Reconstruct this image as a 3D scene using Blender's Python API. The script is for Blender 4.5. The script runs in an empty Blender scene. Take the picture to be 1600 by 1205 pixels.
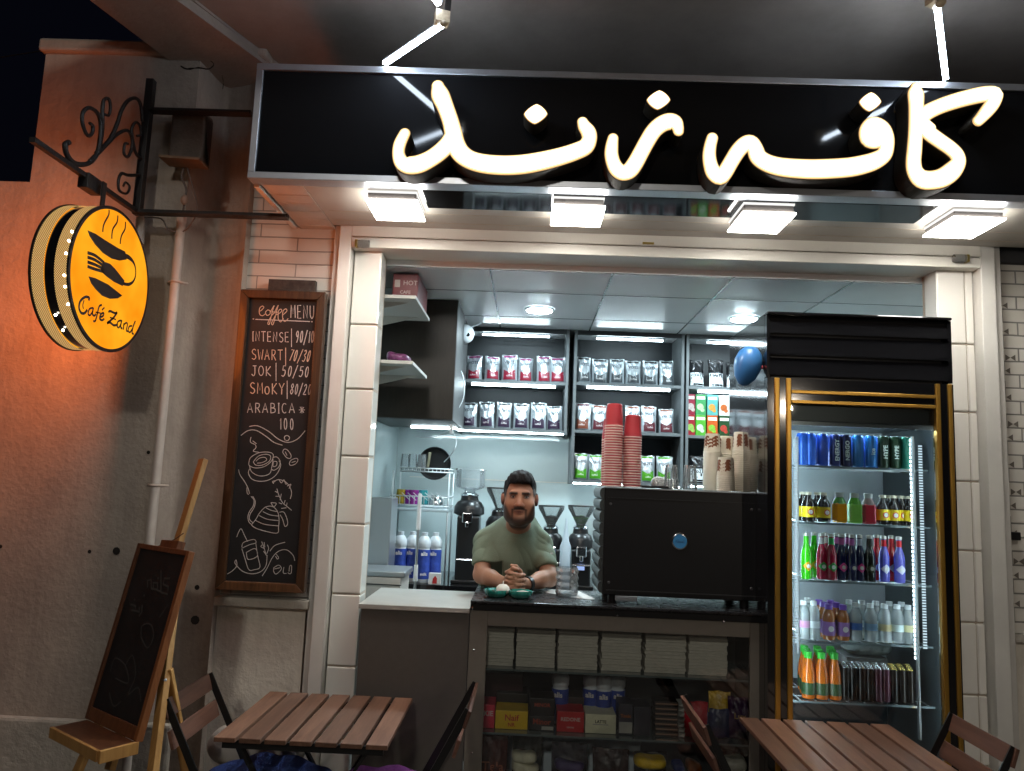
import bpy, bmesh, math, random
import numpy as np
from mathutils import Vector, Matrix, Euler
SC = bpy.context.scene
COL = SC.collection
rnd = random.Random(7)
# ---------------------------------------------------------------- camera
FPX = 1190.0
CAM_LOC = Vector((0.0, 0.0, 1.55))
CAM_ROT = (Matrix.Rotation(math.radians(1.44), 3, 'Z') @ Matrix.Rotation(math.radians(90 + 7.18), 3, 'X')
           @ Matrix.Rotation(math.radians(2.35), 3, 'Z'))
cd = bpy.data.cameras.new('camera')
cam = bpy.data.objects.new('camera', cd)
COL.objects.link(cam)
cam.matrix_world = Matrix.Translation(CAM_LOC) @ CAM_ROT.to_4x4()
cd.sensor_width = 36.0
cd.lens = FPX / 1600 * 36
cd.clip_start = 0.02
cd.clip_end = 300
SC.camera = cam
# ---------------------------------------------------------------- world, exposure
W = bpy.data.worlds.new('World')
SC.world = W
W.use_nodes = True
_bg = W.node_tree.nodes['Background']
_sky = W.node_tree.nodes.new('ShaderNodeTexSky')
_sky.sky_type = 'NISHITA'
_sky.sun_disc = False
_sky.sun_elevation = math.radians(-4.5)
_sky.sun_rotation = math.radians(200)
_mx = W.node_tree.nodes.new('ShaderNodeMix')
_mx.data_type = 'RGBA'
_mx.inputs['Factor'].default_value = 0.85
W.node_tree.links.new(_sky.outputs[0], _mx.inputs['A'])
_mx.inputs['B'].default_value = (0.0009, 0.0011, 0.0036, 1)
W.node_tree.links.new(_mx.outputs['Result'], _bg.inputs['Color'])
_bg.inputs['Strength'].default_value = 0.35
SC.view_settings.view_transform = 'Standard'
SC.view_settings.look = 'None'
SC.view_settings.exposure = 1.0
SC.view_settings.gamma = 1.0
SC.cycles.use_denoising = True
SC.cycles.max_bounces = 9
SC.cycles.transparent_max_bounces = 16
SC.cycles.transmission_bounces = 9
SC.cycles.sample_clamp_indirect = 4.0
SC.cycles.caustics_reflective = False
SC.cycles.caustics_refractive = False

def lamp(name, loc, energy, color, size=0.25, target=None, spot=None, kind='AREA'):
    ld = bpy.data.lights.new(name, kind)
    ld.energy = energy
    ld.color = color
    if kind == 'AREA':
        ld.shape = 'DISK'
        ld.size = size
    else:
        ld.shadow_soft_size = size
    if spot:
        ld.spot_size = math.radians(spot)
        ld.spot_blend = 0.6
    o = bpy.data.objects.new(name, ld)
    COL.objects.link(o)
    o.location = loc
    if target is not None:
        o.rotation_euler = (Vector(target) - Vector(loc)).to_track_quat('-Z', 'Y').to_euler()
    return o
# added fill lamps, unseen, behind and beside the camera
lamp('front_fill_light', (-0.8, -5.0, 5.0), 175, (1.0, 0.93, 0.82), 0.25, kind='POINT')
lamp('side_fill_light', (2.6, -1.6, 2.4), 22, (1.0, 0.86, 0.70), 0.04, kind='POINT')

# ---------------------------------------------------------------- pixel -> plane helpers (photo pixels, 1600 x 1205)
def ray(px, py):
    d = CAM_ROT @ Vector(((px - 800) / FPX, -(py - 602.5) / FPX, -1.0))
    return d
def P(px, py, Y):
    d = ray(px, py)
    return CAM_LOC + d * (Y / d.y)
def PZ(px, py, Z):
    d = ray(px, py)
    return CAM_LOC + d * ((Z - CAM_LOC.z) / d.z)
def PX(px, py, X):
    d = ray(px, py)
    return CAM_LOC + d * (X / d.x)
def S(Y):
    return Y / FPX * 0.99
def RECT(x0, y0, x1, y1, Y):
    ym, xm = (y0 + y1) / 2, (x0 + x1) / 2
    return P(x0, ym, Y).x, P(x1, ym, Y).x, P(xm, y1, Y).z, P(xm, y0, Y).z

# ---------------------------------------------------------------- materials
MC = {}
def rgb(h):
    h = h.lstrip('#')
    c = [int(h[i:i + 2], 16) / 255 for i in (0, 2, 4)]
    return tuple((v / 12.92 if v <= 0.04045 else ((v + 0.055) / 1.055) ** 2.4) for v in c)
def mat(name, col=(0.5, 0.5, 0.5), rough=0.5, metal=0.0, var=0.0, vscale=8.0, bump=0.0, bscale=60.0, emit=None, es=0.0,
        trans=0.0, ior=1.45, coat=0.0, alpha=1.0, spec=None, rvar=0.0, stretch=None):
    if name in MC:
        return MC[name]
    m = bpy.data.materials.new(name)
    m.use_nodes = True
    nt = m.node_tree
    b = nt.nodes['Principled BSDF']
    c4 = (col[0], col[1], col[2], 1)
    b.inputs['Base Color'].default_value = c4
    b.inputs['Roughness'].default_value = rough
    b.inputs['Metallic'].default_value = metal
    b.inputs['IOR'].default_value = ior
    if trans: b.inputs['Transmission Weight'].default_value = trans
    if coat:
        b.inputs['Coat Weight'].default_value = coat
        b.inputs['Coat Roughness'].default_value = 0.05
    if alpha < 1: b.inputs['Alpha'].default_value = alpha
    if spec is not None: b.inputs['Specular IOR Level'].default_value = spec
    if emit is not None:
        b.inputs['Emission Color'].default_value = (emit[0], emit[1], emit[2], 1)
        b.inputs['Emission Strength'].default_value = es
    if var or bump or rvar:
        tc = nt.nodes.new('ShaderNodeTexCoord')
        src = tc.outputs['Object']
        if stretch:
            mp = nt.nodes.new('ShaderNodeMapping')
            mp.inputs['Scale'].default_value = stretch
            nt.links.new(src, mp.inputs['Vector'])
            src = mp.outputs['Vector']
    if var or rvar:
        n = nt.nodes.new('ShaderNodeTexNoise')
        n.inputs['Scale'].default_value = vscale
        n.inputs['Detail'].default_value = 6
        n.inputs['Roughness'].default_value = 0.65
        nt.links.new(src, n.inputs['Vector'])
        if var:
            r = nt.nodes.new('ShaderNodeValToRGB')
            r.color_ramp.elements[0].position = 0.3
            r.color_ramp.elements[1].position = 0.7
            r.color_ramp.elements[0].color = (col[0] * (1 - var), col[1] * (1 - var), col[2] * (1 - var), 1)
            r.color_ramp.elements[1].color = (min(1, col[0] * (1 + var)), min(1, col[1] * (1 + var)), min(1, col[2] * (1 + var)), 1)
            nt.links.new(n.outputs['Fac'], r.inputs['Fac'])
            nt.links.new(r.outputs['Color'], b.inputs['Base Color'])
        if rvar:
            mr = nt.nodes.new('ShaderNodeMapRange')
            mr.inputs['To Min'].default_value = max(0.02, rough - rvar)
            mr.inputs['To Max'].default_value = min(1, rough + rvar)
            nt.links.new(n.outputs['Fac'], mr.inputs['Value'])
            nt.links.new(mr.outputs['Result'], b.inputs['Roughness'])
    if bump:
        n2 = nt.nodes.new('ShaderNodeTexNoise')
        n2.inputs['Scale'].default_value = bscale
        n2.inputs['Detail'].default_value = 5
        nt.links.new(src, n2.inputs['Vector'])
        bp = nt.nodes.new('ShaderNodeBump')
        bp.inputs['Strength'].default_value = bump
        bp.inputs['Distance'].default_value = 0.01
        nt.links.new(n2.outputs['Fac'], bp.inputs['Height'])
        nt.links.new(bp.outputs['Normal'], b.inputs['Normal'])
    MC[name] = m
    return m
def glow(name, col, s):
    if name in MC: return MC[name]
    m = bpy.data.materials.new(name)
    m.use_nodes = True
    nt = m.node_tree
    nt.nodes.remove(nt.nodes['Principled BSDF'])
    e = nt.nodes.new('ShaderNodeEmission')
    e.inputs['Color'].default_value = (*col, 1)
    e.inputs['Strength'].default_value = s
    nt.links.new(e.outputs[0], nt.nodes['Material Output'].inputs['Surface'])
    MC[name] = m
    return m
def glassy(name, tint=(1, 1, 1), refl=0.08, rough=0.02, frost=0.0):
    """thin pane: transparent mixed with a fresnel reflection"""
    if name in MC: return MC[name]
    m = bpy.data.materials.new(name)
    m.use_nodes = True
    nt = m.node_tree
    nt.nodes.remove(nt.nodes['Principled BSDF'])
    t = nt.nodes.new('ShaderNodeBsdfTransparent')
    t.inputs['Color'].default_value = (*tint, 1)
    g = nt.nodes.new('ShaderNodeBsdfGlossy')
    g.inputs['Roughness'].default_value = rough
    f = nt.nodes.new('ShaderNodeFresnel')
    f.inputs['IOR'].default_value = 1.5
    a = nt.nodes.new('ShaderNodeMath')
    a.operation = 'ADD'
    a.inputs[1].default_value = refl - 0.04
    nt.links.new(f.outputs[0], a.inputs[0])
    x = nt.nodes.new('ShaderNodeMixShader')
    nt.links.new(a.outputs[0], x.inputs['Fac'])
    nt.links.new(t.outputs[0], x.inputs[1])
    nt.links.new(g.outputs[0], x.inputs[2])
    last = x
    if frost:
        df = nt.nodes.new('ShaderNodeBsdfDiffuse'); df.inputs['Color'].default_value = (.75, .8, .82, 1)
        x2 = nt.nodes.new('ShaderNodeMixShader'); x2.inputs['Fac'].default_value = frost
        nt.links.new(x.outputs[0], x2.inputs[1]); nt.links.new(df.outputs[0], x2.inputs[2])
        last = x2
    nt.links.new(last.outputs[0], nt.nodes['Material Output'].inputs['Surface'])
    MC[name] = m
    return m
def wood(name, c1, c2, rough=0.55, scale=(1, 14, 14), coat=0.0, dist=5.0):
    if name in MC: return MC[name]
    m = mat(name, c1, rough, coat=coat)
    nt = m.node_tree
    b = nt.nodes['Principled BSDF']
    tc = nt.nodes.new('ShaderNodeTexCoord')
    mp = nt.nodes.new('ShaderNodeMapping')
    mp.inputs['Scale'].default_value = scale
    nz = nt.nodes.new('ShaderNodeTexNoise')
    nz.inputs['Scale'].default_value = 3.0
    nz.inputs['Detail'].default_value = 8
    nz.inputs['Roughness'].default_value = 0.7
    nz.inputs['Distortion'].default_value = 0.6
    r = nt.nodes.new('ShaderNodeValToRGB')
    r.color_ramp.elements[0].position = 0.34
    r.color_ramp.elements[1].position = 0.66
    r.color_ramp.elements[0].color = (*c2, 1)
    r.color_ramp.elements[1].color = (*c1, 1)
    oi = nt.nodes.new('ShaderNodeObjectInfo')
    hs = nt.nodes.new('ShaderNodeHueSaturation')
    mr = nt.nodes.new('ShaderNodeMapRange')
    mr.inputs['To Min'].default_value = 0.68
    mr.inputs['To Max'].default_value = 1.3
    nt.links.new(oi.outputs['Random'], mr.inputs['Value'])
    nt.links.new(mr.outputs['Result'], hs.inputs['Value'])
    nt.links.new(tc.outputs['Object'], mp.inputs['Vector'])
    nt.links.new(mp.outputs[0], nz.inputs['Vector'])
    nt.links.new(nz.outputs['Fac'], r.inputs['Fac'])
    nt.links.new(r.outputs['Color'], hs.inputs['Color'])
    nt.links.new(hs.outputs['Color'], b.inputs['Base Color'])
    bp = nt.nodes.new('ShaderNodeBump')
    bp.inputs['Strength'].default_value = 0.25
    bp.inputs['Distance'].default_value = 0.003
    nt.links.new(nz.outputs['Fac'], bp.inputs['Height'])
    nt.links.new(bp.outputs['Normal'], b.inputs['Normal'])
    return m

# ---------------------------------------------------------------- objects
def tag(o, label=None, cat=None, group=None, kind=None):
    if label: o['label'] = label
    if cat: o['category'] = cat
    if group: o['group'] = group
    if kind: o['kind'] = kind
    return o
def thing(name, label, cat, loc, group=None, kind=None):
    o = bpy.data.objects.new(name, None)
    COL.objects.link(o)
    o.empty_display_size = 0.05
    o.location = loc
    return tag(o, label, cat, group, kind)
def wloc(o):
    v = Vector((0, 0, 0))
    while o is not None:
        v += o.location
        o = o.parent
    return v
class MB:
    def __init__(s):
        s.v, s.f, s.mi, s.cur = [], [], [], 0
    def add(s, vs, fs):
        n = len(s.v)
        s.v += [tuple(p) for p in vs]
        s.f += [tuple(i + n for i in q) for q in fs]
        s.mi += [s.cur] * len(fs)
        return s
    def slot(s, i):
        s.cur = i
        return s
    def box(s, x0, x1, y0, y1, z0, z1):
        if x0 > x1: x0, x1 = x1, x0
        if y0 > y1: y0, y1 = y1, y0
        if z0 > z1: z0, z1 = z1, z0
        return s.add([(x0, y0, z0), (x1, y0, z0), (x1, y1, z0), (x0, y1, z0), (x0, y0, z1), (x1, y0, z1), (x1, y1, z1), (x0, y1, z1)],
                     [(0, 3, 2, 1), (4, 5, 6, 7), (0, 1, 5, 4), (1, 2, 6, 5), (2, 3, 7, 6), (3, 0, 4, 7)])
    def obox(s, c, ax, ay, az):
        """box from centre and three half-axis vectors"""
        c, ax, ay, az = map(Vector, (c, ax, ay, az))
        vs = [c + i * ax + j * ay + k * az for k in (-1, 1) for j in (-1, 1) for i in (-1, 1)]
        return s.add(vs, [(0, 2, 3, 1), (4, 5, 7, 6), (0, 1, 5, 4), (1, 3, 7, 5), (3, 2, 6, 7), (2, 0, 4, 6)])
    def bar(s, p, q, w, h, up=(0, 0, 1)):
        """rectangular bar from p to q, w across, h along up"""
        p, q = Vector(p), Vector(q)
        d = q - p
        u = Vector(up)
        side = d.cross(u)
        if side.length < 1e-6: side = d.cross(Vector((1, 0, 0)))
        side.normalize()
        u2 = side.cross(d).normalized()
        return s.obox((p + q) / 2, d / 2, side * w / 2, u2 * h / 2)
    def tube(s, pts, r, n=10, cap=True, closed=False):
        pts = [Vector(p) for p in pts]
        m = len(pts)
        rr = r if isinstance(r, (list, tuple)) else [r] * m
        rings = []
        ref = None
        for i, p in enumerate(pts):
            a = pts[i - 1] if (i > 0 or closed) else p
            b = pts[(i + 1) % m] if (i < m - 1 or closed) else p
            t = (b - a).normalized()
            if ref is None:
                ref = t.orthogonal().normalized()
            else:
                ref = (ref - t * ref.dot(t))
                ref = ref.normalized() if ref.length > 1e-6 else t.orthogonal().normalized()
            bi = t.cross(ref)
            rings.append([p + (ref * math.cos(2 * math.pi * k / n) + bi * math.sin(2 * math.pi * k / n)) * rr[i] for k in range(n)])
        vs = [v for rg in rings for v in rg]
        fs = []
        for i in range(m if closed else m - 1):
            for k in range(n):
                a, b = i * n + k, i * n + (k + 1) % n
                j = (i + 1) % m
                c, d = j * n + (k + 1) % n, j * n + k
                fs.append((a, b, c, d))
        if cap and not closed:
            fs.append(tuple(range(n - 1, -1, -1)))
            fs.append(tuple((m - 1) * n + k for k in range(n)))
        return s.add(vs, fs)
    def cyl(s, p, q, r, r2=None, n=20):
        return s.tube([p, q], [r, r if r2 is None else r2], n)
    def lathe(s, c, prof, n=24, cap=True, axis='Z', flat=None):
        """prof list of (radius, height)"""
        c = Vector(c)
        vs, fs = [], []
        for (r, h) in prof:
            for k in range(n):
                a = 2 * math.pi * k / n
                x, y = r * math.cos(a), r * math.sin(a)
                if flat: y *= flat
                if axis == 'Z': v = Vector((x, y, h))
                elif axis == 'X': v = Vector((h, x, y))
                else: v = Vector((x, h, y))
                vs.append(c + v)
        m = len(prof)
        for i in range(m - 1):
            for k in range(n):
                q = (i * n + k, i * n + (k + 1) % n, (i + 1) * n + (k + 1) % n, (i + 1) * n + k)
                fs.append(q if axis != 'Y' else q[::-1])
        if cap:
            fs.append(tuple(range(n - 1, -1, -1)))
            fs.append(tuple((m - 1) * n + k for k in range(n)))
        return s.add(vs, fs)
    def ball(s, c, rx, ry=None, rz=None, n=16, m=10):
        ry = rx if ry is None else ry
        rz = rx if rz is None else rz
        vs, fs = [], []
        c = Vector(c)
        for i in range(m + 1):
            t = math.pi * i / m
            for k in range(n):
                a = 2 * math.pi * k / n
                vs.append(c + Vector((rx * math.sin(t) * math.cos(a), ry * math.sin(t) * math.sin(a), -rz * math.cos(t))))
        for i in range(m):
            for k in range(n):
                fs.append((i * n + k, i * n + (k + 1) % n, (i + 1) * n + (k + 1) % n, (i + 1) * n + k))
        return s.add(vs, fs)
    def prism(s, poly, t0, t1, axis='Y'):
        """poly (a,b) counter-clockwise seen from -axis; extruded t0..t1"""
        n = len(poly)
        def mk(a, b, t):
            if axis == 'Y': return (a, t, b)
            if axis == 'X': return (t, a, b)
            return (a, b, t)
        vs = [mk(a, b, t0) for a, b in poly] + [mk(a, b, t1) for a, b in poly]
        fs = [tuple(range(n)), tuple(range(2 * n - 1, n - 1, -1))]
        for i in range(n):
            j = (i + 1) % n
            fs.append((i, i + n, j + n, j))
        return s.add(vs, fs)
    def quad(s, a, b, c, d):
        return s.add([a, b, c, d], [(0, 1, 2, 3)])
    def grid(s, fn, nu, nv):
        vs = [fn(i / nu, j / nv) for j in range(nv + 1) for i in range(nu + 1)]
        w = nu + 1
        return s.add(vs, [(j * w + i, j * w + i + 1, (j + 1) * w + i + 1, (j + 1) * w + i) for j in range(nv) for i in range(nu)])
    def ribbon(s, pts, w, o, u, v, lift=0.0, n=None):
        """flat stroke through 2-D pts, drawn on the plane o + a*u + b*v"""
        o, u, v = Vector(o), Vector(u), Vector(v)
        if n is None: n = u.cross(v).normalized()
        pts = [Vector((a, b)) for a, b in pts]
        m = len(pts)
        L, R = [], []
        for i in range(m):
            a, b = pts[max(0, i - 1)], pts[min(m - 1, i + 1)]
            t = b - a
            t = t.normalized() if t.length > 1e-9 else Vector((1, 0))
            ww = w if not isinstance(w, (list, tuple)) else w[i]
            nn = Vector((-t.y, t.x)) * ww / 2
            L.append(pts[i] + nn)
            R.append(pts[i] - nn)
        vs = [o + u * p.x + v * p.y + n * lift for p in L + R]
        return s.add(vs, [(m + i, m + i + 1, i + 1, i) for i in range(m - 1)])
    def build(s, name, mats, parent=None, smooth=False, bevel=0.0, seg=2, auto=None, sub=0):
        me = bpy.data.meshes.new(name)
        off = wloc(parent) if parent is not None else None
        if off is None:
            vs = s.v
            xs = np.array(s.v) if s.v else np.zeros((1, 3))
            c = Vector(((xs[:, 0].min() + xs[:, 0].max()) / 2, (xs[:, 1].min() + xs[:, 1].max()) / 2, xs[:, 2].min()))
        else:
            c = off
        vs = [(a[0] - c.x, a[1] - c.y, a[2] - c.z) for a in s.v]
        me.from_pydata(vs, [], s.f)
        me.validate()
        if not isinstance(mats, (list, tuple)): mats = [mats]
        for m in mats: me.materials.append(m)
        if len(mats) > 1:
            for p, i in zip(me.polygons, s.mi): p.material_index = i
        if smooth or auto:
            for p in me.polygons: p.use_smooth = True
        if auto:
            me.set_sharp_from_angle(angle=math.radians(auto))
        me.update()
        o = bpy.data.objects.new(name, me)
        COL.objects.link(o)
        if parent is not None:
            o.parent = parent
        else:
            o.location = c
        if bevel:
            b = o.modifiers.new('bevel', 'BEVEL')
            b.width = bevel
            b.segments = seg
            b.limit_method = 'ANGLE'
            b.angle_limit = math.radians(40)
        if sub:
            q = o.modifiers.new('sub', 'SUBSURF')
            q.levels = sub
            q.render_levels = sub
        return o
def dup(root, loc, rotz=None, label=None, group=None, rot=None):
    r = root.copy()
    COL.objects.link(r)
    r.location = loc
    if rotz is not None: r.rotation_euler = (0, 0, rotz)
    if rot is not None: r.rotation_euler = rot
    if label: r['label'] = label
    if group: r['group'] = group
    for ch in list(root.children):
        c = ch.copy()
        COL.objects.link(c)
        c.parent = r
        for g in list(ch.children):
            d = g.copy()
            COL.objects.link(d)
            d.parent = c
    return r
def smoothpts(pts, k=6):
    """Catmull-Rom through any-dimensional points"""
    pts = [tuple(p) for p in pts]
    if len(pts) < 3: return pts
    q = [pts[0]] + pts + [pts[-1]]
    out = []
    for i in range(1, len(q) - 2):
        for j in range(k):
            t = j / k
            out.append(tuple(0.5 * (2 * b + (c - a) * t + (2 * a - 5 * b + 4 * c - d) * t * t + (3 * b - a - 3 * c + d) * t ** 3)
                             for a, b, c, d in zip(q[i - 1], q[i], q[i + 1], q[i + 2])))
    out.append(pts[-1])
    return out
def text_mb(body, size, o, u, v, lift=0.0015, shear=0.0, align='CENTER', bold=0.0, xs=1.0):
    """lettering from the built-in font turned into flat mesh on the plane o,u,v"""
    cu = bpy.data.curves.new('t', 'FONT')
    cu.body = body
    cu.size = size
    cu.shear = shear
    cu.align_x = align
    cu.align_y = 'CENTER'
    cu.offset = bold
    cu.resolution_u = 2
    ob = bpy.data.objects.new('t', cu)
    COL.objects.link(ob)
    dg = bpy.context.evaluated_depsgraph_get()
    dg.update()
    me = bpy.data.meshes.new_from_object(ob.evaluated_get(dg))
    o, u, v = Vector(o), Vector(u), Vector(v)
    n = u.cross(v).normalized()
    vs = [o + u * (p.co.x * xs) + v * p.co.y + n * lift for p in me.vertices]
    fs = [tuple(p.vertices) for p in me.polygons]
    bpy.data.objects.remove(ob)
    bpy.data.curves.remove(cu)
    bpy.data.meshes.remove(me)
    mb = MB()
    mb.add(vs, fs)
    return mb
EX, EY, EZ = Vector((1, 0, 0)), Vector((0, 1, 0)), Vector((0, 0, 1))

# stroke alphabet for chalk: unit box 0..1 wide, 0..1 high
def arc(cx, cy, rx, ry, a0, a1, n=10):
    return [(cx + rx * math.cos(math.radians(a0 + (a1 - a0) * i / n)), cy + ry * math.sin(math.radians(a0 + (a1 - a0) * i / n))) for i in range(n + 1)]
SF = {
 'I': [[(.5, 0), (.5, 1)], [(.25, 1), (.75, 1)], [(.25, 0), (.75, 0)]], 'N': [[(.1, 0), (.1, 1), (.85, 0), (.85, 1)]],
 'T': [[(.5, 0), (.5, 1)], [(.02, 1), (.98, 1)]], 'E': [[(.85, 1), (.15, 1), (.15, 0), (.88, 0)], [(.15, .52), (.75, .52)]],
 'S': [smoothpts([(.85, .88), (.5, 1), (.15, .8), (.35, .56), (.75, .42), (.85, .18), (.5, 0), (.1, .12)], 4)],
 'W': [[(0, 1), (.25, 0), (.5, .75), (.75, 0), (1, 1)]], 'A': [[(.05, 0), (.5, 1), (.95, 0)], [(.22, .38), (.8, .38)]],
 'R': [[(.15, 0), (.15, 1)], smoothpts([(.15, 1), (.7, .95), (.8, .75), (.6, .52), (.15, .5)], 4), [(.4, .5), (.88, 0)]],
 'J': [smoothpts([(.65, 1), (.65, .25), (.4, 0), (.08, .18)], 4), [(.3, 1), (.95, 1)]], 'O': [arc(.5, .5, .42, .5, 90, 450, 16)],
 'o': [arc(.5, .35, .38, .35, 90, 450, 14)],
 'K': [[(.15, 0), (.15, 1)], [(.85, 1), (.15, .45), (.9, 0)]], 'M': [[(.05, 0), (.12, 1), (.5, .3), (.88, 1), (.95, 0)]],
 'Y': [[(.05, 1), (.5, .5), (.95, 1)], [(.5, .5), (.45, 0)]], 'B': [[(.15, 0), (.15, 1)], smoothpts([(.15, 1), (.7, .95), (.72, .6), (.15, .53)], 4), smoothpts([(.15, .53), (.85, .45), (.85, .1), (.15, 0)], 4)],
 'C': [arc(.55, .5, .42, .5, 50, 310, 12)], 'U': [smoothpts([(.12, 1), (.14, .3), (.5, 0), (.84, .3), (.87, 1)], 4)],
 '0': [arc(.5, .5, .3, .5, 90, 450, 14)], '1': [[(.3, .75), (.55, 1), (.55, 0)]],
 '2': [smoothpts([(.15, .8), (.5, 1), (.8, .75), (.5, .35), (.1, 0)], 4), [(.1, 0), (.9, 0)]],
 '3': [smoothpts([(.2, .9), (.6, 1), (.78, .75), (.4, .53)], 4), smoothpts([(.4, .53), (.85, .35), (.6, 0), (.1, .1)], 4)],
 '5': [[(.8, 1), (.25, 1), (.22, .58)], smoothpts([(.22, .58), (.7, .6), (.85, .3), (.55, 0), (.12, .1)], 4)],
 '7': [[(.1, 1), (.85, 1), (.35, 0)]], '8': [smoothpts([(.5, .54), (.2, .77), (.5, 1), (.8, .77), (.5, .54), (.15, .25), (.5, 0), (.85, .25), (.5, .54)], 4)],
 '9': [smoothpts([(.8, .75), (.5, .5), (.2, .75), (.5, 1), (.8, .75), (.72, .3), (.5, 0)], 4)],
 '/': [[(.1, -.2), (.8, 1.1)]], '|': [[(.5, -.15), (.5, 1.15)]],
 '*': [[(.1, .5), (.9, .5)], [(.25, .15), (.75, .85)], [(.75, .15), (.25, .85)], [(.5, .1), (.5, .9)]],
 'c': [arc(.5, .35, .4, .35, 40, 320, 10)], 'f': [smoothpts([(.9, .9), (.6, 1.1), (.45, .7), (.4, -.3), (.2, -.45), (.15, -.2), (.5, .1)], 4), [(.15, .55), (.8, .6)]],
 'e': [smoothpts([(.1, .35), (.85, .42), (.6, .75), (.2, .5), (.25, .08), (.6, 0), (1.0, .2)], 4)],
}
def chalk(mb, txt, x, y, h, w, gap, o, u, v, th, lift=0.001, slant=0.0, jig=0.04):
    for ch in txt:
        if ch in SF:
            for st in SF[ch]:
                dx, dy = rnd.uniform(-jig, jig) * w, rnd.uniform(-jig, jig) * h
                mb.ribbon([(x + a * w + b * h * slant + dx, y + b * h + dy) for a, b in st], th * rnd.uniform(.85, 1.15), o, u, v, lift)
        x += (w if ch not in 'I1|' else w * .6) + gap
    return x
# ================================================================ materials of the setting
def plaster(name, col, dark):
    m = mat(name, col, 0.85, bump=0.0)
    nt = m.node_tree
    b = nt.nodes['Principled BSDF']
    tc = nt.nodes.new('ShaderNodeTexCoord')
    n1 = nt.nodes.new('ShaderNodeTexNoise'); n1.inputs['Scale'].default_value = 1.6; n1.inputs['Detail'].default_value = 9; n1.inputs['Roughness'].default_value = .7
    n2 = nt.nodes.new('ShaderNodeTexNoise'); n2.inputs['Scale'].default_value = 42; n2.inputs['Detail'].default_value = 6
    n3 = nt.nodes.new('ShaderNodeTexVoronoi'); n3.inputs['Scale'].default_value = 26
    for n in (n1, n2, n3): nt.links.new(tc.outputs['Object'], n.inputs['Vector'])
    r = nt.nodes.new('ShaderNodeValToRGB')
    r.color_ramp.elements[0].position = 0.32; r.color_ramp.elements[1].position = 0.62
    r.color_ramp.elements[0].color = (*dark, 1); r.color_ramp.elements[1].color = (*col, 1)
    nt.links.new(n1.outputs['Fac'], r.inputs['Fac'])
    # rain streaks and grime
    mp_ = nt.nodes.new('ShaderNodeMapping'); mp_.inputs['Scale'].default_value = (5, 5, .7)
    n4 = nt.nodes.new('ShaderNodeTexNoise'); n4.inputs['Scale'].default_value = 2.2; n4.inputs['Detail'].default_value = 8; n4.inputs['Roughness'].default_value = .75
    nt.links.new(tc.outputs['Object'], mp_.inputs['Vector']); nt.links.new(mp_.outputs[0], n4.inputs['Vector'])
    r4 = nt.nodes.new('ShaderNodeMapRange'); r4.inputs['From Min'].default_value = .36; r4.inputs['From Max'].default_value = .52; r4.inputs['To Min'].default_value = .86; r4.inputs['To Max'].default_value = 1.0
    nt.links.new(n4.outputs['Fac'], r4.inputs['Value'])
    sc4 = nt.nodes.new('ShaderNodeVectorMath'); sc4.operation = 'SCALE'
    nt.links.new(r.outputs['Color'], sc4.inputs[0]); nt.links.new(r4.outputs['Result'], sc4.inputs['Scale'])
    # small pits
    pit = nt.nodes.new('ShaderNodeMapRange'); pit.inputs['From Min'].default_value = 0.0; pit.inputs['From Max'].default_value = 0.14
    nt.links.new(n3.outputs['Distance'], pit.inputs['Value'])
    mx = nt.nodes.new('ShaderNodeMath'); mx.operation = 'MULTIPLY_ADD'; mx.inputs[1].default_value = 0.25
    nt.links.new(pit.outputs['Result'], mx.inputs[0]); nt.links.new(n2.outputs['Fac'], mx.inputs[2])
    bp = nt.nodes.new('ShaderNodeBump'); bp.inputs['Strength'].default_value = 0.6; bp.inputs['Distance'].default_value = 0.008
    nt.links.new(mx.outputs[0], bp.inputs['Height'])
    nt.links.new(bp.outputs['Normal'], b.inputs['Normal'])
    nt.links.new(sc4.outputs[0], b.inputs['Base Color'])
    return m
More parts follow.
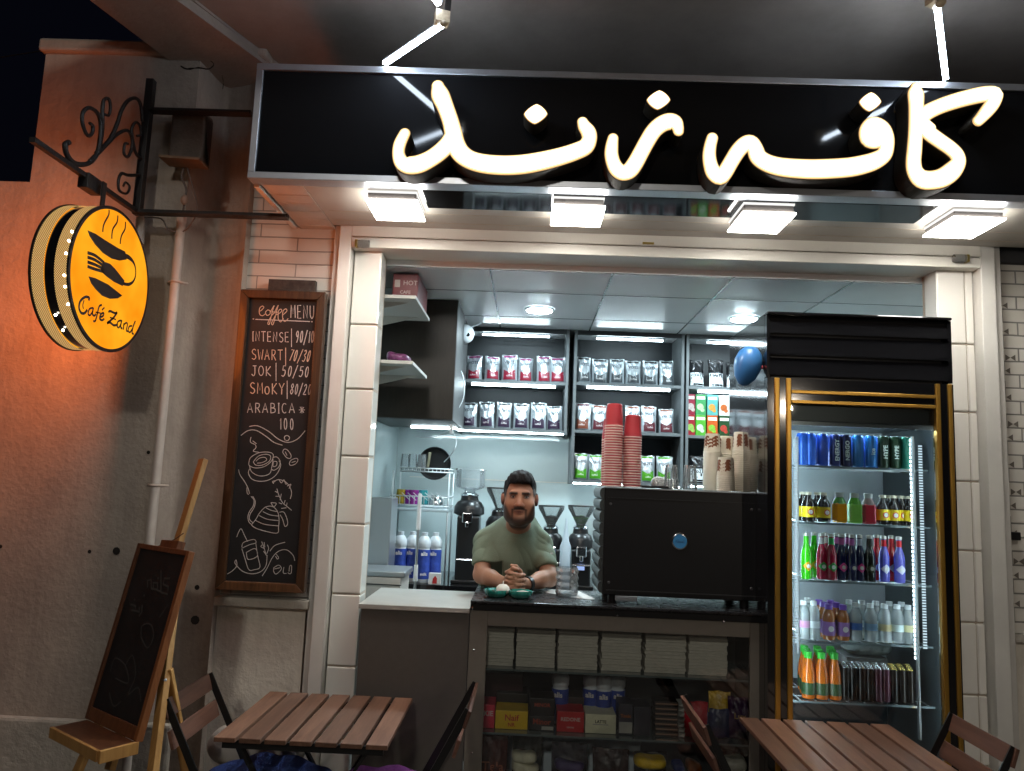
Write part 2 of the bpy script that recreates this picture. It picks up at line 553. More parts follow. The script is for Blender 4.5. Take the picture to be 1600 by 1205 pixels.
def brickmat(name, col, w=0.21, h=0.0575, mortar=0.003, dark=0.45, bias=0.0):
    m = mat(name, col, 0.5)
    nt = m.node_tree
    b = nt.nodes['Principled BSDF']
    tc = nt.nodes.new('ShaderNodeTexCoord')
    sp = nt.nodes.new('ShaderNodeSeparateXYZ'); cb = nt.nodes.new('ShaderNodeCombineXYZ')
    nt.links.new(tc.outputs['Object'], sp.inputs[0])
    nt.links.new(sp.outputs['X'], cb.inputs['X']); nt.links.new(sp.outputs['Z'], cb.inputs['Y'])
    wob = nt.nodes.new('ShaderNodeTexNoise'); wob.inputs['Scale'].default_value = 6
    nt.links.new(tc.outputs['Object'], wob.inputs['Vector'])
    ad = nt.nodes.new('ShaderNodeVectorMath'); ad.operation = 'MULTIPLY_ADD'; ad.inputs[1].default_value = (0.006, 0.006, 0)
    nt.links.new(wob.outputs['Color'], ad.inputs[0]); nt.links.new(cb.outputs[0], ad.inputs[2])
    t = nt.nodes.new('ShaderNodeTexBrick')
    t.inputs['Scale'].default_value = 1.0
    t.inputs['Brick Width'].default_value = w
    t.inputs['Row Height'].default_value = h
    t.inputs['Mortar Size'].default_value = mortar
    t.inputs['Mortar Smooth'].default_value = 0.3
    t.inputs['Color1'].default_value = (*col, 1)
    t.inputs['Color2'].default_value = (col[0] * .93, col[1] * .92, col[2] * .9, 1)
    t.inputs['Mortar'].default_value = (col[0] * dark, col[1] * dark, col[2] * dark, 1)
    nt.links.new(ad.outputs[0], t.inputs['Vector'])
    nz = nt.nodes.new('ShaderNodeTexNoise'); nz.inputs['Scale'].default_value = 5; nz.inputs['Detail'].default_value = 8
    nt.links.new(tc.outputs['Object'], nz.inputs['Vector'])
    mr = nt.nodes.new('ShaderNodeMapRange'); mr.inputs['To Min'].default_value = .82; mr.inputs['To Max'].default_value = 1.08
    nt.links.new(nz.outputs['Fac'], mr.inputs['Value'])
    ml = nt.nodes.new('ShaderNodeVectorMath'); ml.operation = 'SCALE'
    nt.links.new(t.outputs['Color'], ml.inputs[0]); nt.links.new(mr.outputs['Result'], ml.inputs['Scale'])
    nt.links.new(ml.outputs[0], b.inputs['Base Color'])
    inv = nt.nodes.new('ShaderNodeMath'); inv.operation = 'SUBTRACT'; inv.inputs[0].default_value = 1.0
    nt.links.new(t.outputs['Fac'], inv.inputs[1])
    bp = nt.nodes.new('ShaderNodeBump'); bp.inputs['Strength'].default_value = 0.8; bp.inputs['Distance'].default_value = 0.006
    nt.links.new(inv.outputs[0], bp.inputs['Height']); nt.links.new(bp.outputs['Normal'], b.inputs['Normal'])
    return m
PL = plaster('plaster', (0.46, 0.395, 0.335), (0.31, 0.262, 0.225))
PL2 = plaster('plaster_low', (0.76, 0.71, 0.62), (0.62, 0.57, 0.49))
PLL = plaster('plaster_ledge', (0.50, 0.46, 0.40), (0.36, 0.33, 0.28))
BRK = brickmat('white_brick', (0.66, 0.62, 0.57), w=0.34, h=0.0605)
BRK2 = brickmat('white_brick_pattern', (0.74, 0.71, 0.65), w=0.13, h=0.0585, mortar=0.004, dark=0.35)
SLABM = mat('slab_paint', (0.31, 0.265, 0.235), 0.8, var=0.25, vscale=1.5, bump=0.2, bscale=30)
SLABE = mat('slab_edge', (0.34, 0.28, 0.24), 0.85, var=0.2, vscale=3, bump=0.3, bscale=40)
SILV = mat('brushed_aluminium', (0.52, 0.55, 0.60), 0.35, metal=0.85, var=0.08, vscale=10)
WTRIM = mat('white_painted_metal', (0.72, 0.70, 0.65), 0.35, var=0.06, vscale=4)
WTRIM2 = mat('grey_white_metal', (0.55, 0.53, 0.49), 0.4, var=0.08, vscale=5)
TILE = mat('glazed_wall_tile', (0.80, 0.77, 0.71), 0.08, var=0.03, vscale=2, coat=0.3)
GROUT = mat('tile_grout', (0.40, 0.33, 0.26), 0.9)
SIGNB = mat('glossy_black_acrylic', (0.007, 0.0072, 0.008), 0.07, spec=0.22)
BLACKP = mat('black_iron', (0.018, 0.016, 0.016), 0.5, bump=0.2, bscale=80)
CREAM = mat('cream_panel', (0.74, 0.71, 0.64), 0.3, var=0.05, vscale=3)
CEILM = mat('white_ceiling_tile', (0.88, 0.90, 0.91), 0.30, var=0.04, vscale=3)
GWALL = mat('glossy_white_wall', (0.52, 0.61, 0.62), 0.08, var=0.05, vscale=2)
GREYC = mat('grey_laminate', (0.098, 0.088, 0.078), 0.4, var=0.06, vscale=30)
SHELFM = mat('grey_shelf_board', (0.105, 0.115, 0.12), 0.45, var=0.1, vscale=20)
SHELFD = mat('dark_shelf_back', (0.014, 0.017, 0.020), 0.5, var=0.15, vscale=6)
CAB = mat('dark_brown_cabinet', (0.022, 0.018, 0.014), 0.4, var=0.25, vscale=10, stretch=(6, 6, 1))
BLK = mat('satin_black', (0.012, 0.012, 0.013), 0.3)
BLKG = mat('gloss_black', (0.008, 0.008, 0.009), 0.07, coat=0.5)
COOL = (0.72, 0.86, 1.0)

YF = 3.30
# ================================================================ ground, sky side
m = MB(); m.quad((-14, -10, 0), (14, -10, 0), (14, 14, 0), (-14, 14, 0))
pav = mat('pavement', (0.13, 0.12, 0.112), 0.8, var=0.3, vscale=3, bump=0.3, bscale=60)
tag(m.build('pavement', pav), kind='structure')

# ================================================================ left boundary wall with its taller pier
YL = 3.12
w = thing('plaster_wall', 'rough plastered street wall with a taller capped pier, behind the round sign', 'wall', (-2.2, YL, 0))
xp0 = P(60, 180, YL).x
xp1 = P(284, 338, YL - .03).x
ztop = P(30, 284, YL).z
zp = P(90, 84, YL).z
led = P(130, 1122, YL).z
m = MB()
m.box(-7, xp0, YL, YL + .3, 0, ztop)
m.box(xp0, xp1, YL, YL + .3, 0, zp)
m.build('wall_face', PL, w)
m = MB()
m.box(xp0 - .02, xp1 + .3, YL - .03, YL + .3, zp, P(120, 72, YL).z + .02)
m.build('pier_cap', PL, w, bevel=.012)
m = MB()
m.box(-7, P(272, 1135, YL).x, YL - .035, YL - .0005, 0, led)
m.build('plinth', PLL, w, bevel=.012)
def rrx(px, py):
    d = ray(px, py); return d.x / d.y
# curved corner pier that turns towards the sign
cp = thing('corner_pier', 'plastered corner pier between the drainpipe and the tall chalkboard', 'pier', (-1.3, 3.1, 0))
xe_ = rrx(386, 346) * 3.255
prof = smoothpts([(xp1, YL + .006), (xp1 + .008, 3.20), (xp1 + .018, 3.31), (xp1 + .04, 3.345), (xp1 + .08, 3.338), (xe_ - .06, 3.31), (xe_ - .02, 3.275), (xe_, 3.252)], 5) + [(xe_ + .006, 3.262), (xe_ + .004, 3.31), (xe_, 3.4), (xp1, 3.4)]
m = MB()
vs = [(a, b, 0) for a, b in prof] + [(a, b, 3.34) for a, b in prof]
n = len(prof)
m.add(vs, [(i, i + 1, n + i + 1, n + i) for i in range(n - 1)])
m.build('pier_face', PL, cp, auto=50)
m = MB()
for (a, b, r) in ((548 / 2, 0, 0),): pass
for px, py, r in ((305, 969, 7), (308, 918, 4), (122 + 60, 861, 6), (232, 707, 3), (140, 862, 3), (1, 854, 3)):
    q = P(px, py, YL - .004)
    m.lathe((q.x, q.y, q.z), [(r * .0016, .003), (r * .0026, -.001)], n=9, axis='Y')
m.build('drill_hole', mat('hole_dark', (0.02, 0.016, 0.014), 0.9), w)

def Yprof(x):
    for (a, b) in zip(prof[:-1], prof[1:]):
        if a[0] <= x <= b[0] and b[0] > a[0]: return a[1] + (b[1] - a[1]) * (x - a[0]) / (b[0] - a[0])
    return YL
def onwall(px, py):
    Y = YL
    for _ in range(4):
        q = P(px, py, Y); Y = Yprof(q.x) if q.x > xp1 else YL
    return P(px, py, Y - .004)
m = MB()
for st in ([(246, 66, 5), (256, 58, 9), (266, 52, 5), (277, 50, 7), (286, 44, 4), (300, 45, 3)], [(282, 103, 2), (292, 108, 4), (310, 106, 3), (326, 108, 4), (334, 100, 2), (322, 92, 1.5), (310, 96, 1.5)], [(300, 47, 1.2), (322, 43, 2), (345, 55, 1.5), (368, 66, 4), (382, 78, 5)],
           [(347, 118, 1.5), (349, 128, 2), (348, 140, 1)]):
    st = smoothpts(st, 3)
    pts = [onwall(a, b) for a, b, _ in st]
    vs = []
    for i, (q, (a, b, w_)) in enumerate(zip(pts, st)):
        ww = w_ * .0026 * rnd.uniform(.5, 1.1)
        d = (pts[min(i + 1, len(pts) - 1)] - pts[max(i - 1, 0)]); nn_ = Vector((-d.z, 0, d.x)).normalized() * ww / 2
        vs += [q + nn_, q - nn_]
    m.add(vs, [(2 * i + 1, 2 * i + 3, 2 * i + 2, 2 * i) for i in range(len(pts) - 1)])
m.build('wall_cracks', MC['hole_dark'], cp)

# ================================================================ brick walls
bw = thing('brick_wall', 'white painted brick wall carrying the tall chalkboard left of the shop opening', 'wall', (-0.9, YF, 0))
xb1 = P(521, 420, YF).x
zsill = P(410, 937, YF - .02).z
m = MB(); m.box(xe_ - .001, xb1, YF, YF + .2, zsill, 3.34); m.build('brick_face', BRK, bw)
m = MB(); m.box(xe_ - .001, xb1 - .01, YF - .012, YF + .2, 0, zsill - .03); m.build('lower_plaster', PL2, bw)
m = MB(); m.box(xe_ - .001, P(487, 940, YF).x, YF - .05, YF - .0005, zsill - .03, zsill + .008); m.build('sill', PLL, bw, bevel=.006)
br = thing('brick_wall', 'white brick wall with bow-tie relief pattern right of the drinks fridge', 'wall', (2.4, YF + .05, 0))
xr = P(1562, 700, YF + .05).x
zs2 = P(1585, 992, YF).z
m = MB(); m.box(xr, 5, YF + .05, YF + .3, zs2, 3.34); m.build('brick_face', BRK2, br)
m = MB(); m.box(xr, 5, YF + .03, YF + .3, 0, zs2 - .03); m.build('lower_plaster', PL2, br)
m = MB(); m.box(xr, 5, YF, YF + .03, zs2 - .03, zs2); m.build('sill', PLL, br)
m = MB()
for i, zz in enumerate(np.arange(zs2 + .12, P(1585, 470, YF).z, 0.0585)):
    if i % 5 in (0, 2): xs = (xr + .035, )
    elif i % 5 == 3: xs = (xr + .06, xr + .19)
    elif i % 5 == 1: xs = (xr + .012, )
    else: continue
    for x in xs:
        for s in (-1, 1):
            m.add([(x, YF + .047, zz), (x + s * .022, YF + .047, zz - .014), (x + s * .022, YF + .047, zz + .014)], [(0, 1, 2) if s > 0 else (0, 2, 1)])
m.build('relief_mark', mat('relief_dark', (0.16, 0.14, 0.12), .9), br)
m = MB()
q = P(1581, 836, YF + .04)
m.box(q.x - .022, q.x + .014, YF + .0, YF + .05, q.z - .02, q.z + .014)
jb = m.build('junction_box', BLK, bevel=.003)
tag(jb, 'small black junction box on the patterned brick wall beside the fridge', 'box')

# ================================================================ overhanging concrete slab
sl = thing('concrete_canopy', 'dark painted concrete slab overhanging the shop front with a paler drip edge', 'canopy', (0, 3.2, 3.33))
ZS = 3.33
A = PZ(240, 76, ZS); B = PZ(140, 0, ZS); Cq = PZ(372, 70, ZS); D = PZ(276, 0, ZS)
def ext(a, b, y):
    t = (y - a.y) / (b.y - a.y)
    return a + (b - a) * t
YB = 1.2
e1, e2 = ext(A, B, YB), ext(Cq, D, YB)
a1, a2 = ext(A, B, 3.45), ext(Cq, D, 3.45)
m = MB()
m.add([(e1.x, YB, ZS), (e2.x, YB, ZS), (a2.x, 3.45, ZS), (a1.x, 3.45, ZS), (e1.x, YB, ZS + .2), (e2.x, YB, ZS + .2), (a2.x, 3.45, ZS + .2), (a1.x, 3.45, ZS + .2)],
      [(0, 3, 2, 1), (0, 1, 5, 4), (3, 0, 4, 7), (1, 2, 6, 5), (4, 5, 6, 7), (2, 3, 7, 6)])
m.build('drip_edge', SLABE, sl)
m = MB()
m.add([(e2.x + .004, YB, ZS + .05), (5, YB, ZS + .05), (5, 3.6, ZS + .05), (a2.x + .004, 3.6, ZS + .05), (e2.x + .004, YB, ZS + .2), (5, YB, ZS + .2), (5, 3.6, ZS + .2), (a2.x + .004, 3.6, ZS + .2)],
      [(0, 3, 2, 1), (0, 1, 5, 4), (3, 0, 4, 7), (1, 2, 6, 5), (4, 5, 6, 7), (2, 3, 7, 6)])
m.build('slab_underside', SLABM, sl)
m = MB()
for (pa, pb) in (((300, 0), (382, 64)),):
    a, b = PZ(*pa, ZS + .045), PZ(*pb, ZS + .045)
    m.bar(ext(a, b, 3.2), ext(a, b, YB), .02, .01)
m.build('drip_bead', SLABE, sl)
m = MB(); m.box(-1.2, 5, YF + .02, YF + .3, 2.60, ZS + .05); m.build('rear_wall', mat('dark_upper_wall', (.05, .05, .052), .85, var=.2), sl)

# ================================================================ shop front: jambs, lintel, room
sf = thing('shop_front', 'small kiosk room with white tiled jambs, cream lintel and open serving front', 'kiosk', (0.6, YF, 0))
xj0, xj1 = P(553, 420, YF).x, P(597, 400, YF).x
zl0 = P(900, 404, YF).z
m = MB()
m.box(xj0 + .002, xj1 - .002, YF + .004, YF + .12, 0, zl0 + .1)
zt = zl0 - .01
tz = [P(555, y, YF).z for y in (507, 608, 713, 819, 929, 1042, 1156)] + [.2, 0]
m.build('tile_grout', GROUT, sf)
m = MB()
prev = zl0 + .02
for z in tz:
    m.box(xj0, xj1, YF - .004, YF + .1, z + .003, prev - .003)
    prev = z
m.build('jamb_tiles', TILE, sf, bevel=.006, seg=3)
XR0 = P(1470, 700, YF).x; XR1 = P(1511, 550, YF).x; XR2 = P(1523, 550, YF).x
m = MB()
prev = zl0 + .02
trz = [P(1500, y, YF).z for y in (538, 644, 752, 860, 972, 1085, 1195)] + [.1, 0]
for z in trz:
    m.box(XR0, XR1 - .003, YF - .004, YF + .1, z + .003, prev - .003)
    m.box(XR1 + .001, XR2, YF - .004, YF + .1, z + .003, prev - .003)
    prev = z
m.build('jamb_tiles', TILE, sf, bevel=.006, seg=3)
m = MB(); m.box(XR0 + .002, XR2 - .002, YF + .004, YF + .12, 0, zl0 + .1); m.build('tile_grout', GROUT, sf)
# white channels either side
xa, xb, xc = P(522, 420, YF).x, P(531, 420, YF).x, P(551, 420, YF).x
m = MB(); m.box(xa, xb, YF - .03, YF + .1, 0, 2.66); m.build('outer_trim', WTRIM2, sf, bevel=.003)
m = MB(); m.box(xb + .002, xc, YF - .055, YF + .1, 0, 2.655); m.build('frame_channel', WTRIM, sf, bevel=.004)
xd, xe, xf = P(1527, 600, YF).x, P(1550, 600, YF).x, P(1564, 600, YF).x
m = MB(); m.box(xd, xe, YF - .055, YF + .1, 0, 2.655); m.build('frame_channel', WTRIM, sf, bevel=.004)
m = MB(); m.box(xe + .002, xf, YF - .03, YF + .1, 0, 2.66); m.build('outer_trim', WTRIM2, sf, bevel=.003)
# lintel with a seam, brass tabs
ZSOF = P(900, 293, 2.72).z
zl1 = P(900, 381, YF - .06).z
m = MB()
m.box(xc + .002, xd - .002, YF - .06, YF + .12, zl0, zl1 - .002)
m.box(xc + .002, xd - .002, YF - .063, YF + .12, zl1 + .001, ZSOF + .01)
m.build('lintel', CREAM, sf, bevel=.003)
m = MB()
for y in (350, 380):
    q = P(1013, y, YF - .07)
    m.box(q.x - .025, q.x + .025, q.y - .003, q.y + .007, q.z - .004, q.z + .004)
m.build('brass_tab', mat('brass', (.5, .36, .08), .3, metal=1), sf, bevel=.001)
# the room
ZC = 2.52
YBK = 5.10
XL = P(622, 690, YBK).x
XRR = 2.35
m = MB(); m.box(XL - .1, XRR + .1, YBK, YBK + .1, 0, ZC + .06); m.build('back_wall', GWALL, sf)
m = MB(); m.box(XL - .1, XL, YF + .12, YBK, 0, ZC + .06); m.build('side_wall', GWALL, sf)
m = MB(); m.box(XRR, XRR + .1, YF + .12, YBK, 0, ZC + .06); m.build('side_wall', mat('room_side_paint', (.5, .5, .48), .6), sf)
m = MB(); m.box(XL, XRR, YF + .12, YBK, ZC, ZC + .05); m.build('room_ceiling', CEILM, sf)
m = MB()
for px, py in ((771, 450), (948, 450), (1130, 450), (1318, 450)):
    q = PZ(px, py, ZC)
    m.box(q.x - .004, q.x + .004, YF + .12, YBK - .3, ZC - .003, ZC + .001)
for px, py in ((850, 458), (850, 497), (850, 424)):
    q = PZ(px, py, ZC)
    m.box(XL, XRR, q.y - .003, q.y + .003, ZC - .002, ZC + .001)
m.build('ceiling_joint', mat('joint_metal', (.35, .38, .4), .25, metal=.6), sf)
m = MB(); m.quad((XL, YF, .004), (XRR, YF, .004), (XRR, YBK, .004), (XL, YBK, .004))
m.build('room_floor', mat('room_floor', (.2, .19, .18), .4), sf)
# reflective glass splashback line
m = MB()
q0, q1 = P(640, 745, YBK), P(905, 752, YBK)
m.box(q0.x, q1.x + .3, YBK - .004, YBK - .0005, q0.z - .002, q0.z + .004)
m.build('splashback_edge', WTRIM, sf)

# ================================================================ fascia sign with the lit lettering
YS = 2.72
sg = thing('fascia_sign', 'long glossy black fascia sign with warm lit Persian lettering in an aluminium frame', 'sign', (0.6, YS, 2.64))
xs0 = P(402, 107, YS).x
xs1 = 3.6
zs0 = P(800, 292, YS).z
zs1 = P(800, 111, YS).z
m = MB(); m.box(xs0 + .015, xs1 - .01, YS + .004, YS + .04, zs0 + .01, zs1 - .01); m.build('sign_panel', SIGNB, sg)
fw = .026
m = MB()
m.box(xs0, xs1, YS - .008, YS + .06, zs1 - fw, zs1)
m.box(xs0, xs1, YS - .008, YS + .06, zs0, zs0 + fw)
m.box(xs0, xs0 + fw, YS - .0065, YS + .058, zs0 + fw, zs1 - fw)
m.build('sign_frame', SILV, sg, bevel=.002)
m = MB()
m.box(xs0 + .004, xs0 + .02, YS + .062, YF - .005, zs0 + .004, zs1 - .01)
m.build('side_panel', WTRIM2, sg)
m = MB()
m.box(xs0 + .002, xs0 + .022, YS + .062, YF - .03, zs0 - .008, zs0 + .003)
m.build('edge_angle', WTRIM, sg)
m = MB()
m.box(xs0 + .03, xa - .003, YS + .062, YF - .005, zs0 + .002, zs0 + .01)
for k in range(5):
    y = YS + .16 + k * .09
    m.box(xs0 + .03, xa - .003, y, y + .004, zs0 - .001, zs0 + .0015)
m.build('soffit_boards', mat('soffit_boards', (.56, .53, .49), .6, var=.12), sg)
m = MB(); m.box(xa, xs1, YS + .062, YF - .0655, zs0 + .004, zs0 + .02); m.build('soffit_panel', mat('soffit_cream', (0.46, 0.43, 0.38), 0.25, var=.06, vscale=3), sg)
m = MB()
for y_ in (YS + .33, YS + .44):
    m.box(xa + .03, xs1, y_, y_ + .003, zs0 + .0025, zs0 + .0045)
m.build('soffit_seam', GROUT, sg)
xk0, xk1 = P(662, 315, 2.85).x, P(1452, 325, 2.85).x
m = MB(); m.box(xk0, xk1, YS + .063, YS + .25, zs0 - .001, zs0 + .0035); m.build('mirror_strip', SIGNB, sg)
m = MB(); m.box(xs0 + .02, xs1, YS + .045, YF + .01, zs1 - .03, zs1 - .012); m.build('top_cover', BLACKP, sg)

# lettering: strokes in photo pixels (x, y, radius)
def Z(ox, oy, k, pts): return [(ox + a * k, oy + b * k, r * k * 1.03) for a, b, r in pts]
k6 = .15
strokes = [
 [Z(600, 110, k6, [(215, 655, 50), (165, 760, 56), (150, 860, 56), (180, 950, 70), (250, 985, 88), (360, 975, 92), (480, 920, 85), (580, 850, 84), (660, 770, 82), (700, 690, 70)]),
  Z(600, 110, k6, [(560, 160, 58), (585, 250, 88), (640, 380, 80), (690, 520, 78), (720, 640, 84), (745, 760, 90), (800, 860, 92), (900, 930, 92), (1050, 970, 96), (1250, 985, 98), (1450, 975, 98),
                   (1650, 940, 94), (1850, 890, 88), (2000, 840, 84), (2100, 790, 80), (2140, 710, 70), (2130, 640, 72), (2090, 580, 62), (2070, 535, 48)])],
 [Z(840, 110, k6, [(787, 705, 46), (775, 780, 56), (770, 870, 62), (790, 960, 66), (830, 1030, 74), (890, 1065, 76), (960, 1040, 78), (1020, 960, 76), (1080, 850, 74), (1140, 740, 74), (1210, 630, 76),
                   (1290, 560, 80), (1370, 530, 84), (1430, 540, 76), (1460, 590, 56), (1468, 630, 46)])],
 [Z(1080, 120, k6, [(222, 635, 50), (200, 720, 54), (190, 820, 60), (205, 920, 66), (240, 1000, 76), (300, 1045, 74), (355, 990, 72), (420, 880, 70), (490, 770, 72), (560, 700, 74), (620, 685, 78),
                    (665, 740, 76), (700, 830, 84), (780, 890, 88), (900, 930, 92), (1050, 950, 96), (1250, 960, 98), (1450, 955, 98), (1650, 940, 96), (1800, 910, 92), (1920, 870, 84), (2010, 810, 72), (2040, 720, 68), (2035, 620, 72), (1990, 530, 76),
                    (1900, 490, 74), (1840, 560, 76), (1850, 640, 84), (1900, 650, 96), (1950, 620, 110)])],
 [Z(1350, 120, k6, [(545, 105, 46), (545, 170, 76), (548, 300, 70), (545, 450, 66), (540, 600, 66), (530, 750, 68), (520, 880, 70), (535, 980, 78), (600, 1060, 96), (700, 1075, 92), (820, 1050, 92), (920, 980, 88), (985, 890, 70),
                    (970, 810, 70), (900, 740, 72), (800, 670, 74), (690, 590, 76), (600, 500, 76)]),
  Z(1350, 120, k6, [(600, 440, 62), (660, 370, 72), (780, 310, 72), (920, 260, 74), (1080, 215, 76), (1240, 180, 78), (1360, 170, 74), (1370, 200, 72), (1340, 280, 66), (1280, 360, 60), (1220, 430, 50), (1190, 460, 46)]),
  Z(1350, 120, k6, [(620, 470, 55), (700, 530, 46)])],
]
dots = [(837, 178, 17, 14.5), (1029, 156, 17, 14), (1360, 159, 16, 14)]
GLET = glow('letter_face_glow', (1.0, 0.84, 0.52), 1.9)
GEDG = glow('letter_edge_glow', (1.0, 0.60, 0.24), .48)
GMID = glow('letter_margin_glow', (1.0, 0.76, 0.38), .85)
GSID = mat('letter_side', (0.035, 0.030, 0.024), 0.65, spec=.2)
YLt = 2.625
def cap(p, d, r, n=8):
    a0 = math.atan2(d[1], d[0])
    return [(p[0] + r * math.cos(a0 + math.pi / 2 - math.pi * i / n), p[1] + r * math.sin(a0 + math.pi / 2 - math.pi * i / n)) for i in range(n + 1)]
def outline(st, grow=0.0):
    st = smoothpts(st, 4)
    pts = [(P(x, y, YLt).x, P(x, y, YLt).z, r * YLt / FPX + grow) for x, y, r in st]
    L, R = [], []
    m_ = len(pts)
    for i in range(m_):
        a, b = pts[max(0, i - 1)], pts[min(m_ - 1, i + 1)]
        t = Vector((b[0] - a[0], b[1] - a[1])).normalized()
        L.append((pts[i][0] - t.y * pts[i][2], pts[i][1] + t.x * pts[i][2]))
        R.append((pts[i][0] + t.y * pts[i][2], pts[i][1] - t.x * pts[i][2]))
    return pts, L, R
def letter(parent, stlist, name='letter'):
    mf, mm_, me_, ms = MB(), MB(), MB(), MB()
    for si, st in enumerate(stlist):
        for (mb, g, y, back) in ((mf, -.0042, YLt - .002 - .001 * si, None), (mm_, .0005, YLt - .0004 - .0006 * si, None), (me_, .0036, YLt + .002 + .001 * si, None), (ms, .005, YLt + .006, YS - .004)):
            pts, L, R = outline(st, g)
            n_ = len(pts)
            for idx, other in ((0, 1), (n_ - 1, n_ - 2)):
                d = (pts[idx][0] - pts[other][0], pts[idx][1] - pts[other][1])
                cp_ = cap(pts[idx][:2], d, pts[idx][2], 10)
                if back is None:
                    mb.add([(pts[idx][0], y, pts[idx][1])] + [(a, y, b) for a, b in cp_], [(0, i + 1, i + 2) for i in range(10)])
                else:
                    mb.add([(a, y, b) for a, b in cp_] + [(a, back, b) for a, b in cp_], [(i, 11 + i, 12 + i, i + 1) for i in range(10)])
            if back is None:
                # round every joint so inner bends stay filled
                mb.add([(a, y, b) for a, b in L + R], [(i, n_ + i, n_ + i + 1, i + 1) for i in range(n_ - 1)])
            else:
                for ring in (L, R):
                    mb.add([(a, y, b) for a, b in ring] + [(a, back, b) for a, b in ring], [(i, i + 1, n_ + i + 1, n_ + i) for i in range(n_ - 1)])
                mb.add([(a, y, b) for a, b in L + R], [(i, n_ + i, n_ + i + 1, i + 1) for i in range(n_ - 1)])
    o = ms.build(name, GSID, parent)
    mf.build('lit_face', GLET, o)
    mm_.build('lit_margin', GMID, o)
    me_.build('lit_edge', GEDG, o)
for st in strokes: letter(sg, st)
for cx, cy, ra, rb in dots:
    ol = []
    for i in range(32):
        a = 2 * math.pi * i / 32
        ca, sa = math.cos(a), math.sin(a)
        rr = 1.0 / (abs(ca) ** 1.35 + abs(sa) ** 1.35) ** (1 / 1.35)
        ol.append((cx + ra * rr * ca + 1.5 * sa, cy - rb * rr * sa))
    def lp(sc_): 
        return [(P(cx + (x - cx) * sc_, cy + (y - cy) * sc_, YLt).x, P(cx + (x - cx) * sc_, cy + (y - cy) * sc_, YLt).z) for x, y in ol]
    a_, b_ = lp(1.0), lp(1.1)
    ms = MB(); ms.prism(b_, YLt + .006, YS - .004); o = ms.build('letter_dot', GSID, sg)
    mf = MB(); mf.add([(a, YLt, b) for a, b in a_], [tuple(range(32))]); mf.build('lit_face', GLET, o)
    mf = MB(); mf.add([(a, YLt + .002, b) for a, b in b_], [tuple(range(32))]); mf.build('lit_edge', GEDG, o)

# ================================================================ box lights under the sign
GBOX = glow('diffuser_glow', (1.0, 0.965, 0.90), 24.0)
GBOXT = glow('diffuser_top_glow', (1.0, 0.98, 0.95), .55)
HOUS = mat('lamp_housing', (0.14, 0.13, 0.125), 0.5)
y0_, y1_ = YS + .066, YS + .29
for i, (x0, x1, py, lab) in enumerate(((571, 652, 313, 'square white box lamp under the sign above the left tiled jamb, leftmost of four'), (863, 946, 322, 'square white box lamp under the sign above the barista, second from the left'),
                        (1161, 1244, 333, 'square white box lamp under the sign above the paper cups, third from the left'), (1490, 1572, 341, 'square white box lamp under the sign right above the drinks fridge'))):
    a, b = P(x0, py, y0_), P(x1, py, y0_)
    zb = (a.z + b.z) / 2
    t = thing('box_lamp', lab, 'lamp', ((a.x + b.x) / 2, (y0_ + y1_) / 2, zb), 'box lamps under the sign')
    m = MB(); m.box(a.x + .006, b.x - .006, y0_ + .006, y1_ - .006, zb + .0045, zs0 - .011); m.build('housing', HOUS, t, bevel=.003)
    m = MB(); m.box(a.x, b.x, y0_, y1_, zb - .003, zb + .004); m.build('diffuser', GBOX, t, bevel=.001)
    m = MB(); m.box(a.x + .003, b.x - .003, y0_ + .003, y1_ - .003, zs0 - .0105, zs0 - .004); m.build('top_diffuser', GBOXT, t)
# ================================================================ drain pipe, junction box, iron frame
pp = thing('drain_pipe', 'off-white plastic drainpipe running down the plaster wall beside the round sign', 'pipe', (-1.5, YL - .02, 0))
a = P(284, 338, YL - .03)
m = MB(); m.tube([(a.x, a.y, 0), (a.x, a.y, a.z)], .0185, 16); m.lathe((a.x, a.y, a.z - .03), [(.0185, 0), (.021, .004), (.021, .04), (.0, .04)], 16, cap=False)
m.build('pipe_body', mat('old_pvc', (.55, .50, .45), .45, var=.12, vscale=6), pp, auto=40)
for py in (441, 760):
    c = P(276, py, YL - .03)
    m = MB(); m.tube([(a.x - .042, YL - .004, c.z), (a.x - .022, YL - .03, c.z), (a.x, YL - .055, c.z), (a.x + .022, YL - .03, c.z), (a.x + .042, YL - .004, c.z)], .006, 8)
    m.build('pipe_clamp', mat('clamp', (.5, .42, .36), .5), pp, smooth=True)
fr = thing('iron_frame', 'black angle-iron frame tying the sign bracket post to the fascia sign', 'frame', (-1.45, 3.0, 2.6))
XPo = P(236, 130, 3.0).x
m = MB()
zt_, zb_ = P(238, 125, 3.0).z, P(224, 336, 3.0).z
m.box(XPo - .016, XPo + .016, 2.985, 3.017, zb_, zt_); m.build('post', BLACKP, fr, bevel=.002)
for (pa, pb) in (((250, 168), (392, 183)), ((222, 329), (450, 342))):
    q0, q1 = P(*pa, 3.0), P(*pb, 3.0)
    zz = (q0.z + q1.z) / 2
    m = MB(); m.box(XPo + .016, q1.x, 2.99, 3.012, zz - .011, zz + .011); m.box(XPo + .016, q1.x, 2.965, 2.99, zz - .011, zz - .007)
    m.build('cross_rail', BLACKP, fr)
ab = thing('meter_box', 'weathered brown electrical box with a tilted lid on the plaster wall above the drainpipe', 'box', (-1.45, 3.08, 2.75))
x0, x1, z0, z1 = RECT(268, 176, 322, 254, 3.05)
BXM = mat('weathered_box', (.10, .075, .06), .6, var=.3, vscale=12, bump=.3)
m = MB(); m.box(x0, x1, 3.03, 3.11, z0, z1); m.build('box_body', BXM, ab, bevel=.012, seg=3)
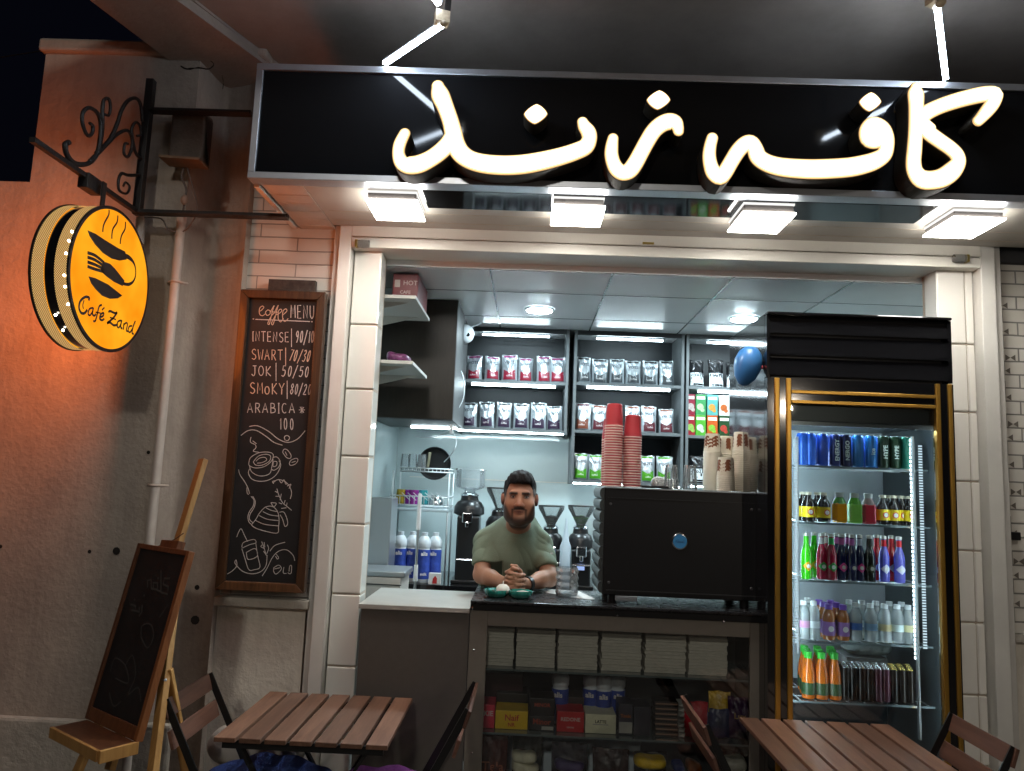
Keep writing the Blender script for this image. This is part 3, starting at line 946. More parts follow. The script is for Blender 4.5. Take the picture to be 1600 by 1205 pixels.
m = MB(); m.obox(((x0 + x1) / 2 + .005, 3.02, z0 - .012), (.085, 0, -.004), (0, .05, 0), (0, 0, .005)); m.build('base_plate', mat('rusty_plate', (.16, .10, .06), .7, var=.3), ab)
m = MB(); m.add([(x1 + .002, 3.03, z1 - .02), (x1 + .002, 3.1, z1 - .02), (x1 + .03, 3.02, z0 + .01), (x1 + .002, 3.1, z0 - .0)], [(0, 1, 3, 2)]); m.build('side_flap', BLACKP, ab)
cw = MB()
c0 = P(290, 265, 3.04)
pts = [P(287, 262, 3.04), P(284, 278, 3.04), P(291, 296, 3.04), P(288, 318, 3.04), P(285, 338, 3.06)]
cw.tube(smoothpts(pts, 5), .0045, 8)
cw.tube(smoothpts([P(292, 262, 3.03), P(303, 300, 3.02), P(308, 330, 3.02), P(296, 354, 3.03), P(286, 362, 3.05)], 5), .003, 8)
cw.tube(smoothpts([P(226, 340, 3.02), P(252, 342, 3.02), P(262, 358, 3.03), P(275, 362, 3.05)], 5), .003, 8)
tag(cw.build('power_cable', mat('grey_cable', (.12, .10, .09), .6), smooth=True), 'tangled grey power cables looping below the weathered electrical box', 'cable')
m = MB(); c = P(288, 312, 3.03); m.ball(c, .016, .014, .022)
tag(m.build('cable_gland', mat('gland', (.30, .22, .17), .5), smooth=True), 'small rounded plastic cable gland just above the drainpipe mouth', 'fitting')
m = MB(); c = P(220, 340, 3.05); m.cyl(c, P(217, 382, 3.05), .017, .021, 14)
tag(m.build('pipe_stub', mat('old_pvc2', (.38, .33, .30), .5), auto=40), 'short grey pipe stub at the foot of the bracket post behind the round sign', 'pipe')

# ================================================================ round projecting sign
def rr(px, py): 
    d = ray(px, py); return d.x / d.y
YFAR = 2.93
XS = rr(231, 433) * YFAR
YNE = XS / rr(109, 433)
SR = (YFAR - YNE) / 2
SCY = (YFAR + YNE) / 2
q = PX(168, 434, XS)
SCZ = q.z
# vertical radius from pixels: keep the disc round
rv = abs(P(168, 316, SCY).z - P(168, 551, SCY).z) / 2
SR = (SR + rv) / 2
TH = .135
rs = thing('round_sign', 'round yellow lit cafe sign with fork and knife cup emblem and perforated gold rim', 'sign', (XS - TH / 2, SCY, SCZ))
nt_ = None
def signface():
    m_ = glow('sign_face_glow', (1.0, .38, .01), .56)
    nt = m_.node_tree
    e = [n for n in nt.nodes if n.type == 'EMISSION'][0]
    tc = nt.nodes.new('ShaderNodeTexCoord'); nz = nt.nodes.new('ShaderNodeTexNoise'); nz.inputs['Scale'].default_value = 7; nz.inputs['Detail'].default_value = 2
    nt.links.new(tc.outputs['Object'], nz.inputs['Vector'])
    r = nt.nodes.new('ShaderNodeValToRGB')
    r.color_ramp.elements[0].position = .3; r.color_ramp.elements[1].position = .7
    r.color_ramp.elements[0].color = (1, .27, .005, 1); r.color_ramp.elements[1].color = (1, .42, .014, 1)
    nt.links.new(nz.outputs['Fac'], r.inputs['Fac']); nt.links.new(r.outputs['Color'], e.inputs['Color'])
    return m_
SFG = signface()
BRN = mat('dark_brown_vinyl', (.010, .003, .0025), .6)
def perf():
    m_ = mat('perforated_gold', (.10, .065, .02), .4, metal=.6)
    nt = m_.node_tree; b = nt.nodes['Principled BSDF']
    tc = nt.nodes.new('ShaderNodeTexCoord'); sp = nt.nodes.new('ShaderNodeSeparateXYZ')
    nt.links.new(tc.outputs['Object'], sp.inputs[0])
    at = nt.nodes.new('ShaderNodeMath'); at.operation = 'ARCTAN2'
    nt.links.new(sp.outputs['Y'], at.inputs[0]); nt.links.new(sp.outputs['Z'], at.inputs[1])
    def wave(src, k):
        a_ = nt.nodes.new('ShaderNodeMath'); a_.operation = 'MULTIPLY'; a_.inputs[1].default_value = k
        s_ = nt.nodes.new('ShaderNodeMath'); s_.operation = 'SINE'
        nt.links.new(src, a_.inputs[0]); nt.links.new(a_.outputs[0], s_.inputs[0])
        return s_.outputs[0]
    w1, w2 = wave(at.outputs[0], 190), wave(sp.outputs['X'], 900)
    mu = nt.nodes.new('ShaderNodeMath'); mu.operation = 'MULTIPLY'
    nt.links.new(w1, mu.inputs[0]); nt.links.new(w2, mu.inputs[1])
    gt = nt.nodes.new('ShaderNodeMapRange'); gt.inputs['From Min'].default_value = .05; gt.inputs['From Max'].default_value = .4
    gt.inputs['To Min'].default_value = 0.05; gt.inputs['To Max'].default_value = .6
    nt.links.new(mu.outputs[0], gt.inputs['Value'])
    nt.links.new(gt.outputs[0], b.inputs['Emission Strength'])
    b.inputs['Emission Color'].default_value = (1, .58, .2, 1)
    return m_
PERF = perf()
def band(name, xa_, xb_, r, mt, inner=None):
    m = MB(); m.lathe((XS - TH, SCY, SCZ), [(r, xa_), (r, xb_)], 96, cap=False, axis='X')
    if inner is not None:
        m.lathe((XS - TH, SCY, SCZ), [(inner, xa_), (r, xa_)], 96, cap=False, axis='X')
        m.lathe((XS - TH, SCY, SCZ), [(r, xb_), (inner, xb_)], 96, cap=False, axis='X')
    return m.build(name, mt, rs, auto=30)
band('rim_edge', TH - .006, TH + .001, SR, BLK, SR - .012)
band('perforated_rim', TH - .049, TH - .006, SR - .004, PERF)
band('rim_band', TH - .085, TH - .049, SR - .008, BLKG, SR - .03)
band('perforated_rim', TH - .127, TH - .085, SR - .004, PERF)
band('rim_edge', 0, TH - .127, SR, BLK, SR - .012)
for k, xx in enumerate((TH - .0015, .0015)):
    m = MB(); m.add([(XS - TH + xx, SCY + (SR - .005) * math.cos(2 * math.pi * i / 96), SCZ + (SR - .005) * math.sin(2 * math.pi * i / 96)) for i in range(96)], [tuple(range(96)) if k == 0 else tuple(range(95, -1, -1))])
    m.build('lit_face', SFG, rs)
m = MB()
for ang in (200, 213, 222, 236, 158, 166, 176, 192):
    a_ = math.radians(ang)
    xx = TH - .012 if ang not in (222, 236) else TH - .066
    m.ball((XS - TH + xx, SCY + SR * math.cos(a_), SCZ + SR * math.sin(a_)), .0042, n=8, m=6)
m.build('led_dot', glow('led_dot', (1, .85, .6), 14), rs)
kz = .2489
def zp_(pts): return [PX(a * kz, 280 + b * kz, XS + .003) for a, b in pts]
m = MB()
def poly_face(mb, pts3):
    """fill by bmesh triangulation"""
    bm_ = bmesh.new()
    vs_ = [bm_.verts.new(p) for p in pts3]
    f_ = bm_.faces.new(vs_)
    r_ = bmesh.ops.triangulate(bm_, faces=[f_])
    bm_.verts.index_update()
    mb.add([v.co[:] for v in bm_.verts], [tuple(v.index for v in f.verts) for f in bm_.faces])
    bm_.free()
blade = [(549, 321), (600, 343), (660, 383), (740, 432), (786, 455), (795, 505), (750, 512), (700, 499), (645, 463), (596, 410), (562, 358)]
poly_face(m, zp_(blade))
poly_face(m, zp_([(642, 588), (638, 556), (642, 530), (660, 520), (692, 532), (722, 562), (752, 606), (782, 638), (770, 672), (715, 645), (672, 614)]))
def srib2(pts):
    p3 = zp_([(a, b) for a, b, _ in pts])
    m.ribbon([(p.y, p.z) for p in p3], [w_ * kz * 4.2 / FPX for _, _, w_ in pts], (XS + .0036, 0, 0), EY, EZ)
srib2(smoothpts([(772, 476, 19), (805, 490, 20), (832, 515, 15), (847, 548, 10), (851, 585, 8), (847, 618, 9), (833, 645, 12), (810, 660, 14), (785, 659, 14), (760, 650, 14)], 5))
poly_face(m, zp_([(555, 610), (600, 622), (680, 662), (768, 731), (740, 749), (690, 752), (640, 732), (600, 692), (572, 655)]))
def srib(mb, pts, w):
    p3 = zp_(pts)
    ww = [x * kz * 4.2 / FPX for x in (w if isinstance(w, list) else [w] * len(pts))]
    mb.ribbon([(p.y, p.z) for p in p3], ww, (XS + .003, 0, 0), EY, EZ)
for k_, (ys_, ye_) in enumerate(((462, 526), (490, 548), (520, 566), (548, 582))):
    srib(m, smoothpts([(549, ys_), (598, ys_ + 18), (655, ye_)], 4), 13)
for st in ([(685, 193), (682, 225), (658, 270), (648, 300), (645, 332)], [(740, 228), (735, 270), (710, 310), (703, 345), (702, 374)], [(788, 268), (785, 312), (765, 350), (757, 380), (755, 407)]):
    srib(m, smoothpts(st, 4), 9)
# hand drawn script lettering of the cafe name
script = [([(556, 762), (560, 745), (535, 740), (505, 765), (496, 805), (508, 838), (530, 842), (548, 820)], 11), ([(528, 760), (520, 790), (524, 815)], 6),
          ([(585, 808), (562, 815), (553, 845), (565, 855), (582, 830)], 8), ([(587, 806), (580, 845), (592, 858), (602, 845)], 9),
          ([(640, 790), (622, 800), (610, 850), (598, 890), (585, 890)], 9), ([(600, 835), (632, 842)], 6), ([(628, 868), (648, 858), (650, 840), (632, 850), (626, 875), (640, 886), (655, 876)], 9), ([(640, 822), (656, 806)], 7),
          ([(682, 838), (690, 828), (722, 842), (735, 838), (708, 875), (672, 905), (690, 900), (715, 918), (740, 912)], 10), ([(690, 868), (728, 882)], 6),
          ([(762, 888), (742, 893), (734, 920), (746, 932), (760, 908)], 8), ([(765, 885), (757, 925), (768, 940)], 9),
          ([(778, 905), (774, 945)], 9), ([(776, 915), (792, 902), (800, 912), (793, 950), (803, 955)], 8),
          ([(830, 922), (812, 925), (804, 950), (816, 962), (830, 940)], 8), ([(850, 890), (836, 925), (829, 965), (840, 972)], 9)]
for st, w_ in script:
    srib(m, smoothpts(st, 4), w_)
m.build('emblem', BRN, rs)
for k_, (xx_, e_) in enumerate(((XS + .006, 1.8), (XS - TH - .006, 6))):
    lamp('sign_glow_light', (xx_, SCY, SCZ), e_, (1.0, .17, .02), SR * 1.9, (xx_ + (1 if k_ == 0 else -1), SCY, SCZ))
# scroll bracket
sb = thing('scroll_bracket', 'black wrought iron scroll bracket above the round sign', 'bracket', (XPo, 2.9, 2.6))
XB = XPo
def q4(pts): return [PX(a * .25, b * .25, XB) for a, b in pts]
def sc(pts, r0, r1=None):
    m = MB(); pts = smoothpts([tuple(p) for p in q4(pts)], 6)
    n_ = len(pts)
    m.tube(pts, [r0 + ((r1 if r1 is not None else r0) - r0) * i / (n_ - 1) for i in range(n_)], 8)
    m.build('scroll', BLACKP, sb, smooth=True)
sc([(430, 890), (408, 905), (415, 960), (450, 1010), (510, 1030), (570, 1010), (610, 950), (625, 870), (630, 780), (610, 710), (560, 675), (520, 700), (515, 770), (545, 845), (575, 835), (580, 790), (560, 770)], .010, .006)
sc([(560, 1010), (620, 950), (680, 890), (730, 840), (790, 815), (820, 850), (825, 920), (800, 980), (775, 960), (780, 900), (800, 900)], .008, .005)
sc([(600, 960), (680, 880), (730, 780), (760, 690), (800, 630), (850, 615), (880, 660), (890, 760)], .008, .007)
sc([(625, 900), (640, 800), (640, 690), (650, 625), (680, 620), (690, 670), (680, 720), (655, 715)], .008, .005)
sc([(890, 1000), (850, 960), (830, 880), (825, 800), (850, 765), (875, 790), (880, 840), (855, 850)], .007, .005)
sc([(880, 1095), (800, 1095), (760, 1085), (740, 1130), (745, 1190), (790, 1210), (810, 1170), (785, 1140), (770, 1165)], .007, .004)
m = MB()
a_, b_ = PX(50, 220, XB), PX(226, 338, XB)
zz = (a_.z + b_.z) / 2
m.box(XB - .010, XB + .010, a_.y, 3.0, zz - .009, zz + .009)
m.build('arm', BLACKP, sb)
m = MB(); c = PX(141, 285, XB); m.box(XB - .02, XB + .02, c.y - .045, c.y + .045, zz - .045, zz + .012); m.build('arm_clamp', BLACKP, sb, bevel=.003)
m = MB(); m.box(XS - TH * .52, XS - TH * .48, SCY - .012, SCY + .012, SCZ + SR - .02, zz); m.build('hanger', BLACKP, sb)
# the sign's thin overhead wire
m = MB(); m.tube([tuple(P(-40, 96, 3.6)), tuple(P(62, 80, 3.25))], .003, 6)
tag(m.build('overhead_wire', BLACKP), 'thin black overhead wire running off left from the wall pier', 'wire')

# ================================================================ LED tube lamps on top of the fascia sign
GT = glow('led_tube_glow', (.74, .86, 1.0), 38)
def refl_solve(pe, pr, usez):
    d, r = ray(*pe), ray(*pr)
    k = 2 * (YS + .004)
    if usez: Y = k * (r.z / r.y) / (d.z / d.y + r.z / r.y)
    else: Y = k * (r.x / r.y) / (d.x / d.y + r.x / r.y)
    return P(pe[0], pe[1], Y)
E2 = refl_solve((1464, 8), (1283, 215), False)
E1 = refl_solve((692, 38), (725, 207), True)
B2 = P(1478, 124, YS + .0); B2.z = zs1 + .014
B1 = P(600, 103, YS + .0); B1.z = zs1 + .014
for (a_, b_, lab, sgn) in ((B1, E1, 'slim white LED tube angled out from the sign top at left', -1), (B2, E2, 'slim white LED tube angled out from the sign top at far right', 1)):
    t = thing('tube_lamp', lab, 'lamp', a_, 'LED tube lamps on the sign top')
    d = (b_ - a_)
    m = MB(); m.bar(a_ + Vector((0, 0, .012)), b_ + Vector((0, 0, .012)), .010, .012); m.build('aluminium_channel', SILV, t)
    m = MB(); m.bar(a_ + d * .02, b_ - d * .02, .018, .011); m.build('diffuser', GT, t)
    m = MB(); m.obox(b_ + Vector((-.004, 0, .02)), (.022, .008, 0), (-.006, .018, 0), (0, 0, .020)); m.ball(b_ + Vector((.004, -.01, -.004)), .014, .012, .011, 10, 8)
    m.build('end_clamp', mat('beige_clamp', (.42, .34, .24), .4, var=.3, vscale=60), t)
    m = MB(); m.bar(b_ + Vector((.012, 0, .03)), b_ + Vector((.02, -.02, .22)), .02, .008); m.build('hanger', BLACKP, t)
a_ = E1 + Vector((-.012, -.03, .05)); b_ = a_ + Vector((-.30, -.55, .16))
t = thing('tube_lamp', 'second white LED tube continuing up and out from the left clamp at the picture top', 'lamp', a_, 'LED tube lamps on the sign top')
m = MB(); m.bar(a_, b_, .016, .010); m.build('diffuser', GT, t)
m = MB(); m.bar(a_ + Vector((0, 0, .012)), b_ + Vector((0, 0, .012)), .026, .014); m.build('aluminium_channel', SILV, t)

# glass door clamps on the frame
for px, py, lab in ((568, 381, 'small clear glass clamp on the left end of the cream lintel'), (1500, 404, 'small clear glass clamp on the right end of the cream lintel')):
    c = P(px, py, YF - .075)
    t = thing('glass_clamp', lab, 'clamp', c, 'glass clamps on the lintel')
    m = MB(); m.lathe((c.x - .03, c.y, c.z), [(.0, 0), (.017, .003), (.019, .03), (.017, .055), (.0, .058)], 14, cap=False, axis='X')
    m.build('clear_body', mat('clear_plastic', (.8, .8, .75), .08, trans=.8), t, auto=40)
    m = MB(); s_ = -1 if px < 900 else 1
    m.box(c.x + s_ * .03 - .006, c.x + s_ * .03 + .006, c.y - .012, c.y + .018, c.z - .016, c.z + .016); m.build('metal_seat', MC['brass'], t, bevel=.002)

# ================================================================ tall chalkboard
WALN = wood('walnut_frame', (.12, .055, .024), (.05, .022, .010), .35, (14, 14, 1.2), coat=.3)
CHB = mat('chalkboard', (.012, .012, .013), .55, var=.5, vscale=5)
CHK = mat('chalk', (.62, .60, .57), .9, var=.25, vscale=120)
CHKO = mat('chalk_warm', (.66, .50, .38), .9, var=.2, vscale=120)
YC = 3.235
cb = thing('menu_chalkboard', 'tall narrow coffee menu chalkboard in a walnut frame on the white brick wall', 'chalkboard', P(410, 920, YC))
cx0, cx1 = P(357, 690, YC - .01).x, P(493, 690, YC - .01).x
cz0, cz1 = P(408, 924, YC - .01).z, P(443, 455, YC - .01).z
fwd = .036
m = MB(); m.box(cx0 + .02, cx1 - .02, YC, YC + .012, cz0 + .02, cz1 - .02); m.build('board', CHB, cb)
for (a, b, c, d) in ((cx0, cx0 + fwd, cz0, cz1), (cx1 - fwd, cx1, cz0, cz1)):
    m = MB(); m.add([(a, YC - .02, c), (b, YC - .02, c + (fwd if b < 0 and a == cx0 else fwd)), (b, YC - .02, d - fwd), (a, YC - .02, d)], []) ; 
    inner = b if a == cx0 else a
    outer = a if a == cx0 else b
    m = MB()
    poly = [(outer, c), (inner, c + fwd), (inner, d - fwd), (outer, d)]
    if a != cx0: poly = poly[::-1]
    m.prism(poly, YC - .022, YC + .02); m.build('frame_side', WALN, cb, bevel=.003)
for (c, d, top) in ((cz0, cz0 + fwd, False), (cz1 - fwd, cz1, True)):
    poly = [(cx0, c), (cx1, c), (cx1 - fwd, d), (cx0 + fwd, d)] if not top else [(cx0 + fwd, c), (cx1 - fwd, c), (cx1, d), (cx0, d)]
    m = MB(); m.prism(poly, YC - .0215, YC + .019); m.build('frame_rail', WALN, cb, bevel=.003)
m = MB(); x0, x1, z0, z1 = RECT(420, 438, 493, 460, YC + .03); m.box(x0, x1, YC + .022, YC + .05, z0, z1)
tag(m.build('slate_board', mat('rough_slate', (.05, .04, .035), .8, var=.5, vscale=30, bump=.5)), 'rough dark offcut of board wedged behind the top of the tall menu chalkboard', 'board')
YCC = YC - .0015
def W2(px, py):
    q = P(px, py, YCC); return (q.x, q.z)
O_ = Vector((0, YCC, 0))
def cpx(mb, txt, x0, x1, yt, yb, th=1.15, sl=.03, slant=0.0, fill=.78):
    k = sum(.55 if c in 'I1|' else 1 for c in txt)
    w_ = (x1 - x0) / k
    x = x0
    for ch in txt:
        cw_ = w_ * (.55 if ch in 'I1|' else 1)
        for st in SF.get(ch, []):
            dx, dy = rnd.uniform(-.3, .3), rnd.uniform(-.4, .4)
            pts = []
            for a, b in st:
                px = x + (a * fill + (1 - fill) / 2) * cw_ + slant * b * (yb - yt) + dx - (b * 0 - 0) 
                py = yb - b * (yb - yt) + (x - x0) * sl + dy
                pts.append(W2(px, py))
            mb.ribbon(pts, th * YCC / FPX * rnd.uniform(.9, 1.15), O_, EX, EZ)
        x += cw_
m1, m2 = MB(), MB()
cpx(m1, 'MENU', 453, 492, 477, 497, 1.2)
cpx(m1, 'INTENSE', 393, 453, 518, 533, 1.25); cpx(m1, '|', 453.5, 458, 517, 539); cpx(m1, '90/10', 460, 491, 517, 535, 1.3, slant=.1)
cpx(m2, 'SWART', 392, 443, 546, 562, 1.3); cpx(m2, '|', 444, 449, 547, 568); cpx(m2, '70/30', 450, 484, 547, 564, 1.3, slant=.25)
cpx(m1, 'JOK', 391, 425, 572, 587, 1.3); cpx(m1, '|', 428.5, 433.5, 570, 592); cpx(m1, '50/50', 438, 483, 572, 588, 1.3, slant=.15)
cpx(m2, 'SMoKY', 389, 446, 598, 615, 1.4); cpx(m1, '|', 446.5, 451, 598, 620); cpx(m1, '80/20', 452, 486, 600, 616, 1.3, slant=.15)
cpx(m1, 'ARABICA', 385, 462, 630, 645, 1.3, sl=.01); cpx(m1, '*', 464, 479, 634, 647)
cpx(m1, '100', 436, 461, 654, 671, 1.3, fill=.7)
def dr(mb, ox, oy, k, pts, th=1.1, sm=True):
    pts = smoothpts(pts, 5) if sm and len(pts) > 2 else pts
    mb.ribbon([W2(ox + a * k, oy + b * k) for a, b in pts], th * YCC / FPX, O_, EX, EZ)
k8 = .2158
for st in ([(170, 215), (195, 190), (185, 178), (165, 195), (165, 235), (185, 248), (205, 235)], [(225, 205), (208, 222), (218, 245), (240, 235), (240, 212), (222, 205)], [(240, 225), (270, 175), (262, 200), (245, 270), (235, 310), (225, 300), (250, 250), (275, 225)],
           [(272, 225), (300, 172), (292, 200), (275, 270), (262, 312), (252, 300), (278, 250), (295, 235)], [(250, 220), (300, 222)], [(295, 240), (325, 215), (318, 200), (302, 215), (300, 270), (318, 292), (338, 265)],
           [(330, 245), (362, 215), (355, 198), (335, 215), (332, 265), (348, 290), (372, 268)]):
    dr(m2, 370, 440, k8, st, 1.25)
dr(m1, 370, 440, k8, [(135, 274), (340, 282), (530, 290)], 1.3); dr(m1, 370, 440, k8, [(115, 270), (125, 272)], 1.6); dr(m1, 370, 440, k8, [(540, 290), (548, 292)], 1.6)
k5 = .1992
D = [[(200 - 190, 0)]]
for st in ([(90 + 0, 1050), (150, 1045), (230, 1085), (300, 1140), (370, 1165), (440, 1140), (495, 1080)], [(30, 1115), (80, 1080), (140, 1078), (210, 1120), (270, 1165), (330, 1185)], [(350, 1150), (345, 1125), (365, 1115), (382, 1130), (372, 1150), (355, 1152)]):
    dr(m1, 370, 440, k8, st, 1.2)
for st in ([(262, 15), (258, 55), (295, 75), (300, 100), (280, 125), (325, 135)], [(275, 45), (305, 68)],
           [(245, 215), (260, 175), (320, 140), (390, 133), (435, 150), (425, 200), (370, 245), (300, 258), (250, 240), (245, 215)], [(280, 210), (320, 165), (380, 150), (415, 165), (405, 205), (350, 235), (300, 235), (280, 210)],
           [(300, 205), (330, 180), (370, 175), (385, 195), (350, 215), (310, 220)],
           [(250, 240), (265, 285), (310, 315), (360, 320), (410, 300), (425, 250), (435, 190)], [(432, 175), (465, 172), (490, 205), (480, 250), (445, 275), (425, 270)], [(440, 205), (465, 210), (460, 240), (435, 245), (440, 205)],
           [(250, 265), (242, 300), (270, 345), (330, 362), (400, 352), (460, 310), (495, 240), (480, 200)],
           [(510, 135), (520, 112), (545, 115), (575, 155), (570, 182), (540, 175), (510, 135)], [(530, 130), (545, 160)], [(562, 225), (575, 198), (615, 182), (630, 195), (612, 225), (575, 238), (562, 225)], [(580, 215), (612, 205)],
           [(165, 270), (175, 310), (215, 370), (240, 420), (250, 460)], [(230, 410), (232, 455), (245, 465)],
           [(262, 480), (285, 510), (280, 555), (250, 600), (238, 640), (245, 680), (265, 700)], [(275, 480), (295, 520), (285, 570), (255, 620), (250, 660), (280, 690)],
           [(265, 705), (300, 660), (330, 610), (375, 565), (430, 560), (470, 600), (482, 660), (478, 720), (468, 768), (380, 755), (300, 730), (265, 705)], [(418, 530), (460, 535), (440, 562), (418, 530)],
           [(380, 570), (420, 590), (470, 600)], [(355, 600), (410, 625), (475, 635)], [(325, 630), (390, 660), (478, 670)], [(295, 668), (370, 700), (478, 712)], [(485, 605), (520, 605), (545, 660), (548, 700), (528, 715), (510, 660), (490, 625)],
           [(435, 375), (470, 350), (520, 360), (560, 395), (580, 450), (570, 500)], [(440, 380), (430, 365), (460, 355)], [(480, 345), (500, 375), (520, 350), (535, 385), (545, 375)], [(545, 400), (575, 385), (560, 420)],
           [(465, 420), (480, 470), (510, 530), (545, 560), (580, 590)], [(470, 450), (450, 440)], [(480, 480), (455, 480)], [(490, 510), (500, 460)], [(505, 540), (480, 530)], [(520, 545), (530, 510)], [(540, 570), (500, 575)], [(540, 560), (545, 530)],
           [(150, 800), (165, 760), (185, 735), (210, 785), (235, 835)], [(190, 880), (200, 845), (250, 825), (290, 820), (300, 845), (250, 860), (195, 885)], [(190, 890), (215, 970), (245, 1055), (290, 1055), (332, 1035), (315, 950), (300, 850)],
           [(225, 920), (295, 890), (310, 950), (240, 975), (225, 920)], [(75, 1090), (115, 1065), (150, 1025), (145, 980), (135, 1000), (155, 1030), (200, 1070), (270, 1088), (340, 1070), (380, 1020), (388, 940)],
           [(345, 835), (360, 870), (380, 940)], [(350, 860), (340, 875), (370, 890)], [(365, 840), (370, 880)], [(385, 930), (400, 890), (390, 860)], [(360, 910), (385, 945)],
           [(350, 1105), (390, 1040), (430, 960), (480, 910), (540, 900), (590, 940), (605, 985)], [(460, 935), (478, 960), (468, 972), (455, 950)], [(410, 910), (450, 865), (530, 840)],
           [(440, 1040), (480, 1020), (500, 1050), (460, 1090), (440, 1070), (440, 1040)], [(445, 1050), (490, 1040)], [(520, 1035), (515, 1080), (540, 1085)], [(560, 1070), (565, 1030), (580, 1025), (575, 1085), (550, 1080)]):
    dr(m1, 340, 680, k5, st, 1.0)
m1.build('chalk_writing', CHK, cb); m2.build('chalk_writing', CHKO, cb)

# ================================================================ easel with small blackboard
PINE = wood('pine', (.46, .26, .085), (.34, .17, .05), .5, (14, 14, 1.2))
PINED = wood('dark_pine', (.17, .065, .025), (.09, .03, .012), .5, (14, 14, 1.2))
BLv, BRv = P(137, 1123, 2.70), P(218, 1159, 2.50)
TLv, TRv = P(212, 853, 2.85), P(309, 858, 2.65)
zb_ = (BLv.z + BRv.z) / 2; BLv.z = BRv.z = zb_
zt_ = (TLv.z + TRv.z) / 2
V_ = ((TLv - BLv) + (TRv - BRv)) / 2; V_.z = zt_ - zb_
U_ = BRv - BLv
nn = U_.cross(V_).normalized()       # towards camera
if nn.y > 0: nn = -nn
es_ = thing('easel', 'pale pine A-frame easel with a ledge standing by the street wall', 'easel', (BLv.x + .2, 2.7, 0))
eb = thing('easel_blackboard', 'worn blackboard with faint Persian chalk writing leaning on the pine easel', 'blackboard', BLv + U_ * .5)
Un, Vn = U_.normalized(), V_.normalized()
wU, wV = U_.length, V_.length
def eb_box(u0, u1, v0, v1, d0, d1, mat_, par, name, bev=.002):
    c = BLv + Un * (u0 + u1) / 2 + Vn * (v0 + v1) / 2 + nn * (d0 + d1) / 2
    m = MB(); m.obox(c, Un * (u1 - u0) / 2, Vn * (v1 - v0) / 2, nn * (d1 - d0) / 2)
    return m.build(name, mat_, par, bevel=bev)
eb_box(.012, wU - .012, .012, wV - .012, -.004, .004, CHB, eb, 'board', 0)
eb_box(0, .018, 0, wV, -.012, .012, PINED, eb, 'frame_side'); eb_box(wU - .018, wU, 0, wV, -.012, .012, wood('red_pine', (.30, .11, .035), (.18, .06, .02), .45, (14, 14, 1.2)), eb, 'frame_side')
eb_box(.018, wU - .018, 0, .04, -.0115, .0115, PINED, eb, 'frame_rail'); eb_box(.018, wU - .018, wV - .018, wV, -.0115, .0115, PINED, eb, 'frame_rail')
m = MB()
CHF = mat('faint_chalk', (.06, .06, .057), .9)
def es_px(x, y):    # zoomed coords of the easel crop -> board u,v
    d = ray(80 + x * .4188, 700 + y * .4188)
    t = (BLv + nn * .005 - CAM_LOC).dot(nn) / d.dot(nn)
    q = CAM_LOC + d * t - BLv
    return (q.dot(Un), q.dot(Vn))
for st in ([(385, 510), (385, 485), (400, 480), (400, 512), (425, 512)], [(408, 512), (408, 490), (425, 488), (425, 515), (440, 517)], [(440, 440), (438, 518)], [(425, 470), (430, 472)], [(475, 465), (452, 468), (448, 490), (468, 495), (465, 522), (438, 520)],
           [(315, 580), (335, 582), (337, 600), (318, 600)], [(337, 600), (350, 602), (350, 585)], [(330, 560), (335, 561)], [(362, 575), (360, 600), (348, 618)], [(368, 540), (373, 541)]):
    m.ribbon([es_px(a, b) for a, b in st], .007, BLv + nn * .0052, Un, Vn, n=nn)
for st in ([(355, 690), (360, 650), (395, 640), (405, 680), (380, 725), (355, 690)], [(230, 830), (250, 780), (290, 800), (300, 860), (250, 850)], [(290, 800), (320, 760), (330, 830), (300, 900), (340, 870), (350, 920)], [(225, 905), (240, 950), (270, 930)], [(430, 610), (465, 560)], [(210, 990), (300, 1010), (340, 1020)]):
    m.ribbon(smoothpts([es_px(a, b) for a, b in st], 4), .004, BLv + nn * .0052, Un, Vn, n=nn)
m.build('chalk_writing', CHF, eb)
ctr = lambda u, v, d=0: BLv + Un * u + Vn * v + nn * d
mt_, mb2 = ctr(wU * .62, wV + .36, -.03), ctr(wU * .5, -.12, -.03)
def bar_part(name, p, q, w_, h_, mt, par, up=(0, 0, 1)):
    m = MB(); m.bar(p, q, w_, h_, up); return m.build(name, mt, par, bevel=.002)
top_ = P(318, 718, 2.93)
bar_part('mast', top_, mb2, .034, .022, PINE, es_, nn)
bar_part('mast_clamp', ctr(wU * .35, wV + .01, -.02), ctr(wU * .68, wV + .015, -.02), .03, .03, PINED, es_, nn)
def toground(p, q):
    t = (0 - p.z) / (q.z - p.z); return p + (q - p) * t
l1 = P(222, 1160, 2.44)
bar_part('leg', ctr(wU * .60, wV * .9, -.05), toground(ctr(wU * .60, wV * .9, -.05), ctr(wU * 1.06, -.02, -.05)), .034, .022, PINE, es_, nn)
bar_part('leg', ctr(wU * .42, wV * .9, -.05), toground(ctr(wU * .42, wV * .9, -.05), ctr(-.01, -.02, -.05)), .034, .022, PINE, es_, nn)
r0_ = ctr(wU * .9, wV * .36, -.05); r1_ = P(291, 1203, 2.72)
bar_part('rear_leg', r0_, toground(r0_, r1_), .03, .02, PINE, es_, (0, -1, 0))
m = MB(); c = P(258, 1063, r0_.y - .02); m.ball(c, .006); m.build('bolt', SILV, es_)
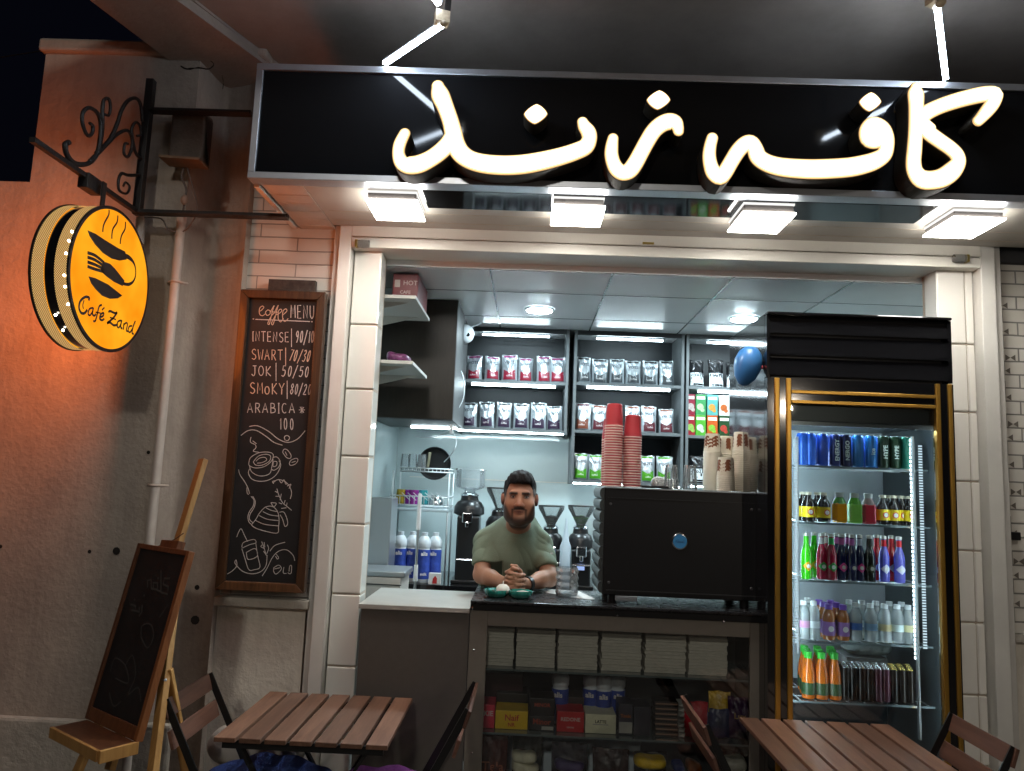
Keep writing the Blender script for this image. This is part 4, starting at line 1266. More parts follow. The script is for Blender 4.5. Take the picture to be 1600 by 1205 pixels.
# ledge
c = ctr(wU * .50, -.02, .05)
nh = Vector((nn.x, nn.y, 0)).normalized()
m = MB(); m.obox(c + nh * .01, Un * (wU * .46), nh * .055, EZ * .008); m.build('ledge', PINED, es_, bevel=.002)
m = MB(); m.obox(c + nh * .068 - EZ * .008, Un * (wU * .46 + .002), nh * .006, EZ * .017); m.build('ledge_lip', PINE, es_, bevel=.002)
m = MB(); m.obox(c + Un * (wU * .46 + .008) + nh * .008 - EZ * .01, Un * .006, nh * .06, EZ * .019); m.build('ledge_end', PINE, es_, bevel=.002)
m = MB(); m.tube(smoothpts([ctr(wU * .3, wV + .0, -.01), ctr(wU * .5, wV + .03, -.02), ctr(wU * .66, wV + .06, -.02)], 5), .0018, 6); tag(m.build('wire_tie', mat('rusty_wire', (.10, .05, .03), .6)), 'thin rusty wire tying the blackboard to the easel mast', 'wire')

# ================================================================ folding tables and chairs
SLAT = wood('stained_acacia', (.20, .105, .066), (.12, .058, .036), .45, (14, 1.2, 14))
SLATC = wood('stained_acacia_chair', (.18, .088, .060), (.11, .052, .036), .45, (14, 1.2, 14))
STEEL = mat('black_steel', (.012, .012, .012), .35)
def make_table():
    t = thing('folding_table', 'x', 'table', (0, 0, 0), 'slatted folding tables')
    for i in range(7):
        x = -.245 + i * .0817
        m = MB(); m.box(x - .0345, x + .0345, -.27, .27, .685, .70); m.build('slat', SLAT, t, bevel=.002)
    for s_ in (-1, 1):
        m = MB(); m.box(-.262, .262, s_ * .235 - .006, s_ * .235 + .006, .658, .6845); m.build('frame_rail', STEEL, t)
        a = Vector((-.21, s_ * .222, .665)); b = Vector((.20, s_ * .222, .012))
        m = MB(); m.bar(a, b, .010, .024, (0, 1, 0)); m.build('leg', STEEL, t)
        a = Vector((.21, s_ * .205, .665)); b = Vector((-.20, s_ * .205, .012))
        m = MB(); m.bar(a, b, .010, .024, (0, 1, 0)); m.build('leg', STEEL, t)
    for x in (-.20, .20):
        m = MB(); m.cyl((x, -.22, .014), (x, .22, .014), .009, n=10); m.build('stretcher', STEEL, t)
    return t
tb = make_table()
q0, q1 = PZ(337, 1148, .70), PZ(613, 1166, .70)
q2 = PZ(648, 1090, .70); q3 = PZ(410, 1083, .70)
c = (q0 + q1 + q2 + q3) / 4
tb.location = (c.x, c.y, 0)
tb['label'] = 'slatted wooden folding table in front of the brown counter panel beside the easel'
qa, qb = PZ(1150, 1119, .70), PZ(1386, 1133, .70)
dup(tb, ((qa.x + qb.x) / 2 + .01, (qa.y + qb.y) / 2 - .27, 0), 0, 'slatted wooden folding table standing in front of the drinks fridge')
def make_chair():
    t = thing('folding_chair', 'x', 'chair', (0, 0, 0), 'slatted folding chairs')
    wd = .185
    for (x, z) in ((-.008, .765), (.022, .672)):
        m = MB(); m.obox((x, 0, z), Vector((.0055, 0, .0017)), (0, wd, 0), Vector((-.009, 0, .028))); m.build('back_slat', SLATC, t, bevel=.0015)
    for s_ in (-1, 1):
        m = MB(); m.bar((-.012, s_ * (wd - .012), .795), (.40, s_ * (wd - .012), .01), .024, .006, (0, 1, 0)); m.build('back_leg_frame', STEEL, t)
        m = MB(); m.bar((.37, s_ * (wd - .022), .44), (.02, s_ * (wd - .022), .01), .024, .006, (0, 1, 0)); m.build('leg', STEEL, t)
    for i in range(5):
        x = .10 + i * .066
        m = MB(); m.box(x - .029, x + .029, -wd, wd, .44, .452); m.build('seat_slat', SLATC, t, bevel=.0015)
    m = MB(); m.cyl((.03, -wd + .02, .02), (.03, wd - .02, .02), .007, n=8); m.cyl((.39, -wd + .012, .03), (.39, wd - .012, .03), .007, n=8); m.build('stretcher', STEEL, t)
    return t
ch = make_chair()
def slat_place(far, near, zc):
    a, b = PZ(*far, zc), PZ(*near, zc)
    return (a + b) / 2
c = slat_place((327, 1068), (268, 1106), .765)
ch.location = (c.x, c.y, 0); ch['label'] = 'folding wooden chair left of the left table, right behind the easel'
c = slat_place((737, 1082), (727, 1120), .765)
dup(ch, (c.x, c.y, 0), math.pi, 'folding wooden chair seen edge-on between the left table and the glass display case')
c = slat_place((1073, 1103), (1103, 1146), .765)
dup(ch, (c.x + .005, c.y, 0), 0, 'folding wooden chair seen edge-on in front of the display case snacks')
c = slat_place((1478, 1131), (1585, 1181), .765)
dup(ch, (c.x, c.y, 0), math.pi, 'folding wooden chair at the right picture edge beside the right table')

# bench with cushions below the left table
FLB = mat('blue_fleece', (.028, .06, .24), .95, var=.2, vscale=20, bump=.8, bscale=120)
FLP = mat('purple_fleece', (.22, .055, .28), .95, var=.2, vscale=20, bump=.8, bscale=120)
WCL = mat('white_cloth', (.50, .47, .43), .9, var=.12, vscale=12, bump=.4, bscale=30)
def lump(name, c, rx, ry, rz, mt, lab, cat, seed, grp=None):
    r_ = random.Random(seed)
    ph = [r_.uniform(0, 6) for _ in range(6)]
    def fn(u, v):
        a, b = u * 2 * math.pi, (v - .5) * math.pi
        cx = math.copysign(abs(math.cos(b)) ** .5, math.cos(b)) 
        x = rx * cx * math.copysign(abs(math.cos(a)) ** .6, math.cos(a)); y = ry * cx * math.copysign(abs(math.sin(a)) ** .6, math.sin(a)); z = rz * math.sin(b)
        w_ = .006 * math.sin(18 * x + ph[0] + 9 * y) + .005 * math.sin(31 * y + ph[1] + 14 * x) + .006 * math.sin(47 * x + ph[2])
        return (c[0] + x, c[1] + y, c[2] + z + w_ * (1 if z > 0 else .1))
    m = MB(); m.grid(fn, 48, 20)
    return tag(m.build(name, mt, smooth=True), lab, cat, grp)
ZB = .40
bc = thing('bench', 'low dark bench below the cushions under the left table', 'bench', (-.9, 2.95, 0))
q0, q1 = PZ(322, 1205, .5), PZ(682, 1205, .5)
bx0, bx1 = q0.x, q1.x
m = MB(); m.box(bx0, bx1, 2.66, 2.98, ZB - .03, ZB); m.build('seat', BLK, bc, bevel=.003)
for x in (bx0 + .05, bx1 - .05):
    for y in (2.70, 2.94):
        m = MB(); m.box(x - .015, x + .015, y - .015, y + .015, 0, ZB - .03); m.build('leg', BLK, bc)
xm = PZ(522, 1200, .5).x
lump('cushion', ((bx0 + xm) / 2, 2.82, ZB + .065), (xm - bx0) / 2 + .005, .16, .056, FLB, 'blue fleece cushion lying on the bench under the left table', 'cushion', 1)
lump('cushion', ((bx1 + xm) / 2 + .01, 2.80, ZB + .055), (bx1 - xm) / 2, .16, .056, FLP, 'purple fleece cushion lying on the bench right of the blue one', 'cushion', 2)
lump('cloth_bundle', (PZ(388, 1180, .5).x, 3.06, ZB + .10), .19, .05, .075, WCL, 'crumpled white cloth bundle behind the blue cushion', 'cloth', 3)
t = thing('wire_rack', 'small grey wire rack box standing behind the white cloth below the left table', 'rack', (-1.0, 3.1, .5))
x0, x1, z0, z1 = RECT(366, 1162, 452, 1180, 3.16)
m = MB(); m.box(x0, x1, 3.13, 3.2, .0, z0); m.build('box_body', mat('rack_grey', (.16, .16, .17), .5), t)
for i in range(9):
    x = x0 + (x1 - x0) * i / 8
    m = MB(); m.tube([(x, 3.13, z0), (x, 3.13, z1)], .0025, 6); m.build('wire', SILV, t)
m = MB(); m.tube([(x0, 3.13, z1), (x1, 3.13, z1)], .004, 6); m.build('wire', SILV, t)
ORD = ['first', 'second', 'third', 'fourth', 'fifth', 'sixth', 'seventh', 'eighth', 'ninth', 'tenth', 'eleventh', 'twelfth', 'thirteenth', 'fourteenth', 'fifteenth', 'sixteenth', 'seventeenth', 'eighteenth', 'nineteenth', 'twentieth']
ORD += ['twenty-' + o for o in ORD[:9]] + ['thirtieth'] + ['thirty-' + o for o in ORD[:9]]
# ================================================================ downlights and shelf lights
GDL = glow('downlight_glow', (.70, .90, .98), 270)
GLS = glow('strip_glow', (.72, .90, .98), 30)
for px, py, lab in ((843, 483, 'round recessed ceiling downlight left of centre in the kiosk ceiling'), (1163, 497, 'round recessed ceiling downlight near the fridge in the kiosk ceiling')):
    c = PZ(px, py, ZC)
    t = thing('downlight', lab, 'lamp', (c.x, c.y, ZC), 'ceiling downlights')
    m = MB(); m.lathe((c.x, c.y, ZC), [(.062, -.0105), (.078, -.010), (.088, -.002), (.088, -.0002)], 32, cap=False); m.build('trim_ring', mat('ring_white', (.75, .78, .8), .3), t, smooth=True)
    m = MB(); m.lathe((c.x, c.y, ZC), [(.0, -.010), (.071, -.0115)], 32, cap=False); m.build('diffuser', GDL, t)
# ================================================================ coffee shelving
YSH = 4.75
shu = thing('shelving_unit', 'grey three-bay shelving unit on the back wall stocked with coffee bags', 'shelves', (0.4, YSH, 1.6))
bays = [(714, 888, [597, 672]), (896, 1069, [602, 677, 755]), (1072, 1232, [608, 685, 760])]
ZB_ = {}
for bi, (xa_, xb_, sh) in enumerate(bays):
    x0, x1 = P(xa_, 600, YSH).x, P(xb_, 600, YSH).x
    xm = (xa_ + xb_) / 2
    zbot = P(xm, sh[-1], YSH).z
    for s_, x in ((-1, x0), (1, x1)):
        m = MB(); m.box(x - (0 if s_ < 0 else .018), x + (.018 if s_ < 0 else 0), YSH, YBK - .006, zbot - .018, ZC - .001); m.build('upright', SHELFM, shu, bevel=.001)
    m = MB(); m.box(x0 + .018, x1 - .018, YBK - .02, YBK - .0055, zbot, ZC - .001); m.build('back_panel', SHELFD, shu)
    m = MB(); m.box(x0 + .018, x1 - .018, YSH + .004, YSH + .016, ZC - .03, ZC - .001); m.build('top_rail', SHELFD, shu)
    for si, y in enumerate(sh):
        z = P(xm, y, YSH).z
        ZB_[(bi, si)] = z + .009
        m = MB(); m.box(x0 + .018, x1 - .018, YSH + .003, YBK - .02, z - .009, z + .009); m.build('shelf_board', SHELFM, shu, bevel=.001)
    # led bars
    for si, zz in ((0, ZC - .035), (1, P(xm, sh[0], YSH).z - .012)):
        d = .10 if si else .16
        m = MB(); m.box(x0 + d * .9, x1 - d * .8, YSH + .05, YSH + .062, zz - .010, zz - .001)
        o = m.build('led_bar', GLS, shu)
    m = MB(); m.box(x0 + .02, x1 - .02, YSH + .02, YSH + .035, zbot - .017, zbot - .0095) if bi < 2 else m.box(x0 + .04, x1 - .1, YSH + .02, YSH + .03, zbot - .014, zbot - .0095)
    m.build('led_bar', glow('strip_under', (.74, .92, .98), 28), shu)
# ---- coffee bag prototype
FOIL = mat('silver_foil', (.46, .50, .53), .32, metal=.65, bump=.9, bscale=28)
FOILB = mat('black_foil', (.012, .012, .014), .2, metal=.3, bump=.8, bscale=25)
BW, BH = .1, .168
def bag_mesh(seed, w=BW, h=BH, dd=.028):
    r_ = random.Random(seed)
    ph = [r_.uniform(0, 6.28) for _ in range(6)]
    def surf(side):
        def fn(u, v):
            x = (u - .5) * w * (1 - .05 * math.sin(math.pi * v))
            e = (1 - abs(2 * u - 1) ** 3)
            p = e * (1 - v ** 2.2) * (1 - (1 - min(1, v * 9)) ** 2 * .5)
            cr = 0.0026 * math.sin(19 * u + ph[0] + 7 * v) * math.sin(11 * v + ph[1]) + .0020 * math.sin(27 * v + 14 * u + ph[2]) * v + .0012 * math.sin(31 * u - 12 * v + ph[4])
            return (x, side * (dd * p + cr * min(1, v * 3)), h * v + (0.002 * math.sin(9 * u + ph[3]) if v > .99 else 0))
        return fn
    m = MB()
    m.grid(surf(-1), 14, 18)
    f2 = surf(1)
    m.grid(lambda u, v: f2(1 - u, v), 14, 18)
    return m, surf(-1)
def make_bag(seed, lab, band, low, foil=None, txt='VOTE', style=0):
    t = thing('coffee_bag', lab, 'coffee bag', (0, 0, 0))
    m, fs = bag_mesh(seed)
    m.build('pouch', foil or FOIL, t, smooth=True)
    def patch(name, u0, u1, v0, v1, mt, notch=0.0, nx=8, ny=5):
        m = MB()
        def fn(u, v):
            uu = u0 + (u1 - u0) * u
            vt = v1 - notch * (1 - abs(2 * u - 1)) 
            q = fs(uu, v0 + (vt - v0) * v)
            return (q[0], q[1] - .0012, q[2])
        m.grid(fn, nx, ny); return m.build(name, mt, t, smooth=True)
    patch('top_band', .12, .88, .90, .975, band)
    if style == 0:
        patch('lower_label', .12, .88, .06, .44, low, .12)
        q = fs(.5, .70)
        tm = text_mb(txt, .026, (0, q[1] - .001, q[2]), EX, EZ, .0045, bold=.0008); tm.build('printed_name', mat('print_dark', (.10, .11, .13), .5), t)
        q = fs(.5, .2)
        tm = text_mb('coffee', .016, (0, q[1] - .002, q[2]), EX, EZ, .005); tm.build('printed_name', mat('print_white', (.75, .72, .72), .5), t)
    else:
        patch('white_label', .04, .96, .04, .52, mat('white_label', (.68, .72, .74), .4))
        q = fs(.5, .42)
        tm = text_mb(txt, .030, (0, q[1] - .001, q[2]), EX, EZ, .006, bold=.001); tm.build('printed_name', mat('print_black', (.02, .02, .03), .5), t)
    return t
CRIM = mat('crimson_print', (.22, .010, .028), .35)
NAVY = mat('dark_violet_print', (.028, .014, .035), .35)
GRYP = mat('charcoal_print', (.045, .05, .055), .35)
BURG = mat('burgundy_print', (.09, .015, .022), .35)
BRWN = mat('brown_print', (.16, .045, .025), .35)
LIME = mat('lime_print', (.06, .26, .012), .35)
PUR = mat('purple_band', (.20, .02, .10), .35)
protos = {}
def bag(kind, seed):
    k = (kind, seed)
    if k in protos: return None
    spec = {'crimson': (PUR, CRIM), 'violet': (BLK, NAVY), 'charcoal': (BLK, GRYP), 'burgundy': (BRWN, BURG), 'brown': (BURG, BRWN), 'lime': (LIME, LIME)}
    if kind == 'black': t = make_bag(seed, '', BLK, BLK, FOILB, 'VoTE', 1)
    else: t = make_bag(seed, '', spec[kind][0], spec[kind][1])
    protos[k] = t
    return t
def put_bag(kind, seed, x, z, lab, grp, rz, sc_=1.0):
    k = (kind, seed)
    loc = (x, YSH + .075, z)
    if k not in protos:
        t = bag(kind, seed); t.location = loc; t.rotation_euler = (0, 0, rz)
    else:
        t = dup(protos[k], loc, rz)
    t['label'] = lab; t['group'] = grp; t.scale = (rnd.uniform(.94, 1.04), 1.15, sc_); t.rotation_euler = (rnd.uniform(-.07, .02), rnd.uniform(-.035, .035), rz); t.location.x += rnd.uniform(-.004, .004); t.location.y += rnd.uniform(-.012, .012)
rows = [('crimson', (0, 0), [738, 767, 793.5, 820, 848, 870.5], 'silver bag with crimson label, {} from left on upper shelf in the left bay'),
        ('violet', (0, 1), [735, 762.5, 788, 815, 842.7, 868.4], 'silver bag with dark violet label, {} from left on bottom shelf in the left bay'),
        ('charcoal', (1, 0), [911, 937, 963.3, 989.5, 1015.6, 1041.8], 'silver bag with charcoal label, {} from left on upper shelf in the middle bay'),
        ('burgundy', (1, 1), [911, 937, 963, 989, 1016, 1043], 'silver bag with dark red label, {} from left on middle shelf in the middle bay'),
        ('lime', (1, 2), [910, 934, 988, 1014, 1041], 'silver bag with lime green label, {} from left on lowest shelf in the middle bay'),
        ('black', (2, 0), [1088, 1119, 1149], 'black bag with white VoTE label, {} from left on upper shelf in the right bay')]
for kind, key, xs, lab in rows:
    for i, px in enumerate(xs):
        kk = 'brown' if (kind == 'burgundy' and i == 0) else kind
        x = P(px, 630, YSH + .05).x
        l_ = lab.format(ORD[i])
        if kk == 'brown': l_ = 'silver bag with copper brown label, leftmost on the middle shelf in the middle bay'
        put_bag(kk, i % 3, x, ZB_[key] + .001, l_, 'coffee bags on the back shelves', rnd.uniform(-.28, .28), rnd.uniform(.93, 1.05) * (1.08 if kk == 'black' else 1))
# tea boxes
teac = [[('a01c3a', 'd8c8c0'), ('3f9d5a', 'cfe3b0'), ('5fb6b0', 'f0a040'), ('e8e4dc', 'd06828')], [('b02030', 'a8d860'), ('58b030', 'dce8d0'), ('d86020', '90c840'), ('1d4a22', 'c84030')]]
names = [['wine red', 'green', 'turquoise', 'white'], ['crimson', 'bright green', 'orange', 'dark green']]
edges = [(1074.5, 1086), (1087, 1103), (1105, 1121.5), (1123.5, 1140)]
for r_ in (1, 0):
    for c_, (xa_, xb_) in enumerate(edges):
        x0, x1 = P(xa_, 650, YSH + .03).x, P(xb_, 650, YSH + .03).x
        z0 = ZB_[(2, 1)] + .001 + (.130 if r_ == 0 else 0)
        t = thing('tea_box', f'{names[r_][c_]} tea carton in the {"upper" if r_ == 0 else "lower"} row on the middle shelf in the right bay', 'tea box', ((x0 + x1) / 2, YSH + .06, z0), 'tea cartons on the right bay')
        c1, c2 = teac[r_][c_]
        y = YSH + .03
        m = MB(); m.box(x0, x1, y, y + .09, z0, z0 + .129); m.build('carton', mat('carton_' + c1, tuple(v * .6 for v in rgb(c1)), .35, var=.2, vscale=30), t, bevel=.001)
        m = MB(); m.lathe(((x0 + x1) / 2 - .004, y, z0 + .05), [(.0, -.0012), (.021, -.0012)], 14, cap=False, axis='Y'); m.lathe(((x0 + x1) / 2 + .01, y, z0 + .03), [(.0, -.0018), (.012, -.0018)], 10, cap=False, axis='Y')
        m.build('printed_picture', mat('pic_' + c2, tuple(v * .6 for v in rgb(c2)), .4, var=.35, vscale=60), t)
        m = MB(); m.box(x0 + .006, x1 - .006, y - .001, y + .0005, z0 + .098, z0 + .116); m.build('title_band', mat('band_' + c2, rgb('e6efe0'), .4), t)
# lowest shelf in the right bay: dark bags
for i, px in enumerate((1090, 1122, 1155)):
    x = P(px, 740, YSH + .05).x
    put_bag('black', i, x, ZB_[(2, 2)] + .001, f'dark bag {ORD[i]} from left on lowest shelf in the right bay', 'coffee bags on the back shelves', rnd.uniform(-.1, .1))

# ================================================================ dark cupboard, wall brackets, camera
YCB = 4.05
x1 = P(712, 560, YCB).x
zcb = P(660, 655, YCB).z
cu = thing('wall_cupboard', 'dark brown wall cupboard hanging at the left end of the back wall under the ceiling', 'cupboard', ((XL + x1) / 2, YCB, zcb))
m = MB(); m.box(XL + .002, x1, YCB + .02, YBK - .35, zcb, ZC - .002); m.build('carcass', mat('grey_carcass', (.035, .036, .036), .5), cu)
m = MB(); m.box(XL + .004, x1 - .001, YCB, YCB + .0185, zcb + .002, ZC - .004); m.build('door', CAB, cu, bevel=.002)
m = MB(); xx = P(642, 673, 4.6).x; m.box(xx, x1 - .03, 4.60, 4.615, zcb - .012, zcb - .001); m.build('led_bar', MC['strip_under'], cu)
SHW = mat('pale_shelf', (.50, .49, .46), .45)
def bracket_shelf(lab, yt, px0, pxr, yf, yb_, zt):
    x1 = P(pxr, yt, yf).x
    t = thing('wall_shelf', lab, 'shelf', (XL + .1, yf, zt), 'small shelves on the left wall')
    m = MB(); m.box(XL + .002, x1, yf, yb_, zt - .016, zt); m.build('board', SHW, t, bevel=.001)
    for y in (yf + .08, yb_ - .1):
        m = MB(); m.add([(XL + .003, y, zt - .0165), (x1 - .04, y, zt - .0165), (XL + .003, y, zt - .09), (XL + .003, y + .006, zt - .0165), (x1 - .04, y + .006, zt - .0165), (XL + .003, y + .006, zt - .09)], [(0, 1, 2), (5, 4, 3), (0, 3, 4, 1), (1, 4, 5, 2)])
        m.build('bracket', WTRIM2, t)
    return x1
za = P(625, 461, 3.45).z
xs_ = bracket_shelf('upper pale bracket shelf with a red box on the left inner wall', 461, 597, 650, 3.45, 3.95, za)
zb2 = P(620, 563, 3.45).z
bracket_shelf('lower pale bracket shelf with a purple packet on the left inner wall', 563, 592, 645, 3.45, 3.95, zb2)
x0, x1, z0, z1 = RECT(614, 417, 655, 458, 3.52)
t = thing('red_carton', 'red printed carton on the upper bracket shelf under the ceiling', 'box', ((x0 + x1) / 2, 3.6, za))
m = MB(); m.box(x0, x1 - .004, 3.52, 3.85, za + .0005, min(z1, ZC - .01)); m.build('carton', mat('carton_red', (.14, .008, .012), .4, var=.2, vscale=20), t, bevel=.004)
m = MB(); m.box(x0 + .01, x0 + .035, 3.518, 3.5205, za + .055, za + .09); m.build('barcode', mat('bar', (.5, .42, .38), .6), t)
tm = text_mb('HOT', .032, ((x0 + x1) / 2 + .022, 3.518, za + .075), EX, EZ, .001); tm.build('lettering', mat('print_pale', (.6, .45, .42), .5), t)
tm = text_mb('CAFE', .022, ((x0 + x1) / 2 + .0, 3.518, za + .03), EX, EZ, .001); tm.build('lettering', MC['print_pale'], t)
c = P(618, 549, 3.55)
lump('packet', (c.x + .01, 3.6, zb2 + .03), .055, .07, .028, mat('purple_packet', (.13, .03, .10), .3, var=.6, vscale=40, bump=.8, bscale=40), 'crumpled purple snack packet on the lower bracket shelf', 'packet', 5)
cc = P(727, 522, 4.5)
t = thing('security_camera', 'white dome security camera on the corner of the dark cupboard', 'camera', cc)
WPL = mat('white_plastic', (.72, .75, .78), .3)
m = MB(); m.ball(cc, .055, .05, .058, 24, 16); m.build('housing', WPL, t, smooth=True)
for dx in (-.015, .018):
    m = MB(); m.lathe((cc.x + dx, cc.y - .041, cc.z - .005 - abs(dx) * .3), [(0, -.006), (.012, -.005), (.014, .004)], 14, cap=False, axis='Y'); m.build('lens', BLKG, t, smooth=True)
for a, b in (((735, 512), (752, 505)), ((716, 512), (722, 503))):
    m = MB(); m.tube([tuple(P(*a, 4.5)), tuple(P(*b, 4.48))], .004, 6); m.build('aerial', WPL, t)
WIRE = mat('white_wire', (.65, .68, .70), .5)
m = MB()
m.tube(smoothpts([P(716, 540, 4.4), P(714, 565, 4.4), P(724, 590, 4.4), P(724, 622, 4.4), P(710, 650, 4.4), P(706, 668, 4.4), P(713, 690, 4.4), P(708, 706, 4.4), P(694, 722, 4.6)], 5), .0028, 6)
tag(m.build('cable', WIRE, smooth=True), 'thin white cable dangling from the security camera beside the dark cupboard', 'cable')
m = MB(); m.tube(smoothpts([P(648, 682, 4.5), P(665, 684, 4.5), P(690, 679, 4.5), P(706, 664, 4.5)], 5), .0028, 6)
tag(m.build('cable', WIRE, smooth=True), 'white light cable looping below the dark cupboard', 'cable')
m = MB(); m.box(P(703, 664, 4.06).x, P(708, 664, 4.06).x, 4.055, 4.065, P(705, 678, 4.06).z, P(705, 664, 4.06).z)
tag(m.build('plug', WPL), 'small white plug at the lower corner of the dark cupboard', 'plug')

# ================================================================ back counter with grinders
ZK = .95
YKF = 4.42
bk = thing('back_counter', 'black back counter along the rear wall behind the man', 'counter', (0.3, 4.7, 0))
m = MB(); m.box(XL + .002, 1.6, YKF, YBK - .002, ZK - .03, ZK); m.build('worktop', BLKG, bk, bevel=.003)
m = MB(); m.box(XL + .004, 1.6, YKF + .02, YBK - .01, .0, ZK - .031); m.build('cabinet', BLK, bk)
CLR = glassy('clear_hopper', (.92, .95, .96), .06, .08, .22)
CHR = mat('chrome', (.75, .77, .8), .12, metal=1)
def grinder(px, ytop, lab, Y=4.62, s=1.0, screen=False, beans=None, hop='box'):
    c = P(px, 905, Y); x = c.x
    t = thing('coffee_grinder', lab, 'coffee grinder', (x, Y, ZK), 'coffee grinders')
    ztop = P(px, ytop, Y).z
    H = ztop - ZK
    hb = ztop - .155 * s
    m = MB(); m.box(x - .062 * s, x + .068 * s, Y - .09, Y + .12, ZK + .001, hb - .12); m.build('body', BLK, t, bevel=.012, seg=3)
    m = MB(); m.box(x - .082 * s, x + .088 * s, Y - .11, Y + .13, ZK + .0005, ZK + .02); m.build('base_tray', BLK, t, bevel=.004)
    m = MB(); m.lathe((x, Y, hb - .125), [(.062 * s, 0), (.092 * s, .015), (.09 * s, .055), (.072 * s, .085), (.055 * s, .095), (.05 * s, .12)], 24); m.build('grinding_head', BLK, t, auto=40)
    m = MB(); m.lathe((x, Y, hb - .012), [(.04 * s, 0), (.055 * s, .008), (.055 * s, .016), (.035 * s, .03)], 24); m.build('collar', CHR, t, auto=40)
    m = MB()
    if hop == 'box': prof_ = [(.028, .012), (.035, .03), (.082, .045), (.086, .06), (.086, .148)]
    else: prof_ = [(.024, .012), (.03, .02), (.055, .07), (.09, .13), (.093, .15)]
    m.lathe((x, Y, hb), [(a * s, b * s) for a, b in prof_], 28, cap=False); m.build('hopper', CLR, t, auto=40)
    m = MB(); m.lathe((x, Y, hb + .148 * s), [(.0, .008), (.092 * s, .008), (.095 * s, 0), (.0, -.001)], 28, cap=False); m.build('hopper_lid', BLK if hop != 'box' else CLR, t, auto=40)
    if beans is not None:
        m = MB(); m.lathe((x, Y, hb), [(.0, .02 * s), (.03 * s, .025 * s), (.058 * s, .075 * s), (.0, .09 * s)], 20, cap=False); m.build('beans', beans, t, auto=40)
    m = MB(); m.box(x - .03, x + .03, Y - .125, Y - .088, hb - .16, hb - .10); m.box(x - .012, x + .012, Y - .13, Y - .09, hb - .185, hb - .15); m.build('spout', CHR, t, bevel=.006)
    m = MB(); m.tube([(x - .05, Y - .13, ZK + .14), (x + .05, Y - .13, ZK + .14)], .006, 8); m.build('fork_rest', CHR, t)
    if screen:
        m = MB(); m.box(x - .022, x + .022, Y - .0925, Y - .0905, hb - .235, hb - .20); m.build('screen', glow('blue_screen', (.30, .42, .75), .6), t)
    return t
grinder(728, 733, 'black coffee grinder with a square clear hopper left of the man')
grinder(776, 762, 'black coffee grinder with a dark-lidded cone hopper hidden behind the man', Y=4.7, hop='cone', s=.9)
grinder(858, 790, 'black coffee grinder with dark-lidded hopper just right of the man\'s shoulder', Y=4.66, hop='cone', s=.85, beans=mat('beans', (.05, .025, .015), .5))
grinder(905, 790, 'black coffee grinder with a small blue screen beside the espresso machine', Y=4.60, hop='cone', s=.85, screen=True, beans=LIME)
# squeeze bottle
def bottle_prof(r, h, neck=.35, capr=.45, caph=.08):
    return [(r * .9, 0), (r, h * .03), (r, h * .62), (r * .85, h * .72), (r * neck, h * .84), (r * neck, h * (1 - caph))], [(r * capr, h * (1 - caph)), (r * capr, h), (0, h)]
c = P(882, 905, 4.5)
t = thing('squeeze_bottle', 'translucent squeeze bottle standing between the two grinders right of the man', 'bottle', (c.x, 4.5, ZK))
m = MB(); m.lathe((c.x, 4.5, ZK + .001), [(.03, 0), (.032, .01), (.032, .24), (.02, .27), (.008, .36), (.004, .40), (.0, .40)], 18); m.build('body', mat('milky_plastic', (.45, .52, .58), .3), t, auto=40)
# row of blue and white milk bottles
MILK = mat('milk_white', (.66, .70, .74), .3); MBL = mat('milk_blue', (.04, .075, .36), .3, var=.35, vscale=30)
def milk(loc, lab, first=[None]):
    if first[0] is None:
        t = thing('milk_bottle', lab, 'bottle', (0, 0, 0), 'milk bottles on the back counter')
        m = MB(); m.lathe((0, 0, 0), [(.033, 0), (.037, .006), (.037, .03), (.0365, .15), (.036, .18), (.033, .195), (.038, .205), (.038, .235), (.024, .26), (.018, .265)], 22); m.build('body', MILK, t, auto=35)
        m = MB(); m.lathe((0, 0, 0), [(.0375, .022), (.0378, .188)], 22, cap=False); m.build('label', MBL, t, smooth=True)
        m = MB(); m.lathe((0, 0, 0), [(.018, .262), (.019, .285), (.0, .286)], 16, cap=False); m.build('cap', MILK, t, auto=35)
        tm = text_mb('alis', .03, (0, -.0388, .165), EX, EZ, .001, bold=.001); tm.build('printed_name', mat('print_white', (.75, .72, .72), .5), t)
        tm = text_mb('milk', .022, (0, -.0385, .05), EX, EZ, .001, bold=.0005); tm.build('printed_name', MC['print_white'], t)
        t.location = loc; first[0] = t
        return t
    return dup(first[0], loc, rnd.uniform(-.3, .3), lab)
for i, px in enumerate((624, 643, 661.5, 679)):
    Ym = 4.50 + (.03 if i % 2 else 0)
    milk((P(px, 880, Ym).x, Ym, ZK + .001), f'blue and white milk bottle, {ORD[i]} from the left in the row under the dish rack')
c = P(679, 893, 4.42)
t = thing('table_card', 'small white card with a red mark standing on the back counter', 'card', (c.x, 4.46, ZK))
m = MB(); m.box(c.x - .034, c.x + .034, 4.44, 4.475, ZK + .001, ZK + .062); m.build('card', mat('card_white', (.7, .68, .66), .6), t)
m = MB(); m.add([(c.x - .012, 4.4385, ZK + .005), (c.x + .014, 4.4385, ZK + .005), (c.x + .014, 4.4385, ZK + .035), (c.x + .002, 4.4385, ZK + .05), (c.x - .010, 4.4385, ZK + .032)], [(0, 1, 2, 3, 4)]); m.build('red_mark', mat('mark_red', (.5, .03, .03), .5), t)
